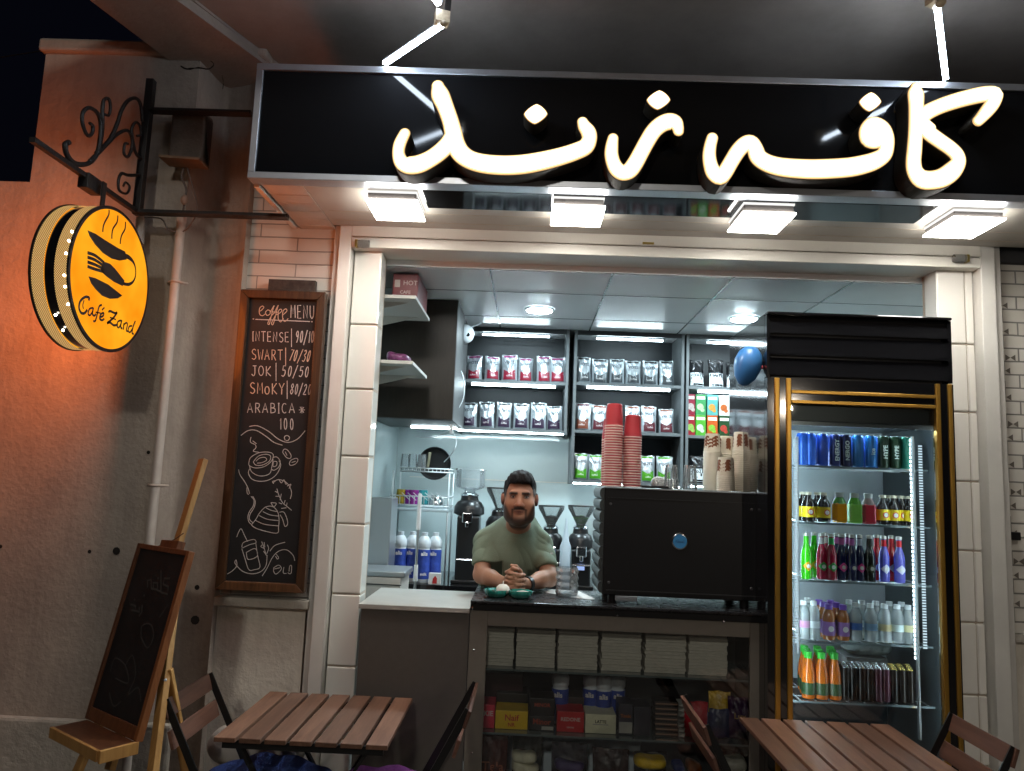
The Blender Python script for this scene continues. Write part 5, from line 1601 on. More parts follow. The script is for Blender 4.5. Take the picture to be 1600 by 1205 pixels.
# dish rack
rk = thing('dish_rack', 'two-tier white wire dish rack holding glasses and cups left of the grinder', 'dish rack', (P(656, 800, 4.7).x, 4.7, ZK))
WW = mat('white_wire_rack', (.62, .66, .68), .35)
x0, x1 = P(612, 770, 4.6).x, P(702, 770, 4.6).x
zt1, zt2 = P(655, 790, 4.6).z, P(655, 737, 4.6).z
for (z, xa_, xb_) in ((zt1, x0, x1), (zt2, x0 + .05, x1 - .005)):
    m = MB()
    for zz in (z, z + .055 if z == zt1 else z + .02):
        m.tube([(xa_, 4.56, zz), (xb_, 4.56, zz), (xb_, 4.86, zz), (xa_, 4.86, zz)], .0042, 6, closed=True)
    for i in range(13):
        x = xa_ + (xb_ - xa_) * i / 12
        m.tube([(x, 4.86, z), (x, 4.56, z), (x, 4.56, z + (.055 if z == zt1 else .02))], .0026, 6)
    m.build('wire_tier', WW, rk, smooth=True)
m = MB(); m.box(x0 - .003, x1 + .003, 4.545, 4.87, zt1 - .032, zt1 - .014); m.build('drip_tray', mat('tray_pale', (.5, .58, .62), .3), rk, bevel=.004)
for x in (x0 + .004, x1 - .004):
    for y in (4.6, 4.86):
        m = MB(); m.tube([(x, y, ZK + .001), (x, y, zt2)], .005, 8); m.build('leg', WW, rk, smooth=True)
GLS_ = glassy('drinking_glass', (.92, .95, .96), .10, .05, .15)
def tumbler(loc, r, h, lab, rmat=GLS_, ribs=0, grp=None, name='glass', invert=True, cat='glass'):
    m = MB()
    n_ = 24
    prof_ = [(r, 0), (r * .97, h * .1), (r * .82, h * .9), (r * .78, h), (0, h)] if invert else [(0, .004), (r * .8, 0), (r, h)]
    m.lathe(loc, prof_, n_, cap=False)
    if ribs:
        for k in range(ribs):
            a = 2 * math.pi * k / ribs
            m.tube([(loc[0] + r * math.cos(a), loc[1] + r * math.sin(a), loc[2] + .003), (loc[0] + r * .84 * math.cos(a), loc[1] + r * .84 * math.sin(a), loc[2] + h * .85)], .0018, 5)
    return tag(m.build(name, rmat, auto=40), lab, cat, grp)
for i, px in enumerate((633, 645, 659)):
    tumbler((P(px, 725, 4.68).x, 4.68, zt2 + .006), .03, .10, f'clear drinking glass, {ORD[i]} from left, upside down on the top tier of the rack', grp='glasses on the dish rack')
cups_ = [(627, 'b8a038', 'mustard yellow'), (637, '8a2a9a', 'purple'), (648, 'a03898', 'magenta'), (661, '40a8b0', 'teal')]
for i, (px, h_, nm) in enumerate(cups_):
    tumbler((P(px, 765, 4.64).x, 4.64 + .02 * (i % 2), zt1 + .006), .032, .085, f'{nm} metal cup upside down on the lower tier of the dish rack', mat('cup_' + h_, rgb(h_), .25, metal=.4), name='cup', cat='cup', grp='coloured cups on the dish rack')
c = P(681, 765, 4.66)
m = MB(); m.lathe((c.x, 4.68, zt1 + .006), [(.055, 0), (.05, .03), (.03, .055), (0, .06)], 24, cap=False); tag(m.build('bowl', mat('steel_bowl', (.55, .58, .6), .2, metal=.9), auto=40), 'upturned steel bowl on the lower tier of the dish rack', 'bowl')
c = P(682, 722, 4.72)
pan = thing('frying_pan', 'black frying pan stood on edge on the top tier of the dish rack', 'pan', (c.x, 4.72, zt2))
m = MB(); m.lathe((c.x - .01, 4.73, zt2 + .055), [(0, .0), (.085, .0), (.10, -.03), (.102, -.03), (.087, .004), (0, .004)], 30, cap=False, axis='Y'); m.build('bowl', BLK, pan, auto=40)
m = MB(); m.bar((c.x - .05, 4.7, zt2 + .03), (P(672, 707, 4.68).x, 4.68, P(672, 707, 4.68).z), .016, .01); m.build('handle', mat('pan_handle', (.35, .32, .22), .5), pan, bevel=.003)
m = MB()
for i in range(7):
    px = 628 + i * 9
    m.bar(P(px, 770, 4.555), P(px + 13, 782, 4.555), .006, .004)
tag(m.build('cutlery', WW), 'loose row of white cutlery handles hanging over the front of the dish rack', 'cutlery', kind='stuff')
# steel panel, sink ledge, tap pole at the left
x0, x1, z0, z1 = RECT(596, 778, 609, 905, 4.2)
t = thing('steel_cabinet', 'narrow brushed steel appliance side standing on the left behind the serving ledge', 'appliance', (x0, 4.3, .9))
STL = mat('brushed_steel', (.42, .44, .46), .35, metal=.8)
m = MB(); m.box(XL + .01, x1, 4.2, 4.40, z0 - .1, z1); m.build('body', STL, t, bevel=.004)
x0, x1, z0, z1 = RECT(587, 893, 626, 924, 3.9)
t = thing('drawer_unit', 'beige drawer unit with a steel tray on top behind the left ledge', 'drawers', (x0, 4.0, 0))
m = MB(); m.box(XL + .01, x1, 3.9, 4.18, 0, z1 - .03); m.build('body', mat('beige_drawer', (.50, .46, .42), .5), t, bevel=.003)
m = MB(); m.box(XL + .01, x1 + .004, 3.894, 3.9, z0 + .03, z0 + .034); m.build('drawer_gap', BLK, t)
m = MB(); m.box(XL + .012, x1 + .02, 3.9, 4.18, z1 - .028, z1); m.build('steel_tray', STL, t, bevel=.006)
t = thing('mop_pole', 'white and grey telescopic pole standing upright in front of the dish rack', 'pole', (P(652, 850, 3.75).x, 3.75, 0))
xp_ = P(652, 850, 3.75).x
za_, zb_m, zc_ = P(652, 772, 3.75).z, P(652, 828, 3.75).z, P(652, 880, 3.75).z
m = MB(); m.tube([(xp_, 3.75, 0), (xp_, 3.75, za_)], .0065, 10); m.build('shaft', STL, t, auto=40)
for a, b in ((za_ - .0, zb_m), (zc_ - .01, zc_ - .085)):
    m = MB(); m.tube([(xp_, 3.75, b), (xp_, 3.75, a + .002)], [.011, .0095], 12); m.build('grip', WPL, t, auto=40)

# ================================================================ serving counter
YCF = 3.15
xA, xB_, xC = P(561, 1000, YCF).x, P(733, 1000, YCF).x, P(1197, 1000, YCF).x
zA = P(648, 947, YCF).z
zCt = P(735, 938, YCF - .02).z
lc = thing('serving_ledge', 'brown-grey laminate counter section with a beige top below the left opening', 'counter', ((xA + xB_) / 2, YCF, 0))
m = MB(); m.box(xA, xB_ - .003, YCF + .002, YCF + .02, 0, zA - .02); m.build('front_panel', GREYC, lc, bevel=.001)
m = MB(); m.box(xA - .01, xB_ - .003, YCF - .006, 3.62, zA - .019, zA); m.build('top', mat('beige_top', (.40, .385, .35), .3, var=.08, vscale=12), lc, bevel=.002)
m = MB(); q0, q1 = P(614, 952, YCF).x, P(726, 952, YCF).x
for i in range(5):
    a = q0 + (q1 - q0) * i / 4.6
    m.box(a, a + .03, YCF - .0075, YCF - .005, zA - .0165, zA - .012)
m.build('edge_trim', mat('trim_worn', (.45, .42, .36), .5), lc)
GF = mat('grey_frame', (.165, .15, .125), .4, var=.06, vscale=30)
dc = thing('display_counter', 'black-topped counter with a grey-framed glass display case in its front', 'display counter', ((xB_ + xC) / 2, YCF, 0))
m = MB(); m.box(xB_, xC, YCF - .02, 3.56, zCt - .012, zCt); m.build('counter_top', mat('black_counter', (.016, .016, .018), .28, rvar=.1, vscale=30), dc, bevel=.003)
zF = P(960, 963, YCF).z
m = MB(); m.box(xB_, xC, YCF - .006, YCF + .02, zF, zCt - .0125); m.build('fascia', BLK, dc, bevel=.001)
xi0, xi1 = P(757, 1080, YCF).x, P(1172, 1080, YCF).x
zi = P(965, 987, YCF).z
for a, b in ((xB_, xi0), (xi1, xC)):
    m = MB(); m.box(a, b, YCF, YCF + .02, 0, zF - .001); m.build('frame_stile', GF, dc, bevel=.001)
m = MB(); m.box(xi0 + .0005, xi1 - .0005, YCF + .0005, YCF + .02, zi, zF - .001); m.build('frame_rail', GF, dc, bevel=.001)
m = MB(); m.box(xi0 + .0005, xi1 - .0005, YCF + .0005, YCF + .02, .0, .1); m.build('frame_rail', GF, dc, bevel=.001)
m = MB(); m.box(xi0 + .001, xi1 - .001, YCF + .008, YCF + .012, .101, zi - .001); m.build('front_glass', glassy('case_glass', (.93, .95, .95), .05), dc)
DK = mat('case_inner', (.05, .05, .052), .6)
m = MB(); m.box(xB_ + .01, xC - .01, 3.50, 3.515, .02, zCt - .02); m.build('back_panel', DK, dc)
m = MB(); m.box(xB_ + .004, xB_ + .018, YCF + .022, 3.499, .02, zCt - .02); m.box(xC - .018, xC - .004, YCF + .022, 3.499, .02, zCt - .02); m.build('side_panel', DK, dc)
YSC = YCF + .05
zs_a, zs_b = P(962, 1052, YSC).z, P(962, 1152, YSC).z
zs_c = zs_b - .30
for z in (zs_a, zs_b, zs_c):
    m = MB(); m.box(xi0 - .02, xi1 + .02, YSC - .015, 3.49, z - .008, z); m.build('glass_shelf', mat('shelf_glass', (.10, .13, .13), .1, coat=.5), dc)
m = MB()
for px, py in ((965, 962), (1131, 971), (1195, 1042), (1196, 1203), (738, 950), (740, 1016), (737, 1177), (737, 1085)):
    c = P(px, py, YCF - .006); m.ball(c, .005, .004, .005, 8, 6)
m.build('screw', CHR, dc, smooth=True)
# paper stacks on the top shelf
PAPM = mat('paper_stack', (.62, .58, .50), .8, var=.25, vscale=30, stretch=(1, 1, 12))
for i, (a, b) in enumerate(((65, 218), (234, 442), (460, 672), (694, 908), (930, 1148), (1165, 1372))):
    xa_, xb_ = P(740 + a * .2875, 1010, YSC + .05).x, P(740 + b * .2875, 1010, YSC + .05).x
    m = MB(); z = zs_a + .001; k = 0
    while z < zi + .03:
        h = rnd.uniform(.010, .015)
        j = rnd.uniform(-.0025, .0025)
        m.box(xa_ + j, xb_ + j, YSC + .03 + rnd.uniform(0, .004), 3.44, z, z + h * .93)
        z += h
    tag(m.build('napkin_stack', PAPM), f'stack of pale paper napkins, {ORD[i]} from left on top shelf of the glass case', 'napkin stack', 'napkin stacks in the glass case')
# snack boxes on the second shelf
def carton(z0y, x0p, x1p, y0p, hexc, lab, txt=None, tc='e8e0d0', ts=.02, Y=None, dep=.12, cat='snack box', sub=None, zbase=None, win=None):
    Y = Y or YSC + .03
    zb = zbase if zbase is not None else zs_b + .001
    x0, x1 = P(x0p, z0y, Y).x, P(x1p, z0y, Y).x
    z1 = P((x0p + x1p) / 2, y0p, Y).z
    t = thing('snack_box', lab, cat, ((x0 + x1) / 2, Y, zb), 'snack boxes in the glass case')
    m = MB(); m.box(x0 + .001, x1 - .001, Y, Y + dep, zb, z1); m.build('carton', mat('cart_' + hexc, tuple(min(.85, v * 1.7 + .004) for v in rgb(hexc)), .4, var=.12, vscale=18), t, bevel=.002)
    if txt:
        tm = text_mb(txt, ts, ((x0 + x1) / 2, Y - .0005, zb + (z1 - zb) * .62), EX, EZ, .0012, bold=.0006); tm.build('lettering', mat('ink_' + tc, rgb(tc), .5), t)
    if sub:
        tm = text_mb(sub, ts * .6, ((x0 + x1) / 2, Y - .0005, zb + (z1 - zb) * .25), EX, EZ, .0012, bold=.0004); tm.build('lettering', mat('ink_' + tc, rgb(tc), .5), t)
    if win:
        a, b, c_, d_ = win
        m = MB(); m.box(x0 + (x1 - x0) * a, x0 + (x1 - x0) * b, Y - .001, Y + .0005, zb + (z1 - zb) * c_, zb + (z1 - zb) * d_); m.build('sticker', mat('sticker', (.45, .43, .38), .6), t)
    return t
zx = lambda v: 740 + v * .2875
zy = lambda v: 960 + v * .2875
carton(1120, 744, zx(115), zy(490), 'b0203a', 'red cookie box at the left end of the glass case', 'OKIE', 'e8d0d0', .028)
carton(1120, zx(117), zx(296), zy(525), 'c09a10', 'yellow snack box beside the red cookie box', 'Naif', 'c02818', .034, sub='NR')
carton(1120, zx(300), zx(442), zy(555), '14100e', 'black box with red script lettering in the glass case', 'Minor', 'b84a30', .030, win=(.5, .95, .08, .32))
carton(1120, zx(302), zx(440), zy(458), '17110f', 'black box stacked on the box with red script lettering', 'MINOR', 'b84a30', .020, zbase=P(zx(370), zy(555), YSC + .03).z + .002)
carton(1120, zx(452), zx(602), zy(530), 'a01418', 'bright red snack box in the middle of the glass case', 'REDONE', 'e0c0b8', .020, sub='cocoa')
carton(1120, zx(606), zx(776), zy(545), 'b8b49a', 'off-white carton with a paper slip in the glass case', 'LATTE', '40403a', .016, win=(.25, .75, .45, .5))
carton(1120, zx(788), zx(866), zy(490), '2a2630', 'dark grey box with orange name in the glass case', 'kopiko'[:0] + 'Tonic', 'c06a20', .018, win=(.05, .95, .06, .42))
carton(1120, zx(870), zx(962), zy(505), '201c26', 'dark blue-grey box next to the stack of foil snack bars')
carton(1120, zx(640), zx(760), zy(470), '1c2a30', 'dark teal box standing behind the off-white carton', Y=YSC + .16)
carton(1120, zx(120), zx(290), zy(430), '1a1410', 'dark brown box standing behind the yellow box', Y=YSC + .16)
carton(1120, zx(440), zx(600), zy(450), '2a201e', 'dark maroon box standing behind the bright red box', Y=YSC + .16)
carton(1060, zx(60), zx(270), zy(320), '2a1012', 'dark red carton at the back left corner of the glass case', Y=YSC + .20)
# foil snack bar pile
t = None
SB = mat('snack_bar_gold', (.50, .30, .20), .25, metal=.6, bump=.6, bscale=30); SBD = mat('snack_bar_dark', (.03, .022, .02), .25); SBW = mat('snack_bar_end', (.50, .48, .45), .4)
Y = YSC + .03
for i in range(7):
    x0, x1 = P(zx(985), 1120, Y).x, P(zx(1150), 1120, Y).x
    z = zs_b + .001 + i * .0195
    t = thing('snack_bar', f'foil-wrapped snack bar, {ORD[i]} from the bottom of the pile in the glass case', 'snack bar', ((x0 + x1) / 2, Y, z), 'foil snack bars piled in the glass case')
    j = rnd.uniform(-.003, .003)
    m = MB(); m.box(x0 + j, x1 - .025 + j, Y, Y + .09, z, z + .0185); m.build('wrapper', SBD, t, bevel=.005)
    m = MB(); m.box(x0 + j + .004, x1 - .03 + j, Y - .0015, Y + .02, z + .008, z + .0125); m.build('stripe', SB, t)
    m = MB(); m.add([(x1 - .026 + j, Y + .002, z + .004), (x1 + j, Y, z + .017), (x1 - .004 + j, Y, z + .002), (x1 - .026 + j, Y + .06, z + .016), (x1 + j, Y + .06, z + .018)], [(0, 2, 1), (0, 1, 3), (1, 4, 3)]); m.build('wrapper_end', SBW, t)
def pouch(px, pyb, w, h, hexc, lab, Y=None, zb=None, dd=.02, seed=0, txt=None, tc='e8e0d0', rough=.25, tilt=0, var=.5):
    Y = Y or YSC + .06
    c = P(px, pyb, Y)
    zb = zb if zb is not None else zs_b + .001
    m, fs = bag_mesh(seed, w, h, dd)
    t = thing('snack_bag', lab, 'snack bag', (0, 0, 0), 'snack bags in the glass case')
    m.build('pouch', mat('pch_' + hexc, tuple(min(.85, v * 1.7 + .004) for v in rgb(hexc)), rough, var=var, vscale=22, bump=.6, bscale=35), t, smooth=True)
    if txt:
        q = fs(.5, .55)
        tm = text_mb(txt, h * .2, (0, q[1], q[2]), EX, EZ, .002, bold=.0005); tm.build('lettering', mat('ink_' + tc, rgb(tc), .5), t)
    t.location = (c.x, Y, zb); t.rotation_euler = (tilt, 0, rnd.uniform(-.15, .15))
    return t
pouch(zx(1205), 1140, .10, .135, '8a1420', 'red snack bag leaning behind the wooden chair back', seed=1)
pouch(zx(1335), 1140, .085, .11, '141a3c', 'navy blue snack bag in the right part of the glass case', seed=2)
pouch(zx(1335), 1140, .09, .085, 'b08a30', 'crinkled gold snack bag on top of the navy bags', zb=zs_b + .085, Y=YSC + .10, seed=3)
pouch(zx(1445), 1140, .095, .16, '2c1030', 'dark purple snack bag at the right end of the glass case', seed=4, txt='Lux', tc='b08a50')
pouch(zx(1290), 1140, .09, .10, '1a2350', 'blue snack bag behind the gold bag', Y=YSC + .14, seed=5)
# third shelf: snack bags seen from above
zlow = zs_c + .001
def tall(px, y0p, w, hexc, lab, seed, Y=YSC + .08, dd=.03, txt=None, tc='e8e0d0'):
    z1 = P(px, y0p, Y).z
    return pouch(px, 1180, w, z1 - zlow, hexc, lab, Y=Y, zb=zlow, dd=dd, seed=seed, txt=txt, tc=tc)
tall(zx(105), zy(655), .12, '3a1410', 'brown-red snack bag at the lower left of the glass case', 1, txt='Tela', tc='a05030')
tall(zx(290), zy(650), .13, '22221c', 'dark olive snack bag on the lowest visible shelf', 2, Y=YSC + .16)
tall(zx(520), zy(695), .15, '16121c', 'black snack bag with a purple foot band', 3)
tall(zx(745), zy(728), .15, '241210', 'dark red snack bag with a peaked top edge', 4, txt='Zara', tc='c09070')
tall(zx(960), zy(745), .14, '201c1a', 'charcoal snack bag behind the yellow packet', 5, Y=YSC + .16)
tall(zx(1430), zy(735), .12, '181c22', 'black glossy snack bag at the lower right corner', 6, Y=YSC + .15)
def fl(px, pyc, rx, rz, hexc, lab, seed, Y=YSC + .05):
    c = P(px, pyc, Y)
    m_ = mat('flp_' + hexc, tuple(min(.85, v * 1.5) for v in rgb(hexc)), .35, var=.25, vscale=25, bump=.7, bscale=40)
    return lump('snack_packet', (c.x, Y + .02, c.z), rx, .05, rz, m_, lab, 'packet', seed, 'flat packets in the glass case')
fl(zx(275), zy(780), .052, .022, 'b0ac94', 'cream snack packet, upper of the two at the lower left of the glass case', 11)
fl(zx(280), zy(835), .056, .022, 'b0ac94', 'cream snack packet, lower of the two at the lower left of the glass case', 12)
fl(zx(520), zy(825), .06, .02, '3a2c58', 'violet foil packet in front of the black snack bag', 13)
fl(zx(960), zy(808), .065, .022, 'd8a010', 'bright yellow snack packet on the lowest visible shelf', 14)
fl(zx(1115), zy(832), .024, .018, '20306a', 'small blue packet beside the yellow packet', 15)
fl(zx(1200), zy(838), .03, .018, '8a4a18', 'small orange-brown packet beside the blue packet', 16)
fl(zx(1420), zy(815), .05, .03, '908c80', 'crumpled white and red packet at the lower right of the glass case', 17)
m = MB(); x0, x1, z0, z1 = RECT(zx(120), zy(640), zx(905), zy(820), 3.46)
m.box(x0, x1, 3.46, 3.475, zs_c + .001, z1 - .005); tag(m.build('pale_reflection', mat('pale_reflection_blue', (.62, .70, .76), .6)), 'pale blue panel standing in for a floor reflection behind the lower snack bags', 'panel')  # panel colour stands in for the floor's reflection in the case
for i, px in enumerate((zx(470), zx(640), zx(705), zx(780))):
    t = milk((P(px, 1090, 3.36).x, 3.36 + .02 * (i % 2), zs_a - .285), f'blue and white milk bottle, {ORD[i]} from the left inside the glass display case')
    t['group'] = 'milk bottles in the glass case'
    t.scale = (.95, .95, .95)
m = MB(); m.box(P(zx(440), 1100, 3.3).x, P(zx(830), 1100, 3.3).x, 3.30, 3.42, zs_b + .001, zs_a - .287); tag(m.build('dark_box', DK), 'long dark box carrying the milk bottles inside the glass case', 'box')

# ================================================================ espresso machine, cups
YM = 3.20
x0, x1, z0, z1 = RECT(941, 766, 1186, 945, YM)
zM = P(1060, 765, YM).z
em = thing('espresso_machine', 'black espresso machine seen from behind with a round blue badge on the counter', 'espresso machine', ((x0 + x1) / 2, 3.35, zCt))
m = MB(); m.box(x0 + .004, x1, YM, 3.53, zCt + .035, zM); m.build('body', mat('machine_black', (.006, .006, .007), .35, coat=.2), em, bevel=.004)
pr_ = [(x0 + .006, zCt + .037)]
nb_ = 9; zz0, zz1 = zCt + .04, zM - .004
for i in range(nb_):
    for k in range(7):
        a = math.pi * k / 6
        pr_.append((x0 + .003 - .017 * math.sin(a) ** .7, zz0 + (zz1 - zz0) * (i + .5 - .5 * math.cos(a)) / nb_))
pr_.append((x0 + .006, zz1))
m = MB(); m.prism(pr_[::-1], YM + .012, 3.52); m.build('ribbed_side', mat('quilted_dark', (.05, .058, .058), .35), em, auto=30)
for x in (x0 + .05, x1 - .05):
    for y in (YM + .04, 3.48):
        m = MB(); m.cyl((x, y, zCt + .0005), (x, y, zCt + .036), .018, n=14); m.build('foot', BLK, em, auto=40)
c = P(1062, 846, YM)
m = MB(); m.lathe((c.x, YM, c.z), [(.0, -.006), (.028, -.006), (.033, -.0045), (.035, 0)], 32, cap=False, axis='Y'); m.build('badge_ring', CHR, em, auto=30)
m = MB(); m.lathe((c.x, YM - .0065, c.z), [(.0, -.001), (.0285, -.001), (.0285, .001)], 32, cap=False, axis='Y'); b_ = m.build('badge', mat('badge_blue', (.05, .22, .46), .25), em)
tm = text_mb('fiamma'[:0] + 'Goal', .017, (c.x, YM - .008, c.z), EX, EZ, .0008); tm.build('badge_lettering', mat('badge_ink', (.02, .06, .14), .4), em)
m = MB(); q0, q1 = P(962, 927, YM - .01).x, P(996, 935, YM - .01).x; m.box(q0, q1, YM - .004, YM + .02, zCt + .012, zCt + .034); m.build('drain_window', mat('steel_dim', (.25, .27, .29), .3, metal=.5), em, bevel=.004)
m = MB(); m.box(x0 + .006, x1 - .002, YM - .003, YM + .006, zM - .006, zM - .0005); m.build('top_edge_highlight', STL, em, bevel=.001)  # bright steel line stands in for the highlight along the top edge
m = MB(); m.box(x0 + .02, x1 - .012, YM - .0025, YM + .001, zCt + .052, zCt + .056); m.box(x0 + .02, x1 - .012, YM - .0025, YM + .001, zM - .045, zM - .0435); m.build('panel_seam', mat('seam_dark', (.03, .03, .032), .3), em)
for sx in (x0 + .03, x1 - .03):
    for sz in (zCt + .085, zM - .07):
        m = MB(); m.lathe((sx, YM, sz), [(0, -.002), (.005, -.0015), (.006, 0)], 10, cap=False, axis='Y'); m.build('screw', mat('dark_screw', (.12, .12, .125), .3, metal=.8), em)
m = MB(); m.box(x0 + .03, x1 - .03, YM + .03, 3.5, zCt + .03, zCt + .0345); m.build('under_tray', STL, em)
# cups
REDC = mat('red_cup_paper', (.42, .035, .045), .45)
RIMC = mat('cup_rim_pink', (.62, .42, .36), .5)
BEIC = mat('beige_cup_paper', (.64, .58, .46), .55)
BEIR = mat('beige_cup_rim', (.72, .66, .54), .55)
PRN = mat('cup_print_brown', (.20, .06, .02), .5)
def make_cup(body, rim, lab, grp, r=.041, h=.10, printed=False):
    t = thing('paper_cup', lab, 'paper cup', (0, 0, 0), grp)
    m = MB(); m.lathe((0, 0, 0), [(r * .955, .004), (r * .80, h * .97), (r * .74, h), (r * .70, h - .006), (0, h - .006)], 24, cap=False); m.build('cup_wall', body, t, auto=35)
    m = MB(); m.lathe((0, 0, 0), [(r * .95, .0), (r, .0022), (r, .0042), (r * .955, .0062)], 24, cap=False); m.build('rolled_rim', rim, t, smooth=True)
    if printed:
        m = MB()
        for k in range(5):
            a0 = k * 1.2566 + .9
            for j in range(3):
                vs_ = []
                for i in range(7):
                    a = a0 + .3 * math.cos(i / 6 * math.pi); zz = h * (.35 + .18 * j + .07 * math.sin(i / 6 * math.pi))
                    rr_ = r * (.955 - .155 * zz / h) + .0006
                    vs_.append((rr_ * math.cos(a), rr_ * math.sin(a), zz)); vs_.append((rr_ * math.cos(a), rr_ * math.sin(a), zz + .009))
                m.add(vs_, [(2 * i, 2 * i + 2, 2 * i + 3, 2 * i + 1) for i in range(6)])
        m.build('print', PRN, t)
    return t
cup_r = make_cup(REDC, RIMC, '', 'red paper cups stacked on the machine')
cup_b = make_cup(BEIC, BEIR, '', 'beige paper cups stacked on the machine', r=.040, h=.085, printed=True)
fr_, fb_ = [True], [True]
def stack(proto, first, px, ytop, Y, pitch, desc, topdesc, h):
    x = P(px, 700, Y).x
    zt = P(px, ytop, Y).z
    n_ = max(1, int(round((zt - zM - h) / pitch)) + 1)
    for i in range(n_):
        top = i == n_ - 1
        loc = (x + rnd.uniform(-.0006, .0006), Y, zM + .001 + i * pitch)
        lab = topdesc if top else f'{ORD[n_ - 1 - i]} cup from the top of {desc}'
        if first[0]:
            proto.location = loc; proto['label'] = lab; first[0] = False
        else: dup(proto, loc, rnd.uniform(0, 6), lab)
stack(cup_r, fr_, 958.5, 633, 3.32, .0112, 'the tallest red cup stack on the espresso machine', 'topmost cup of the taller red paper cup stack on the espresso machine', .10)
stack(cup_r, fr_, 988, 649, 3.34, .0112, 'the shorter right-hand red cup stack', 'topmost cup of the shorter right red paper cup stack on the espresso machine', .10)
stack(cup_r, fr_, 954, 657, 3.44, .0112, 'the half hidden red cup stack at the back', 'topmost cup of the half hidden red stack behind the taller one', .10)
stack(cup_b, fb_, 1113, 679, 3.44, .0062, 'the leftmost beige cup stack', 'topmost cup of the leftmost beige stack on the espresso machine', .085)
stack(cup_b, fb_, 1158, 677, 3.42, .0085, 'the rightmost beige cup stack', 'topmost printed cup of the rightmost beige stack on the espresso machine', .085)
stack(cup_b, fb_, 1134, 681, 3.48, .0085, 'the middle beige cup stack at the back', 'topmost cup of the beige stack standing at the back', .085)
stack(cup_b, fb_, 1134, 714, 3.33, .0085, 'the short front beige cup stack', 'topmost printed cup of the short front beige stack', .085)
for px, lab in ((1049, 'clear ribbed glass upside down on the espresso machine, left of two'), (1078, 'clear ribbed glass upside down on the espresso machine, right of two')):
    tumbler((P(px, 745, 3.36).x, 3.36, zM + .001), .031, .105, lab, ribs=14, grp='glasses on the espresso machine')
c = P(1040, 755, 3.42)
lump('sugar_sachets', (c.x, 3.44, zM + .025), .06, .03, .025, mat('sachet_white', (.6, .6, .58), .5, bump=1, bscale=120), 'heap of white sugar sachets behind the upturned glasses', 'sachets', 21)
m = MB(); m.box(P(1002, 760, 3.3).x, P(1044, 760, 3.3).x, 3.28, 3.38, zM + .001, zM + .012)
tag(m.build('black_tray', BLK, bevel=.003), 'low black tray on the espresso machine beside the red cups', 'tray')

# ---- things on the counter
c = P(886, 905, 3.38)
t = thing('tumbler_glass', 'diamond-cut clear glass tumbler standing on the counter by the paper sheet', 'glass', (c.x, 3.38, zCt))
m = MB()
nU, nV = 20, 8
vs_, fs_ = [], []
for j in range(nV + 1):
    for i in range(nU):
        a = 2 * math.pi * (i + .5 * (j % 2)) / nU
        r_ = .047 + (.0035 if (j % 2) else -.002)
        vs_.append((c.x + r_ * math.cos(a), 3.38 + r_ * math.sin(a), zCt + .001 + .118 * j / nV))
for j in range(nV):
    for i in range(nU):
        a, b = j * nU + i, j * nU + (i + 1) % nU
        cc_, dd_ = (j + 1) * nU + i, (j + 1) * nU + (i + 1) % nU
        fs_ += [(a, b, cc_), (b, dd_, cc_)] if j % 2 == 0 else [(a, b, dd_), (a, dd_, cc_)]
m.add(vs_, fs_)
m.build('cut_glass_wall', glassy('cut_glass', (.80, .84, .86), .22, .08, .22), t)
m = MB(); m.lathe((c.x, 3.38, zCt), [(0, .002), (.043, .002), (.043, .012), (0, .012)], 20, cap=False); m.build('base', GLS_, t)
a, b, cc_, d = (PZ(x, y, zCt + .001) for x, y in ((852, 926), (928, 938), (905, 925), (868, 921)))
m = MB(); q = [PZ(x, y, zCt + .002) for x, y in ((850, 925), (915, 936.5), (930, 936), (905, 924), (862, 921))]
m.add(q, [(0, 1, 2, 3, 4)]); m.add([(v.x, v.y, v.z - .0015) for v in q], [(4, 3, 2, 1, 0)])
tag(m.build('paper_sheet', mat('white_paper', (.72, .70, .67), .7)), 'white paper sheet lying on the black counter under the glass tumbler', 'paper')
TEAL = mat('teal_glaze', (.015, .16, .13), .15, var=.4, vscale=40, coat=.5)
tr = thing('candle_dish', 'teal glazed double dish on the counter in front of the folded hands', 'dish', (P(795, 925, 3.25).x, 3.25, zCt))
for px, rx in ((776, .052), (813, .052)):
    cx_ = P(px, 922, 3.25).x
    m = MB()
    vs_, fs_ = [], []
    N = 32
    for j, (k, z) in enumerate(((.62, .0005), (.82, .006), (1.0, .030), (.93, .031), (.75, .012), (0.01, .010))):
        for i in range(N):
            a_ = 2 * math.pi * i / N
            r_ = rx * k * (1 + .07 * math.cos(8 * a_) * (k > .7))
            vs_.append((cx_ + r_ * math.cos(a_), 3.25 + r_ * .9 * math.sin(a_), zCt + z))
    for j in range(5):
        for i in range(N):
            fs_.append((j * N + i, j * N + (i + 1) % N, (j + 1) * N + (i + 1) % N, (j + 1) * N + i))
    m.add(vs_, fs_); m.build('bowl', TEAL, tr, smooth=True)
cx_ = P(786, 913, 3.25).x
cw_ = thing('candle', 'round white candle with a short wick in the teal dish', 'candle', (cx_, 3.25, zCt + .012))
WAX = mat('white_wax', (.78, .76, .70), .5)
m = MB(); m.lathe((cx_, 3.25, zCt + .012), [(.01, 0), (.026, .008), (.029, .018), (.026, .030), (.016, .039), (.0, .042)], 20, cap=False); m.build('wax', WAX, cw_, smooth=True)
m = MB(); m.cyl((cx_, 3.25, zCt + .05), (cx_ + .001, 3.25, zCt + .066), .0022, n=6); m.build('wick', WAX, cw_)
cx_ = P(817, 918, 3.25).x
m = MB(); m.lathe((cx_, 3.25, zCt + .012), [(.01, 0), (.026, .006), (.026, .014), (.0, .02)], 16, cap=False); tag(m.build('wax_stub', WAX, smooth=True), 'flat white wax stub in the right half of the teal dish', 'candle')
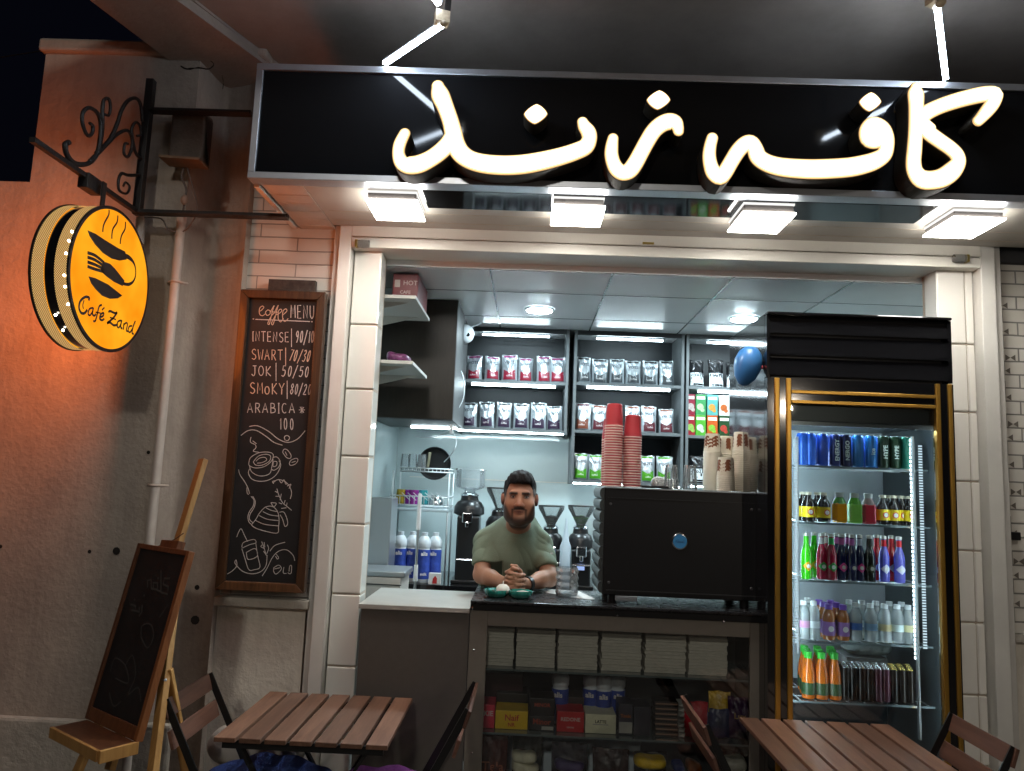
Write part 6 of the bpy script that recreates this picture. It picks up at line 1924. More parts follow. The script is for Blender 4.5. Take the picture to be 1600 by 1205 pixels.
# blue balloon by the fridge
c = P(1168, 572, 3.11)
t = thing('balloon', 'blue balloon hanging against the side of the drinks fridge', 'balloon', c)
m = MB(); m.lathe((c.x, c.y, c.z), [(0, -.085), (.02, -.078), (.042, -.05), (.054, -.01), (.056, .02), (.046, .055), (.026, .077), (0, .085)], 24, cap=False); o = m.build('skin', mat('balloon_blue', (.04, .17, .42), .35), t, smooth=True)
m = MB(); m.ball((c.x + .05, c.y - .02, c.z + .005), .009); m.build('knot', mat('knot_red', (.4, .06, .08), .4), t, smooth=True)
t.rotation_euler = (0, .22, 0)
# ================================================================ drinks fridge
YFR = 3.05
fx0, fx1 = P(1198, 560, YFR).x, P(1486, 520, YFR).x
fzt = P(1340, 492, YFR).z
YFB = 3.62
GOLD = mat('gold_trim', (.48, .27, .05), .3, metal=.75, var=.08, vscale=10)
FBL = mat('fridge_black', (.007, .007, .008), .10, coat=.6, bump=.03, bscale=6)
fg = thing('drinks_fridge', 'tall black glass-door drinks fridge with gold trim and lit shelves of bottles', 'fridge', ((fx0 + fx1) / 2, 3.3, 0))
m = MB(); m.box(fx0, fx0 + .025, YFR + .03, YFB, .05, fzt - .002); m.build('side_panel', FBL, fg, bevel=.003)
m = MB(); m.box(fx1 - .025, fx1, YFR + .03, YFB, .05, fzt - .002); m.build('side_panel', FBL, fg, bevel=.003)
zdt = P(1340, 594, YFR).z
m = MB(); m.box(fx0 + .026, fx1 - .026, YFR + .03, YFB - .001, P(1340, 663, YFR + .1).z, fzt - .004); m.build('top_cabinet', BLK, fg)
zz = [P(1340, y, YFR).z for y in (495, 526, 560, 592)]
m = MB(); m.box(fx0, fx1, YFR - .012, YFR + .029, zz[0] - .004, fzt); m.build('crown_strip', FBL, fg, bevel=.004)
for i in range(3):
    m = MB(); m.add([(fx0 + .012, YFR + .0 - .0 * i, zz[i + 1] + .003), (fx1 - .014, YFR, zz[i + 1] + .003), (fx1 - .014, YFR + .012, zz[i] - .006), (fx0 + .012, YFR + .012, zz[i] - .006),
                     (fx0 + .012, YFR + .028, zz[i + 1] + .003), (fx1 - .014, YFR + .028, zz[i + 1] + .003), (fx1 - .014, YFR + .028, zz[i] - .006), (fx0 + .012, YFR + .028, zz[i] - .006)],
                    [(0, 1, 2, 3), (4, 7, 6, 5), (0, 4, 5, 1), (3, 2, 6, 7), (0, 3, 7, 4), (1, 5, 6, 2)])
    m.build('header_slat', FBL, fg, bevel=.0015)
m = MB(); m.box(fx1 - .0125, fx1, YFR - .001, YFR + .029, zdt, zz[0] - .005); m.build('header_post', FBL, fg)
m = MB(); m.box(fx0, fx0 + .011, YFR - .001, YFR + .029, zdt, zz[0] - .005); m.build('header_post', FBL, fg)
# door frame
dz0, dz1 = .18, zdt - .004
gx = [P(x, 800, YFR).x for x in (1209.5, 1217.5, 1228, 1236, 1465, 1472.5, 1484.5, 1491.5)]
fx1b = fx1
YD = YFR - .01
m = MB(); m.box(fx0, gx[0], YD + .004, YFR + .029, dz0, dz1); m.box(gx[1], gx[2], YD + .004, YFR + .029, dz0, dz1); m.build('door_stile', FBL, fg)
m = MB(); m.box(gx[5], gx[6], YD + .004, YFR + .029, dz0, dz1); m.build('door_stile', FBL, fg)
m = MB(); m.box(gx[7], gx[7] + .012, YFR + .003, YFR + .029, dz0, dz1); m.build('door_stile', FBL, fg)
for a, b in ((0, 1), (2, 3), (4, 5), (6, 7)):
    m = MB(); m.box(gx[a], gx[b], YD - .004, YFR + .02, dz0, dz1); m.build('gold_strip', GOLD, fg, bevel=.004, seg=3)
zg = [P(1350, y, YFR).z for y in (614, 619.5, 629.5, 635)]
for a, b in ((1, 0), (3, 2)):
    m = MB(); m.box(gx[3] + .001, gx[4] - .001, YD - .003, YFR + .015, zg[a], zg[b]); m.build('gold_strip', GOLD, fg, bevel=.0025, seg=3)
m = MB(); m.box(gx[3] + .001, gx[4] - .001, YD + .005, YFR + .029, zg[0] + .001, dz1); m.box(gx[3] + .001, gx[4] - .001, YD + .005, YFR + .029, zg[2] + .0005, zg[1] - .0005); m.build('door_rail', FBL, fg)
m = MB(); m.box(gx[3] + .001, gx[4] - .001, YFR, YFR + .029, dz0, dz0 + .12); m.build('door_rail', FBL, fg)
m = MB(); m.box(gx[3] + .0015, gx[4] - .0015, YFR + .006, YFR + .012, dz0 + .121, zg[3] - .001); m.build('door_glass', glassy('fridge_glass', (.90, .95, .96), .07, .015), fg)
# inner cabinet
ix0, ix1 = fx0 + .03, fx1 - .03
INW = mat('fridge_inner', (.42, .47, .50), .35)
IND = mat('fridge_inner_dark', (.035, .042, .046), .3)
zi0, zi1 = .30, P(1340, 660, YFR + .1).z
m = MB(); m.box(ix0, ix1, YFB - .03, YFB - .02, zi0, zi1); m.build('inner_back', INW, fg)
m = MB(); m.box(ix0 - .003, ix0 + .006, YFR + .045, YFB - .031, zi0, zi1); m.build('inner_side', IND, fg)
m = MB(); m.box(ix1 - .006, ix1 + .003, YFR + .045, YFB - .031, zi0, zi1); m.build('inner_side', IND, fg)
m = MB(); m.box(ix0, ix1, YFR + .045, YFB - .031, zi0 - .02, zi0); m.build('inner_floor', BLK, fg)
m = MB(); m.box(ix0 + .01, ix1 - .01, YFB - .036, YFB - .031, zi0, P(1340, 1100, 3.2).z); m.build('lower_back_shade', mat('lower_shade_dark', (.03, .035, .04), .5), fg)  # dark sheet stands in for shade below the lowest shelf
m = MB(); m.box(ix0, ix1, YFR + .045, YFR + .06, P(1340, 668, YFR + .05).z, zi1); m.build('header_valance', mat('valance', (.12, .12, .12), .2, coat=.3), fg)
def dashes(xa_, xb_, y, z0, z1, mat_g, name, pitch=.0105):
    m = MB(); z = z0
    while z < z1:
        m.box(xa_, xb_, y, y + .002, z, z + pitch * .55); z += pitch
    return m.build(name, mat_g, fg)
GFR = glow('fridge_led', (.80, .93, 1.0), 9); GFR2 = glow('fridge_led_dim', (.75, .90, 1.0), .55)
YSF = 3.20
fl_ = lambda y, x=1340: P(x, y, YSF - .02).z
zt_l, zb_l = P(1430, 690, 3.12).z, P(1430, 1030, 3.12).z
xl = P(1424, 800, 3.12).x
dashes(xl, xl + .0032, 3.12, zb_l, zt_l, GFR, 'led_strip', .017)
m = MB(); m.box(xl + .0085, xl + .016, 3.115, 3.13, zb_l - .3, zt_l + .02); m.build('led_holder', STL, fg)
for xa_, xb_ in ((gx[2] + .001, gx[3] - .003), (gx[4] + .0145, gx[5] - .0005)):
    m = MB(); m.box(xa_, xb_, YFR + .032, YFR + .040, zb_l - .32, zt_l + .04); m.build('door_fill_strip', glow('door_fill_glow', (.78, .93, 1.0), 26), fg)  # hidden strips added behind the gold stiles to brighten the stock
x_ = P(1246, 800, 3.12).x
m = MB(); m.box(x_ - .004, x_ - .001, 3.10, 3.13, zb_l, zt_l); m.build('led_holder', STL, fg)
dashes(P(1241, 800, 3.07).x, P(1245, 800, 3.07).x, 3.068, zb_l + .05, zt_l - .02, GFR2, 'led_dashes')
dashes(P(1437, 800, 3.07).x, P(1443, 800, 3.07).x, 3.068, zb_l + .05, zt_l - .02, GFR2, 'led_dashes')
m = MB(); m.box(x_ + .05, x_ + .062, YFB - .04, YFB - .036, zb_l, zt_l); m.build('led_strip', glow('fridge_back_fill', (.74, .92, .98), 50), fg)  # unseen strip added at the back to fill the cabinet with light
m = MB(); m.box(x_ + .01, xl - .01, YSF + .02, YSF + .032, zi1 - .012, zi1 - .006); m.build('led_strip', glow('fridge_top_fill', (.72, .9, .98), 90), fg)  # unseen strip added at the top to brighten the shelves
shy = [(730, 1340), (819, 1340), (910, 1340), (1005, 1340), (1099, 1340)]
szs = [P(x, y, YSF - .02).z for y, x in shy]
SHG = mat('fridge_shelf', (.55, .6, .62), .25, metal=.4)
for z in szs:
    m = MB(); m.box(ix0 + .007, ix1 - .007, YSF - .02, YSF - .012, z - .008, z); m.build('shelf_lip', mat('shelf_lip', (.12, .15, .16), .2, coat=.4), fg)
    m = MB()
    for i in range(11):
        x = ix0 + .02 + (ix1 - ix0 - .04) * i / 10
        m.box(x - .002, x + .002, YSF - .0115, YFB - .035, z - .005, z - .001)
    for y in (YSF + .08, YSF + .22):
        m.box(ix0 + .007, ix1 - .007, y, y + .004, z - .009, z - .0052)
    m.build('shelf_wires', SHG, fg)
# ---- products
def product(name, cat, parts, lab='', grp=''):
    """parts: (name, profile, material, n)"""
    t = thing(name, lab, cat, (0, 0, 0), grp)
    for nm, prof_, mt in parts:
        m = MB(); m.lathe((0, 0, 0), prof_, 20, cap=False); m.build(nm, mt, t, auto=35)
    return t
used = {}
def put(key, maker, px, si, Y, lab, rot=None):
    z = szs[si] + .0005
    x = P(px, 800, Y).x if False else P(px, [700, 790, 870, 975, 1065, 1120][si], Y).x
    loc = (x, Y, z)
    if key not in used:
        t = maker(); used[key] = t; t.location = loc; t['label'] = lab
    else:
        t = dup(used[key], loc, rot if rot is not None else 0, lab)
    return t
ALU = mat('can_aluminium', (.6, .62, .64), .25, metal=.9)
def can(hexc, h=.135, r=.0225, txt=None, grp='energy drink cans on the top fridge shelf', tc='c8d8e8'):
    def f():
        m_ = mat('can_' + hexc, rgb(hexc), .28, metal=.35, var=.15, vscale=14)
        t = product('drink_can', 'drink can', [('can_body', [(r * .8, 0), (r, .006), (r, h - .012), (r * .86, h - .002)], m_), ('can_top', [(r * .86, h - .002), (r * .87, h), (r * .80, h - .003), (0, h - .003)], ALU)], grp=grp)
        if txt:
            tm = text_mb(txt, .024, (-.0, -r - .0003, h * .5), EZ, -EX, .0012, bold=.0006); tm.build('lettering', mat('ink_' + tc, rgb(tc), .4), t)
        return t
    return f
B1, B2, B3 = '2458b8', '1c3f96', '1a5f9a'
cans = [(1253.5, B1, 'X', None), (1266, B1, 'bright blue', None), (1285.5, B2, 'royal blue', None), (1305, '18255a', 'dark navy', 'ENERGY'), (1321, '101a40', 'blackish blue', 'NERGO'), (1340, B3, 'petrol blue', None), (1360.5, B3, 'teal blue', 'ice'),
        (1380, '142a1c', 'dark green', 'HYPE'), (1397.5, '12301c', 'black and green', 'HYPE'), (1415, '1a6a5a', 'turquoise', None)]
for i, (px, hx, nm, tx) in enumerate(cans):
    put(('can', hx, tx), can(hx, txt=tx, tc='d0e0d8'), px, 0, YSF + .03, f'{nm if nm != "X" else "half hidden blue"} tall drink can, {ORD[i]} from left on the top fridge shelf')
for i, px in enumerate((1262, 1283, 1303, 1324, 1344, 1365, 1385, 1403)):
    put(('can', B2, None), can(B2), px, 0, YSF + .10, f'blue tall can in the second row, {ORD[i]} from left on the top fridge shelf')
DGL = mat('dark_bottle_glass', (.012, .008, .006), .08, coat=.5); YLB = mat('yellow_label', (.80, .60, .02), .4); CRC = mat('cream_cap', (.62, .56, .42), .4); RDM = mat('red_emblem', (.55, .03, .03), .4); WHM = mat('white_emblem', (.7, .7, .68), .4)
def malt():
    t = product('malt_bottle', 'bottle', [('glass_body', [(.024, 0), (.0262, .004), (.0262, .068), (.022, .084), (.0125, .098), (.0115, .112)], DGL), ('label', [(.0266, .018), (.0266, .062)], YLB), ('cap', [(.0135, .110), (.0135, .121), (.0, .122)], CRC)], grp='yellow-labelled bottles on the second fridge shelf')
    m = MB(); m.lathe((0, -.0268, .04), [(.0, -.0012), (.0125, -.0008), (.0125, .0)], 16, cap=False, axis='Y'); m.build('emblem', RDM, t)
    m = MB(); m.lathe((0, -.0282, .04), [(.0, -.0006), (.009, -.0003)], 16, cap=False, axis='Y'); m.build('emblem', WHM, t)
    return t
for i, px in enumerate((1263, 1287, 1379, 1396, 1409, 1420)):
    put('malt', malt, px, 1, YSF + .03 + (.02 if i in (4,) else 0), f'dark bottle with a yellow round-logo label, {ORD[i]} from left on the second fridge shelf', rnd.uniform(-.3, .3))
for i, px in enumerate((1255, 1277, 1390, 1404)):
    put('malt', malt, px, 1, YSF + .10, f'back-row yellow-labelled bottle, {ORD[i]} from left on the second fridge shelf')
def juice(hx, h2):
    def f():
        t = thing('juice_bottle', '', 'bottle', (0, 0, 0), 'square juice bottles on the second fridge shelf')
        m = MB(); m.box(-.0245, .0245, -.0245, .0245, 0, .082); m.build('juice', mat('juice_' + hx, rgb(hx), .2, coat=.4), t, bevel=.009, seg=3)
        m = MB(); m.lathe((0, 0, 0), [(.025, .078), (.024, .090), (.016, .102), (.015, .106)], 18, cap=False); m.build('shoulder', mat('shoulder_' + h2, rgb(h2), .2, coat=.4), t, auto=40)
        m = MB(); m.lathe((0, 0, 0), [(.017, .105), (.017, .124), (0, .125)], 18, cap=False); m.build('cap', mat('clear_cap', (.6, .65, .64), .3), t, auto=40)
        return t
    return f
for px, a, b, nm in ((1311.5, 'd89018', '4a9a28', 'orange'), (1335, '8ed860', '5ab830', 'green'), (1356.5, 'c83848', 'b8a0a0', 'red')):
    put(('j', a), juice(a, b), px, 1, YSF + .03, f'square {nm} juice bottle with clear cap on the second fridge shelf')
# tall bottles, third shelf
def beer(hx, lab_hx, h=.188, r=.0215, neckhx=None, cap='c8c8c4', coat=.5):
    def f():
        g_ = mat('bt_' + hx, rgb(hx), .1, coat=coat)
        t = product('glass_bottle', 'bottle', [('glass_body', [(r * .9, 0), (r, .004), (r, h * .52), (r * .82, h * .63), (r * .48, h * .76), (r * .44, h * .93)], g_), ('neck_foil', [(r * .52, h * .76), (r * .50, h * .9)], mat('nk_' + (neckhx or hx), rgb(neckhx or hx), .3)), ('cap', [(r * .56, h * .92), (r * .56, h * .985), (0, h)], mat('cap_' + cap, rgb(cap), .3, metal=.5))], grp='tall glass bottles on the third fridge shelf')
        m = MB()
        R_ = r + .0006
        pts_ = []
        for k in range(9):
            a = math.radians(-90 + (k - 4) * 15)
            w_ = (1 - abs(k - 4) / 4) * .032
            pts_.append((R_ * math.cos(a), R_ * math.sin(a), h * .28 - w_ * .6)); pts_.append((R_ * math.cos(a), R_ * math.sin(a), h * .28 + w_ * .6))
        m.add(pts_, [(2 * k, 2 * k + 2, 2 * k + 3, 2 * k + 1) for k in range(8)]); m.build('diamond_label', mat('dl_' + lab_hx, rgb(lab_hx), .4), t)
        m = MB(); m.lathe((0, -R_ - .0006, h * .28), [(.0, -.0008), (.008, -.0004)], 12, cap=False, axis='Y'); m.build('emblem', MC['white_emblem'], t)
        return t
    return f
bl = [(1260, '38c018', 'e0a020', 'bright green', '38c018'), (1284, 'a01838', '2a8a40', 'crimson', 'c8c8c8'), (1299, 'a01838', '2a8a40', 'crimson', '2a9a50'), (1315, '101a48', 'd03c8c', 'navy and pink', 'c060a8'), (1331, '141c4a', '282c60', 'dark navy', 'b060a8'), (1343, '121a44', 'd03c8c', 'navy with pink diamond', 'b8c0d0'),
      (1359, '141a10', '303418', 'blackish olive', '202418'), (1381, '5858b8', 'c8c8e0', 'red-necked lilac', 'c01828'), (1405, '6060c0', 'd0d0e8', 'red-necked violet', 'c01828')]
for i, (px, hx, l2, nm, nk) in enumerate(bl):
    put(('b', hx, nk), beer(hx, l2, neckhx=nk), px, 2, YSF + .03 + (.012 if i % 2 else 0), f'{nm} glass bottle, {ORD[i]} from left on the third fridge shelf')
for i, px in enumerate((1272, 1290, 1308, 1325, 1370, 1393)):
    hx, l2, nm, nk = [('38c018', 'e0a020', 'green', '38c018'), ('a01838', '2a8a40', 'crimson', 'c8c8c8'), ('101a48', 'd03c8c', 'navy', 'c060a8'), ('101a48', 'd03c8c', 'navy', 'c060a8'), ('b01828', 'c8c8e0', 'red', 'c01828'), ('b01828', 'c8c8e0', 'red', 'c01828')][i]
    put(('b', hx, nk), beer(hx, l2, neckhx=nk), px, 2, YSF + .10, f'{nm} back-row glass bottle, {ORD[i]} from left on the third fridge shelf')
# fourth shelf: water and iced tea
WAT = glassy('water_plastic', (.80, .88, .90), .12, .06, .30)
def water(lc):
    def f():
        t = product('water_bottle', 'bottle', [('clear_body', [(.022, 0), (.0245, .005), (.0235, .03), (.0245, .06), (.0235, .085), (.0245, .1), (.016, .125), (.0115, .135)], WAT), ('cap', [(.013, .133), (.013, .15), (0, .151)], mat('cap_white', (.72, .76, .78), .4))], grp='clear water bottles on the fourth fridge shelf')
        m = MB(); m.lathe((0, 0, 0), [(.0248, .045), (.0248, .072)], 20, cap=False); m.build('label', mat('wl_' + lc, rgb(lc), .4), t, smooth=True)
        return t
    return f
for i, (px, lc, nm) in enumerate(((1256, 'c890b8', 'pink'), (1271.5, 'c8d0d4', 'grey'), (1337, '3060a8', 'blue'), (1360.5, '6a8aa8', 'pale blue'), (1382.5, 'a89a70', 'tan'), (1402, 'c8d8d8', 'white'), (1419, 'd8d0a0', 'cream'))):
    put(('w', lc), water(lc), px, 3, YSF + .03, f'clear water bottle with a {nm} label, {ORD[i]} of the front row, fourth fridge shelf')
for i, px in enumerate((1262, 1327, 1347, 1369, 1390, 1409)):
    put(('w', 'c8d0d4'), water('c8d0d4'), px, 3, YSF + .11, f'back-row clear water bottle, {ORD[i]} from left on the fourth fridge shelf')
TEA = mat('iced_tea', (.36, .11, .015), .12, coat=.5); LIL = mat('lilac_label', (.30, .14, .42), .4); PCP = mat('purple_cap', (.20, .08, .50), .4)
def tea():
    t = product('iced_tea_bottle', 'bottle', [('tea_body', [(.022, 0), (.0245, .005), (.0245, .08), (.022, .098), (.013, .118), (.012, .122)], TEA), ('label', [(.0248, .018), (.0248, .072)], LIL), ('cap', [(.0145, .12), (.0145, .14), (0, .141)], PCP)], grp='purple-capped iced tea bottles on the fourth fridge shelf')
    m = MB(); m.lathe((0, -.0252, .045), [(.0, -.0008), (.0115, -.0002)], 14, cap=False, axis='Y'); m.build('emblem', MC['white_emblem'], t)
    return t
for i, (px, dy) in enumerate(((1295, .03), (1317.5, .03), (1287, .09), (1307, .09), (1280, .15), (1298, .15))):
    put('tea', tea, px, 3, YSF + dy, ['purple-capped iced tea bottle, left of the front pair on the fourth fridge shelf', 'purple-capped iced tea bottle, right of the front pair on the fourth fridge shelf', 'purple-capped iced tea bottle in the middle row at left', 'purple-capped iced tea bottle in the middle row at right', 'purple-capped iced tea bottle in the back row at left', 'purple-capped iced tea bottle in the back row at right'][i])
# fifth shelf: orange bottles and cans
ORJ = mat('orange_drink', (.62, .14, .01), .2, coat=.4); GCP = mat('green_cap', (.03, .50, .04), .4); GLB = mat('dark_green_label', (.015, .06, .02), .4)
def orange():
    return product('orange_drink_bottle', 'bottle', [('drink_body', [(.024, 0), (.027, .006), (.027, .07), (.024, .105), (.0135, .15), (.0125, .158)], ORJ), ('label', [(.0274, .016), (.0274, .062)], GLB), ('cap', [(.0155, .155), (.0155, .180), (0, .181)], GCP)], grp='orange drink bottles with green caps')
k = 0
for r_, dy in enumerate((.03, .09, .15)):
    for c_ in range(3):
        put('org', orange, (1263, 1283.5, 1304)[c_] - r_ * 3, 4, YSF + dy, f'orange bottle with green cap, {["left", "middle", "right"][c_]} one of the {["front", "second", "third"][r_]} row, fifth fridge shelf')
cgr = 'short dark cans packed on the fifth fridge shelf'
for r_ in range(4):
    for c_ in range(9):
        gold = c_ >= 6
        hx = '401828' if 4 <= c_ < 6 else '140c0a'
        key = ('sc', hx, gold)
        def mk(hx=hx, gold=gold):
            h = .128; r = .0155
            m_ = mat('scan_' + hx, rgb(hx), .3, metal=.3)
            tp = mat('gold_top', (.55, .42, .14), .25, metal=.9) if gold else ALU
            return product('drink_can', 'drink can', [('can_body', [(r * .8, 0), (r, .004), (r, h - .008), (r * .9, h - .001)], m_), ('can_top', [(r * .9, h - .001), (r * .88, h + .0005), (r * .78, h - .002), (0, h - .002)], tp)], grp=cgr)
        nm = 'gold-topped dark' if gold else ('maroon' if hx == '401828' else 'silver-topped black')
        put(key, mk, 1321 + c_ * 12.7 - r_ * 2.0, 4, YSF + .02 + r_ * .032, f'{nm} small can, {ORD[c_]} from left in the {["front", "second", "third", "back"][r_]} row, fifth fridge shelf')
c = P(1345, 1025, YSF + .22)
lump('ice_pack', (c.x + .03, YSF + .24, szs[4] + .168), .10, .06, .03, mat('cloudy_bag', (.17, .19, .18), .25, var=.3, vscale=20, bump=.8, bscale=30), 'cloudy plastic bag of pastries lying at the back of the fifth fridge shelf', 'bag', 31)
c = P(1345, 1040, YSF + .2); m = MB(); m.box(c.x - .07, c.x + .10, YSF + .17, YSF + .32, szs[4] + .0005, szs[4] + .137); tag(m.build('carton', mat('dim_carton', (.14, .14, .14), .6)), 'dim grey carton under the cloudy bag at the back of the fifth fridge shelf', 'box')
def big():
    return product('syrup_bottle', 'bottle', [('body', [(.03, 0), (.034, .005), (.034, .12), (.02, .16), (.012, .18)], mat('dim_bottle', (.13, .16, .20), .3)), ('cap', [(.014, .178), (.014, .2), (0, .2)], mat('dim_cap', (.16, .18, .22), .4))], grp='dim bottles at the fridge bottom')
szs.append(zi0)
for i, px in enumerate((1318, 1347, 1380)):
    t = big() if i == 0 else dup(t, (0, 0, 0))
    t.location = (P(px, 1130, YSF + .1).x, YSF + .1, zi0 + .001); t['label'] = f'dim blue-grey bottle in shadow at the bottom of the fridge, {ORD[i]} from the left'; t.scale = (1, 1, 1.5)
# ================================================================ signed-distance modelling for the barista
class SDF:
    def __init__(s, lo, hi, h):
        s.lo, s.h = np.array(lo, dtype=np.float32), h
        s.n = [int(math.ceil((hi[i] - lo[i]) / h)) + 1 for i in range(3)]
        s.D = np.full(s.n, 1.0, dtype=np.float32)
        s.ax = [s.lo[i] + h * np.arange(s.n[i], dtype=np.float32) for i in range(3)]
    def _box(s, lo, hi, pad):
        sl = []
        for i in range(3):
            a = max(0, int((lo[i] - pad - s.lo[i]) / s.h)); b = min(s.n[i], int((hi[i] + pad - s.lo[i]) / s.h) + 2)
            if b <= a: return None
            sl.append(slice(a, b))
        return tuple(sl)
    def _g(s, sl):
        return np.meshgrid(s.ax[0][sl[0]], s.ax[1][sl[1]], s.ax[2][sl[2]], indexing='ij', sparse=True)
    def _mix(s, sl, d, k, sub=False):
        A = s.D[sl]
        if sub:
            hh = np.clip(.5 - .5 * (A + d) / k, 0, 1)
            s.D[sl] = A * (1 - hh) + (-d) * hh + k * hh * (1 - hh)
        else:
            hh = np.clip(.5 + .5 * (A - d) / k, 0, 1)
            s.D[sl] = A * (1 - hh) + d * hh - k * hh * (1 - hh)
    def ell(s, c, r, k=.01, sub=False, rot=None):
        R_ = max(r)
        sl = s._box([c[i] - R_ for i in range(3)], [c[i] + R_ for i in range(3)], k + 3 * s.h)
        if sl is None: return
        X, Y, Z_ = s._g(sl)
        x, y, z = X - c[0], Y - c[1], Z_ - c[2]
        if rot:   # rotation about x
            cs, sn = math.cos(rot), math.sin(rot)
            y, z = y * cs + z * sn, -y * sn + z * cs
        q = np.sqrt((x / r[0]) ** 2 + (y / r[1]) ** 2 + (z / r[2]) ** 2)
        g = np.sqrt((x / r[0] ** 2) ** 2 + (y / r[1] ** 2) ** 2 + (z / r[2] ** 2) ** 2) + 1e-6
        s._mix(sl, (q * (q - 1) / g).astype(np.float32), k, sub)
    def cap(s, a, b, ra, rb=None, k=.01, sub=False):
        rb = ra if rb is None else rb
        R_ = max(ra, rb)
        sl = s._box([min(a[i], b[i]) - R_ for i in range(3)], [max(a[i], b[i]) + R_ for i in range(3)], k + 3 * s.h)
        if sl is None: return
        X, Y, Z_ = s._g(sl)
        ab = [b[i] - a[i] for i in range(3)]
        L2 = sum(v * v for v in ab) + 1e-9
        t = np.clip(((X - a[0]) * ab[0] + (Y - a[1]) * ab[1] + (Z_ - a[2]) * ab[2]) / L2, 0, 1)
        d = np.sqrt((X - a[0] - t * ab[0]) ** 2 + (Y - a[1] - t * ab[1]) ** 2 + (Z_ - a[2] - t * ab[2]) ** 2) - (ra + (rb - ra) * t)
        s._mix(sl, d.astype(np.float32), k, sub)
    def chain(s, pts, rs, k=.004):
        for i in range(len(pts) - 1): s.cap(pts[i], pts[i + 1], rs[i], rs[i + 1], k)
    def full(s): return np.meshgrid(*s.ax, indexing='ij', sparse=True)
    def mesh(s):
        D = s.D
        neg = D < 0
        nx, ny, nz = D.shape
        corners = [(i, j, k) for i in (0, 1) for j in (0, 1) for k in (0, 1)]
        cnt = np.zeros((nx - 1, ny - 1, nz - 1), np.int8)
        for (i, j, k) in corners: cnt += neg[i:nx - 1 + i, j:ny - 1 + j, k:nz - 1 + k]
        act = (cnt > 0) & (cnt < 8)
        idx = np.argwhere(act)
        vid = np.full(act.shape, -1, np.int32)
        vid[act] = np.arange(len(idx))
        acc = np.zeros((len(idx), 3)); num = np.zeros(len(idx))
        I, J, K = idx[:, 0], idx[:, 1], idx[:, 2]
        for a in corners:
            for ax_ in range(3):
                if a[ax_] == 1: continue
                b = list(a); b[ax_] = 1
                da = D[I + a[0], J + a[1], K + a[2]]; db = D[I + b[0], J + b[1], K + b[2]]
                mk = (da < 0) != (db < 0)
                t = np.where(mk, da / np.where(mk, da - db, 1), 0)
                p = np.tile(np.array(a, float), (len(idx), 1)); p[:, ax_] += t
                acc[mk] += p[mk]; num[mk] += 1
        V = s.lo + s.h * (idx + acc / num[:, None])
        F = []
        for ax_ in range(3):
            sl0 = [slice(1, n_ - 1) for n_ in D.shape]; sl1 = list(sl0)
            sl0[ax_] = slice(0, D.shape[ax_] - 1); sl1[ax_] = slice(1, D.shape[ax_])
            A, B = neg[tuple(sl0)], neg[tuple(sl1)]
            e = np.argwhere(A != B)
            if not len(e): continue
            flip = A[A != B]
            off = np.array([1, 1, 1]); off[ax_] = 0
            e = e + off
            u, v = [(1, 2), (2, 0), (0, 1)][ax_]
            def at_(du, dv):
                q = e.copy(); q[:, u] -= du; q[:, v] -= dv
                return vid[q[:, 0], q[:, 1], q[:, 2]]
            quad = np.stack([at_(1, 1), at_(0, 1), at_(0, 0), at_(1, 0)], 1)
            quad[~flip] = quad[~flip][:, ::-1]
            F.append(quad)
        F = np.concatenate(F)
        return V, F[(F >= 0).all(1)]
def sdf_object(name, s, mats, parent, colfn=None, smooth_it=1):
    V, F = s.mesh()
    for _ in range(smooth_it):
        acc = np.zeros_like(V); num = np.zeros(len(V))
        for a, b in ((0, 1), (1, 2), (2, 3), (3, 0)):
            np.add.at(acc, F[:, a], V[F[:, b]]); np.add.at(num, F[:, a], 1)
            np.add.at(acc, F[:, b], V[F[:, a]]); np.add.at(num, F[:, b], 1)
        V = V * .5 + .5 * acc / np.maximum(num, 1)[:, None]
    off = wloc(parent)
    me = bpy.data.meshes.new(name)
    W_ = V - np.array(off)
    me.vertices.add(len(W_)); me.vertices.foreach_set('co', W_.astype(np.float32).ravel())
    me.loops.add(F.size); me.loops.foreach_set('vertex_index', F.astype(np.int32).ravel())
    me.polygons.add(len(F)); me.polygons.foreach_set('loop_start', np.arange(0, F.size, 4, dtype=np.int32))
    me.polygons.foreach_set('use_smooth', np.ones(len(F), bool))
    me.update(calc_edges=True); me.validate()
    if colfn is not None:
        at = me.color_attributes.new('Col', 'FLOAT_COLOR', 'POINT')
        c = np.ones((len(V), 4), np.float32); c[:, :3] = colfn(V)
        at.data.foreach_set('color', c.ravel())
    me.materials.append(mats)
    o = bpy.data.objects.new(name, me); COL.objects.link(o); o.parent = parent
    return o
def attr_mat(name, rough, bump=0.0, bscale=200, sss=0.0, spec=.5):
    m_ = mat(name, (.5, .5, .5), rough, bump=bump, bscale=bscale, spec=spec)
    nt = m_.node_tree
    a = nt.nodes.new('ShaderNodeVertexColor'); a.layer_name = 'Col'
    nt.links.new(a.outputs['Color'], nt.nodes['Principled BSDF'].inputs['Base Color'])
    if sss:
        b = nt.nodes['Principled BSDF']; b.inputs['Subsurface Weight'].default_value = sss; b.inputs['Subsurface Radius'].default_value = (.008, .004, .002); b.inputs['Subsurface Scale'].default_value = .5
    return m_
man = thing('person', 'bearded man in a sage green t-shirt leaning on the counter with clasped hands', 'person', (-.05, 3.75, 0))
HX, HY = P(812, 780, 3.40).x, 3.42          # head axis
def zpx(y, Y=3.40, x=812): return P(x, y, Y).z
zt_h, zch = zpx(736), zpx(823)
HS = (zt_h - zch) / .262                     # head scale against the local model
def H(x, y, z): return (HX + x * HS * 1.06, HY + y * HS, zch + z * HS)
def Hr(*r): return (r[0] * HS * 1.06, r[1] * HS, r[2] * HS)
b = SDF((-.36, 3.20, zCt - .02), (.27, 3.86, zt_h + .02), .0031)
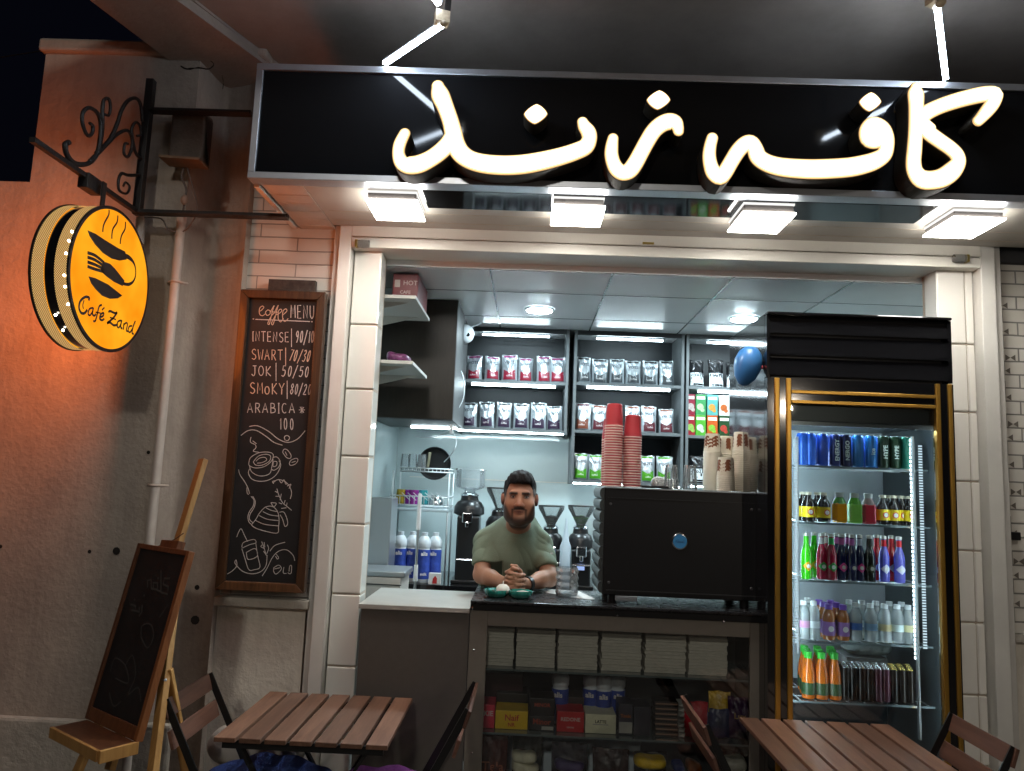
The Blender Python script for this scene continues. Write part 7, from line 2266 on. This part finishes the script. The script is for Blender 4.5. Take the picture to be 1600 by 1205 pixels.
# head (local: z 0 chin .. .262 crown; front is -y)
b.ell(H(0, .018, .172), Hr(.072, .092, .084), .01)
b.ell(H(0, -.022, .110), Hr(.064, .068, .086), .03)
b.ell(H(0, -.036, .048), Hr(.052, .048, .044), .025)
for s_ in (-1, 1):
    b.ell(H(s_ * .042, -.030, .062), Hr(.028, .045, .042), .02)      # jaw corners
    b.ell(H(s_ * .040, -.055, .102), Hr(.026, .028, .028), .022)     # cheekbones
    b.ell(H(s_ * .029, -.098, .139), Hr(.0165, .015, .011), .010, sub=True)
b.cap(H(-.036, -.078, .160), H(.036, -.078, .160), .0085 * HS, k=.012 * HS)
b.cap(H(0, -.080, .146), H(0, -.102, .105), .0090 * HS, .0130 * HS, .014 * HS)
for s_ in (-1, 1):
    b.ell(H(s_ * .0135, -.096, .101), Hr(.0095, .011, .0085), .006)
    b.ell(H(s_ * .0755, .004, .128), Hr(.010, .019, .032), .006)
b.ell(H(0, -.083, .076), Hr(.024, .012, .0065), .005); b.ell(H(0, -.082, .066), Hr(.021, .012, .007), .004)
b.ell(H(0, -.064, .030), Hr(.032, .026, .026), .02)
b.cap(H(0, .02, .06), (HX - .006, 3.63, zch - .09), .058 * HS, .062, .03)
# torso core (under the shirt) and arms
SL, SR_ = (-.196, 3.60, zpx(846, 3.58, 757)), (.083, 3.60, zpx(849, 3.58, 858))
CXT = (SL[0] + SR_[0]) / 2
b.ell((CXT, 3.69, SL[2] - .12), (.12, .08, .13), .05); b.ell((CXT, 3.77, SL[2] - .24), (.12, .08, .14), .05)
b.cap((SL[0] + .03, SL[1] + .02, SL[2]), (SR_[0] - .03, SR_[1] + .02, SR_[2]), .040, k=.04)
FA = zCt + .046
EL = (P(754, 893, 3.50).x, 3.50, FA + .012); ER = (P(858, 893, 3.50).x, 3.50, FA + .012)
WL = (P(789, 903, 3.365).x, 3.37, FA - .006); WR = (P(820, 904, 3.365).x, 3.37, FA - .006)
for sh, el, wr in ((SL, EL, WL), (SR_, ER, WR)):
    b.cap((sh[0] * .92 + el[0] * .08, sh[1] + .01, sh[2] * .85 + el[2] * .15), el, .034, .040, .02)
    mid = tuple(el[i] * .62 + wr[i] * .38 for i in range(3))
    b.cap(el, mid, .038, .034, .02); b.cap(mid, wr, .034, .0245, .02)
HCX = (WL[0] + WR[0]) / 2
# clasped hands: two palms and ten separate fingers
pa, pb_ = (HCX - .024, 3.345, FA + .008), (HCX + .026, 3.345, FA + .006)
b.ell(pa, (.022, .026, .034), .014); b.ell(pb_, (.022, .026, .034), .014)
b.cap(WL, pa, .026, .022, .012); b.cap(WR, pb_, .026, .022, .012)
for i in range(4):
    zA_ = FA + .043 - i * .0200; zB2 = FA + .034 - i * .0200
    ln = (.88, 1.0, .97, .80)[i]
    b.chain([(HCX - .036, 3.333, zA_ + .004), (HCX - .022, 3.313, zA_ + .003), (HCX + .004, 3.309, zA_ - .001), (HCX + .034 * ln, 3.318, zA_ - .005), (HCX + .044 * ln, 3.334, zA_ - .007)], [.0086, .0084, .0080, .0074, .0062], .0022)
    b.chain([(HCX + .038, 3.333, zB2 + .004), (HCX + .024, 3.312, zB2 + .003), (HCX - .003, 3.310, zB2 - .001), (HCX - .033 * ln, 3.319, zB2 - .004), (HCX - .043 * ln, 3.334, zB2 - .006)], [.0086, .0084, .0080, .0074, .0062], .0022)
b.chain([(HCX - .022, 3.338, FA + .030), (HCX - .026, 3.325, FA + .050), (HCX - .010, 3.318, FA + .064), (HCX + .010, 3.318, FA + .061)], [.011, .0098, .0088, .0072], .004)
b.chain([(HCX + .026, 3.340, FA + .028), (HCX + .022, 3.335, FA + .052), (HCX + .004, 3.332, FA + .072), (HCX - .016, 3.330, FA + .076)], [.011, .0098, .0088, .0072], .004)
def skincol(V):
    x, y, z = (V[:, 0] - HX) / HS / 1.06, (V[:, 1] - HY) / HS, (V[:, 2] - zch) / HS
    r_ = np.random.RandomState(3).rand(len(V))
    C = np.tile(np.array([.33, .165, .100]), (len(V), 1))
    head = (z > -.03) & (np.abs(x) < .1) & (y < .13)
    ax_ = np.abs(x)
    C[head] = np.array([.345, .160, .092])
    def blend(mask, col, k=1.0):
        k = np.clip(mask, 0, 1)[:, None] * k
        C[:] = C * (1 - k) + np.array(col) * k
    sm = lambda v, a, b_: np.clip((v - a) / (b_ - a), 0, 1)
    front = sm(-y, .0, .03)
    # redder nose and cheeks
    blend(head * np.exp(-((x / .016) ** 2 + ((z - .10) / .02) ** 2)) * front, (.38, .135, .085), .6)
    blend(head * np.exp(-(((ax_ - .036) / .016) ** 2 + ((z - .088) / .016) ** 2)) * front, (.36, .135, .08), .5)
    # ears
    blend(head * sm(ax_, .070, .076) * (y > -.03), (.33, .12, .085), .7)
    beardc = (.011, .0075, .0065)
    line = .048 + .060 * np.clip((ax_ - .028) / .034, 0, 1) ** 1.3
    beard = sm(line - z, -.010, .014) * head * sm(z, -.026, -.008) * (y < .03)
    beard *= 1 - np.exp(-((x / .014) ** 2 + ((z - .052) / .006) ** 2)) * .5
    blend(beard, beardc, .86)
    side = head * sm(ax_, .052, .060) * sm(z, .05, .06) * (1 - sm(z, .105, .135)) * (y < .01) * (y > -.055)
    blend(side, beardc, .75)
    mus = head * front * np.exp(-(np.clip(ax_ - .018, 0, 1) / .009) ** 2) * np.exp(-((z - (.0875 - .25 * np.clip(ax_ - .008, 0, 1))) / .0074) ** 2) * (z < .098)
    blend(mus * 1.3, beardc, .93)
    gob = head * front * np.exp(-((ax_ - .030) / .0055) ** 2) * (z < .086) * (z > .03)
    blend(gob, beardc, .85)
    lips = head * front * np.exp(-(x / .021) ** 4) * np.exp(-((z - .0700) / .0068) ** 4) * (y < -.075)
    blend(lips, (.20, .072, .058), .85)
    blend(head * front * np.exp(-(x / .023) ** 4) * np.exp(-((z - .0712) / .0016) ** 2), (.05, .015, .015), .9)
    # eyebrows and eye sockets
    bz = .1560 + .06 * np.clip(ax_ - .012, 0, .02) - .24 * np.clip(ax_ - .034, 0, 1)
    brow = head * front * np.exp(-((z - bz) / .0058) ** 2) * sm(ax_, .007, .011) * (1 - sm(ax_, .044, .050))
    blend(brow * 1.4, (.012, .008, .008), .95)
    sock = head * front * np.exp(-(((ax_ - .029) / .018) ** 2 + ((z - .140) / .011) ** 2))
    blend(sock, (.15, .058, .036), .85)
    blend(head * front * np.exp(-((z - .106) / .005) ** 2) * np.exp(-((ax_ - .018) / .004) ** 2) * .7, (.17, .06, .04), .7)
    blend(head * front * np.exp(-((ax_ - .0065) / .003) ** 2) * np.exp(-((z - .0965) / .0025) ** 2), (.04, .015, .01), .9)
    # short hair painted dark on the scalp
    hair = head * np.clip(sm(z, .196, .204) + (y > -.045) * sm(z, .130, .150) + (y > .02) * sm(z, .05, .06), 0, 1) * (ax_ < .082)
    earm = (ax_ > .071) & (z > .085) & (z < .152) & (np.abs(y - .004) < .024)
    blend(hair * (~earm), (.014, .012, .013), .93)
    C *= (.94 + .12 * r_)[:, None]
    # arm hair / nails
    nail = (~head) & (V[:, 1] < 3.345) & (V[:, 2] < FA + .06) & (np.abs(np.abs(V[:, 0] - HCX) - .040) < .004) & (V[:, 1] > 3.322)
    C[nail] = C[nail] * .6 + np.array([.42, .25, .19]) * .4
    return C
SKIN = attr_mat('skin', .5, bump=.12, bscale=350, sss=.12)
sdf_object('body', b, SKIN, man, skincol, 1)
# eyes
for s_ in (-1, 1):
    c = Vector(H(s_ * .0288, -.0725, .1400))
    m = MB(); m.ball(c, .0112 * HS, n=20, m=14); m.build('eyeball', mat('eye_white', (.42, .38, .35), .15, coat=.5), man, smooth=True)
    m = MB(); m.ball(c + Vector((0, -.0077 * HS, -.0002)), .0056 * HS, .0042 * HS, .0056 * HS, 16, 10); m.build('iris', mat('iris_brown', (.016, .008, .005), .08, coat=.8), man, smooth=True)
    m = MB()
    pts = [tuple(c + Vector((HS * .0128 * math.cos(math.radians(a)), -.0112 * HS + .006 * HS * math.cos(math.radians(a)) ** 2, HS * .0058 * math.sin(math.radians(a)) + .0005))) for a in range(0, 181, 15)]
    m.tube(pts, .0016 * HS, 8); m.build('eyelid', mat('eyelid_dark', (.045, .02, .014), .5), man, smooth=True)
    pts = [tuple(c + Vector((HS * .0125 * math.cos(math.radians(a)), -.0108 * HS + .006 * HS * math.cos(math.radians(a)) ** 2, -HS * .0056 * math.sin(math.radians(a)) - .0005))) for a in range(0, 181, 15)]
    m = MB(); m.tube(pts, .0013 * HS, 8); m.build('eyelid', mat('eyelid_low', (.17, .075, .05), .5), man, smooth=True)
# hair
hr = SDF((HX - .12, HY - .14, zch + .08), (HX + .12, HY + .16, zt_h + .045), .0026)
hr.ell(H(0, .019, .176), Hr(.0738, .0945, .085), .01)
hr.ell(H(.004, -.030, .226), Hr(.052, .062, .040), .02)
hr.ell(H(-.020, -.055, .222), Hr(.030, .034, .030), .015)
hr.ell(H(.024, -.052, .218), Hr(.030, .034, .026), .015)
X, Y, Z_ = hr.full()
x, y, z = (X - HX) / HS / 1.06, (Y - HY) / HS, (Z_ - zch) / HS
fr1 = np.maximum(y - (-.050 + .35 * np.maximum(0, np.abs(x) - .045)), z - (.205 - .9 * np.maximum(0, np.abs(x) - .045) - .004 * np.sin(150 * x)))          # positive outside the face cut-out
keep = np.maximum(-fr1, .098 - z + 0 * x) 
keep = np.maximum(keep, -(np.sqrt(((np.abs(x) - .080) / .016) ** 2 + ((y - .004) / .022) ** 2 + ((z - .118) / .036) ** 2) - 1) * .016)
wav = .003 * np.sin(160 * x + 60 * z) * np.sin(110 * y + 20 * z) + .001 * np.sin(300 * x + 90 * y)
hr.D = np.maximum(hr.D + (wav * HS).astype(np.float32), (-( -keep) * HS).astype(np.float32))
hm = mat('black_hair', (.006, .005, .006), .8, var=.4, vscale=90, bump=.9, bscale=240, stretch=(1, .25, .25))
sdf_object('hair', hr, hm, man, None, 1)
# t-shirt
s = SDF((-.37, 3.40, .98), (.27, 3.98, zch + .075), .0036)
ZSH = SL[2]
s.ell((CXT, 3.625, ZSH - .075), (.146, .125, .155), .04); s.ell((CXT, 3.66, ZSH - .20), (.148, .13, .20), .06); s.ell((CXT, 3.80, 1.02), (.165, .125, .2), .06)
s.cap((SL[0] + .03, SL[1] + .02, SL[2]), (SR_[0] - .03, SR_[1] + .02, SR_[2]), .060, k=.05)
zn_ = zpx(801, 3.58)
s.cap((HX - .028, 3.60, zn_ - .052), (SL[0] + .03, 3.61, SL[2] + .004), .056, .046, .05); s.cap((HX + .028, 3.60, zn_ - .052), (SR_[0] - .03, 3.61, SR_[2] + .004), .056, .046, .05)
s.ell((CXT + .055, 3.56, ZSH - .075), (.07, .05, .06), .04); s.ell((CXT - .055, 3.56, ZSH - .075), (.07, .05, .06), .04)
s.cap((HX, 3.530, zch - .026), (CXT + .01, 3.575, ZSH - .04), .064, .085, .045)
hems = []
for sh, el, sgn in ((SL, EL, -1), (SR_, ER, 1)):
    e = tuple(sh[i] + (el[i] - sh[i]) * .66 for i in range(3))
    s.cap(sh, e, .046, .051, .03)
    hems.append((e, sh, el))
X, Y, Z_ = s.full()
# folds
dX = X - CXT; aX = np.abs(dX)
ridge = lambda q: (1 - np.abs(np.sin(q)) ** .6) * .8
slv = np.clip((aX - .085) / .05, 0, 1)
fold = .011 * ridge(24 * (Z_ + .75 * aX) + 1.6 * np.sin(17 * X + 9 * Y)) * slv
fold = fold + .008 * ridge(37 * (Z_ + .4 * aX) + 2.0 * np.sin(23 * Y)) * slv
chest = np.clip((.135 - aX) / .05, 0, 1) * np.clip((ZSH + .01 - Z_) / .08, 0, 1)
fold = fold + .016 * ridge(15 * (dX + .55 * (Z_ - 1.2) * np.sign(dX + .02)) + 1.3 * np.sin(9 * Z_)) * chest
fold = fold + .008 * ridge(29 * (dX - .4 * (Z_ - 1.2)) + 2 * np.sin(15 * Z_)) * chest
fold = fold - .005 * np.exp(-((Z_ - (SL[2] + (EL[2] - SL[2]) * .60)) / .006) ** 2) * slv * 0
s.D = s.D + fold.astype(np.float32)
# cut sleeves square to the arm
for e, sh, el in hems:
    d = np.array(el) - np.array(sh); d /= np.linalg.norm(d)
    pl = (X - e[0]) * d[0] + (Y - e[1]) * d[1] + (Z_ - e[2]) * d[2] - .012
    near = (np.abs(X - e[0]) < .09) & (Y < 3.66)
    s.D = np.where(near & (Z_ < sh[2] - .02), np.maximum(s.D, pl), s.D).astype(np.float32)
# neckline
nk = np.sqrt(((X - HX) / .064) ** 2 + ((Y - 3.55) / .085) ** 2 + ((Z_ - (zch + .040)) / .050) ** 2) - 1
s.D = np.maximum(s.D, (-nk * .055)).astype(np.float32)
TSH = mat('sage_cotton', (.18, .225, .165), .9, var=.10, vscale=9, bump=.25, bscale=260)
sdf_object('t_shirt', s, TSH, man, None, 2)
# trousers below the counter
tr_ = SDF((CXT - .24, 3.60, 0.0), (CXT + .24, 4.0, 1.06), .010)
tr_.ell((CXT, 3.83, .96), (.16, .12, .12), .05)
for s_ in (-1, 1): tr_.cap((CXT + s_ * .085, 3.83, .90), (CXT + s_ * .11, 3.80, .08), .085, .055, .03); tr_.ell((CXT + s_ * .115, 3.76, .045), (.05, .12, .045), .02)
sdf_object('trousers', tr_, mat('dark_denim', (.02, .025, .045), .9), man, None, 1)
# sleeve mark and wrist watch
c = P(862, 865, 3.43)
m = MB(); m.box(c.x - .006, c.x + .006, c.y - .001, c.y + .001, c.z - .002, c.z + .003); m.build('sleeve_mark', WHM, man)
wd = (Vector(ER) - Vector(WR)).normalized()
wc = Vector(WR) + wd * .022
sd = wd.cross(EZ).normalized(); up_ = sd.cross(wd)
m = MB()
ring = []
for i in range(24):
    a = 2 * math.pi * i / 24
    ring.append(wc + sd * .0335 * math.cos(a) + up_ * .0315 * math.sin(a))
for off in (-.009, .009):
    pass
vs_ = [p + wd * o_ for o_ in (-.010, .010) for p in ring] 
m.add(vs_, [(i, (i + 1) % 24, 24 + (i + 1) % 24, 24 + i) for i in range(24)])
ring2 = [wc + (p - wc) * .9 for p in ring]
m.add([p + wd * o_ for o_ in (-.010, .010) for p in ring2], [(24 + i, 24 + (i + 1) % 24, (i + 1) % 24, i) for i in range(24)])
for o_, fl2 in ((-.010, 0), (.010, 1)):
    q_ = [p + wd * o_ for p in ring] + [p + wd * o_ for p in ring2]
    m.add(q_, [((i, 24 + i, 24 + (i + 1) % 24, (i + 1) % 24) if fl2 else (i, (i + 1) % 24, 24 + (i + 1) % 24, 24 + i)) for i in range(24)])
m.obox(wc + Vector((-.3, -.9, .25)).normalized() * .033, wd * .015, Vector((-.3, -.9, .25)).normalized() * .005, wd.cross(Vector((-.3, -.9, .25)).normalized()) * .017)
m.build('wrist_watch', BLK, man, auto=30)
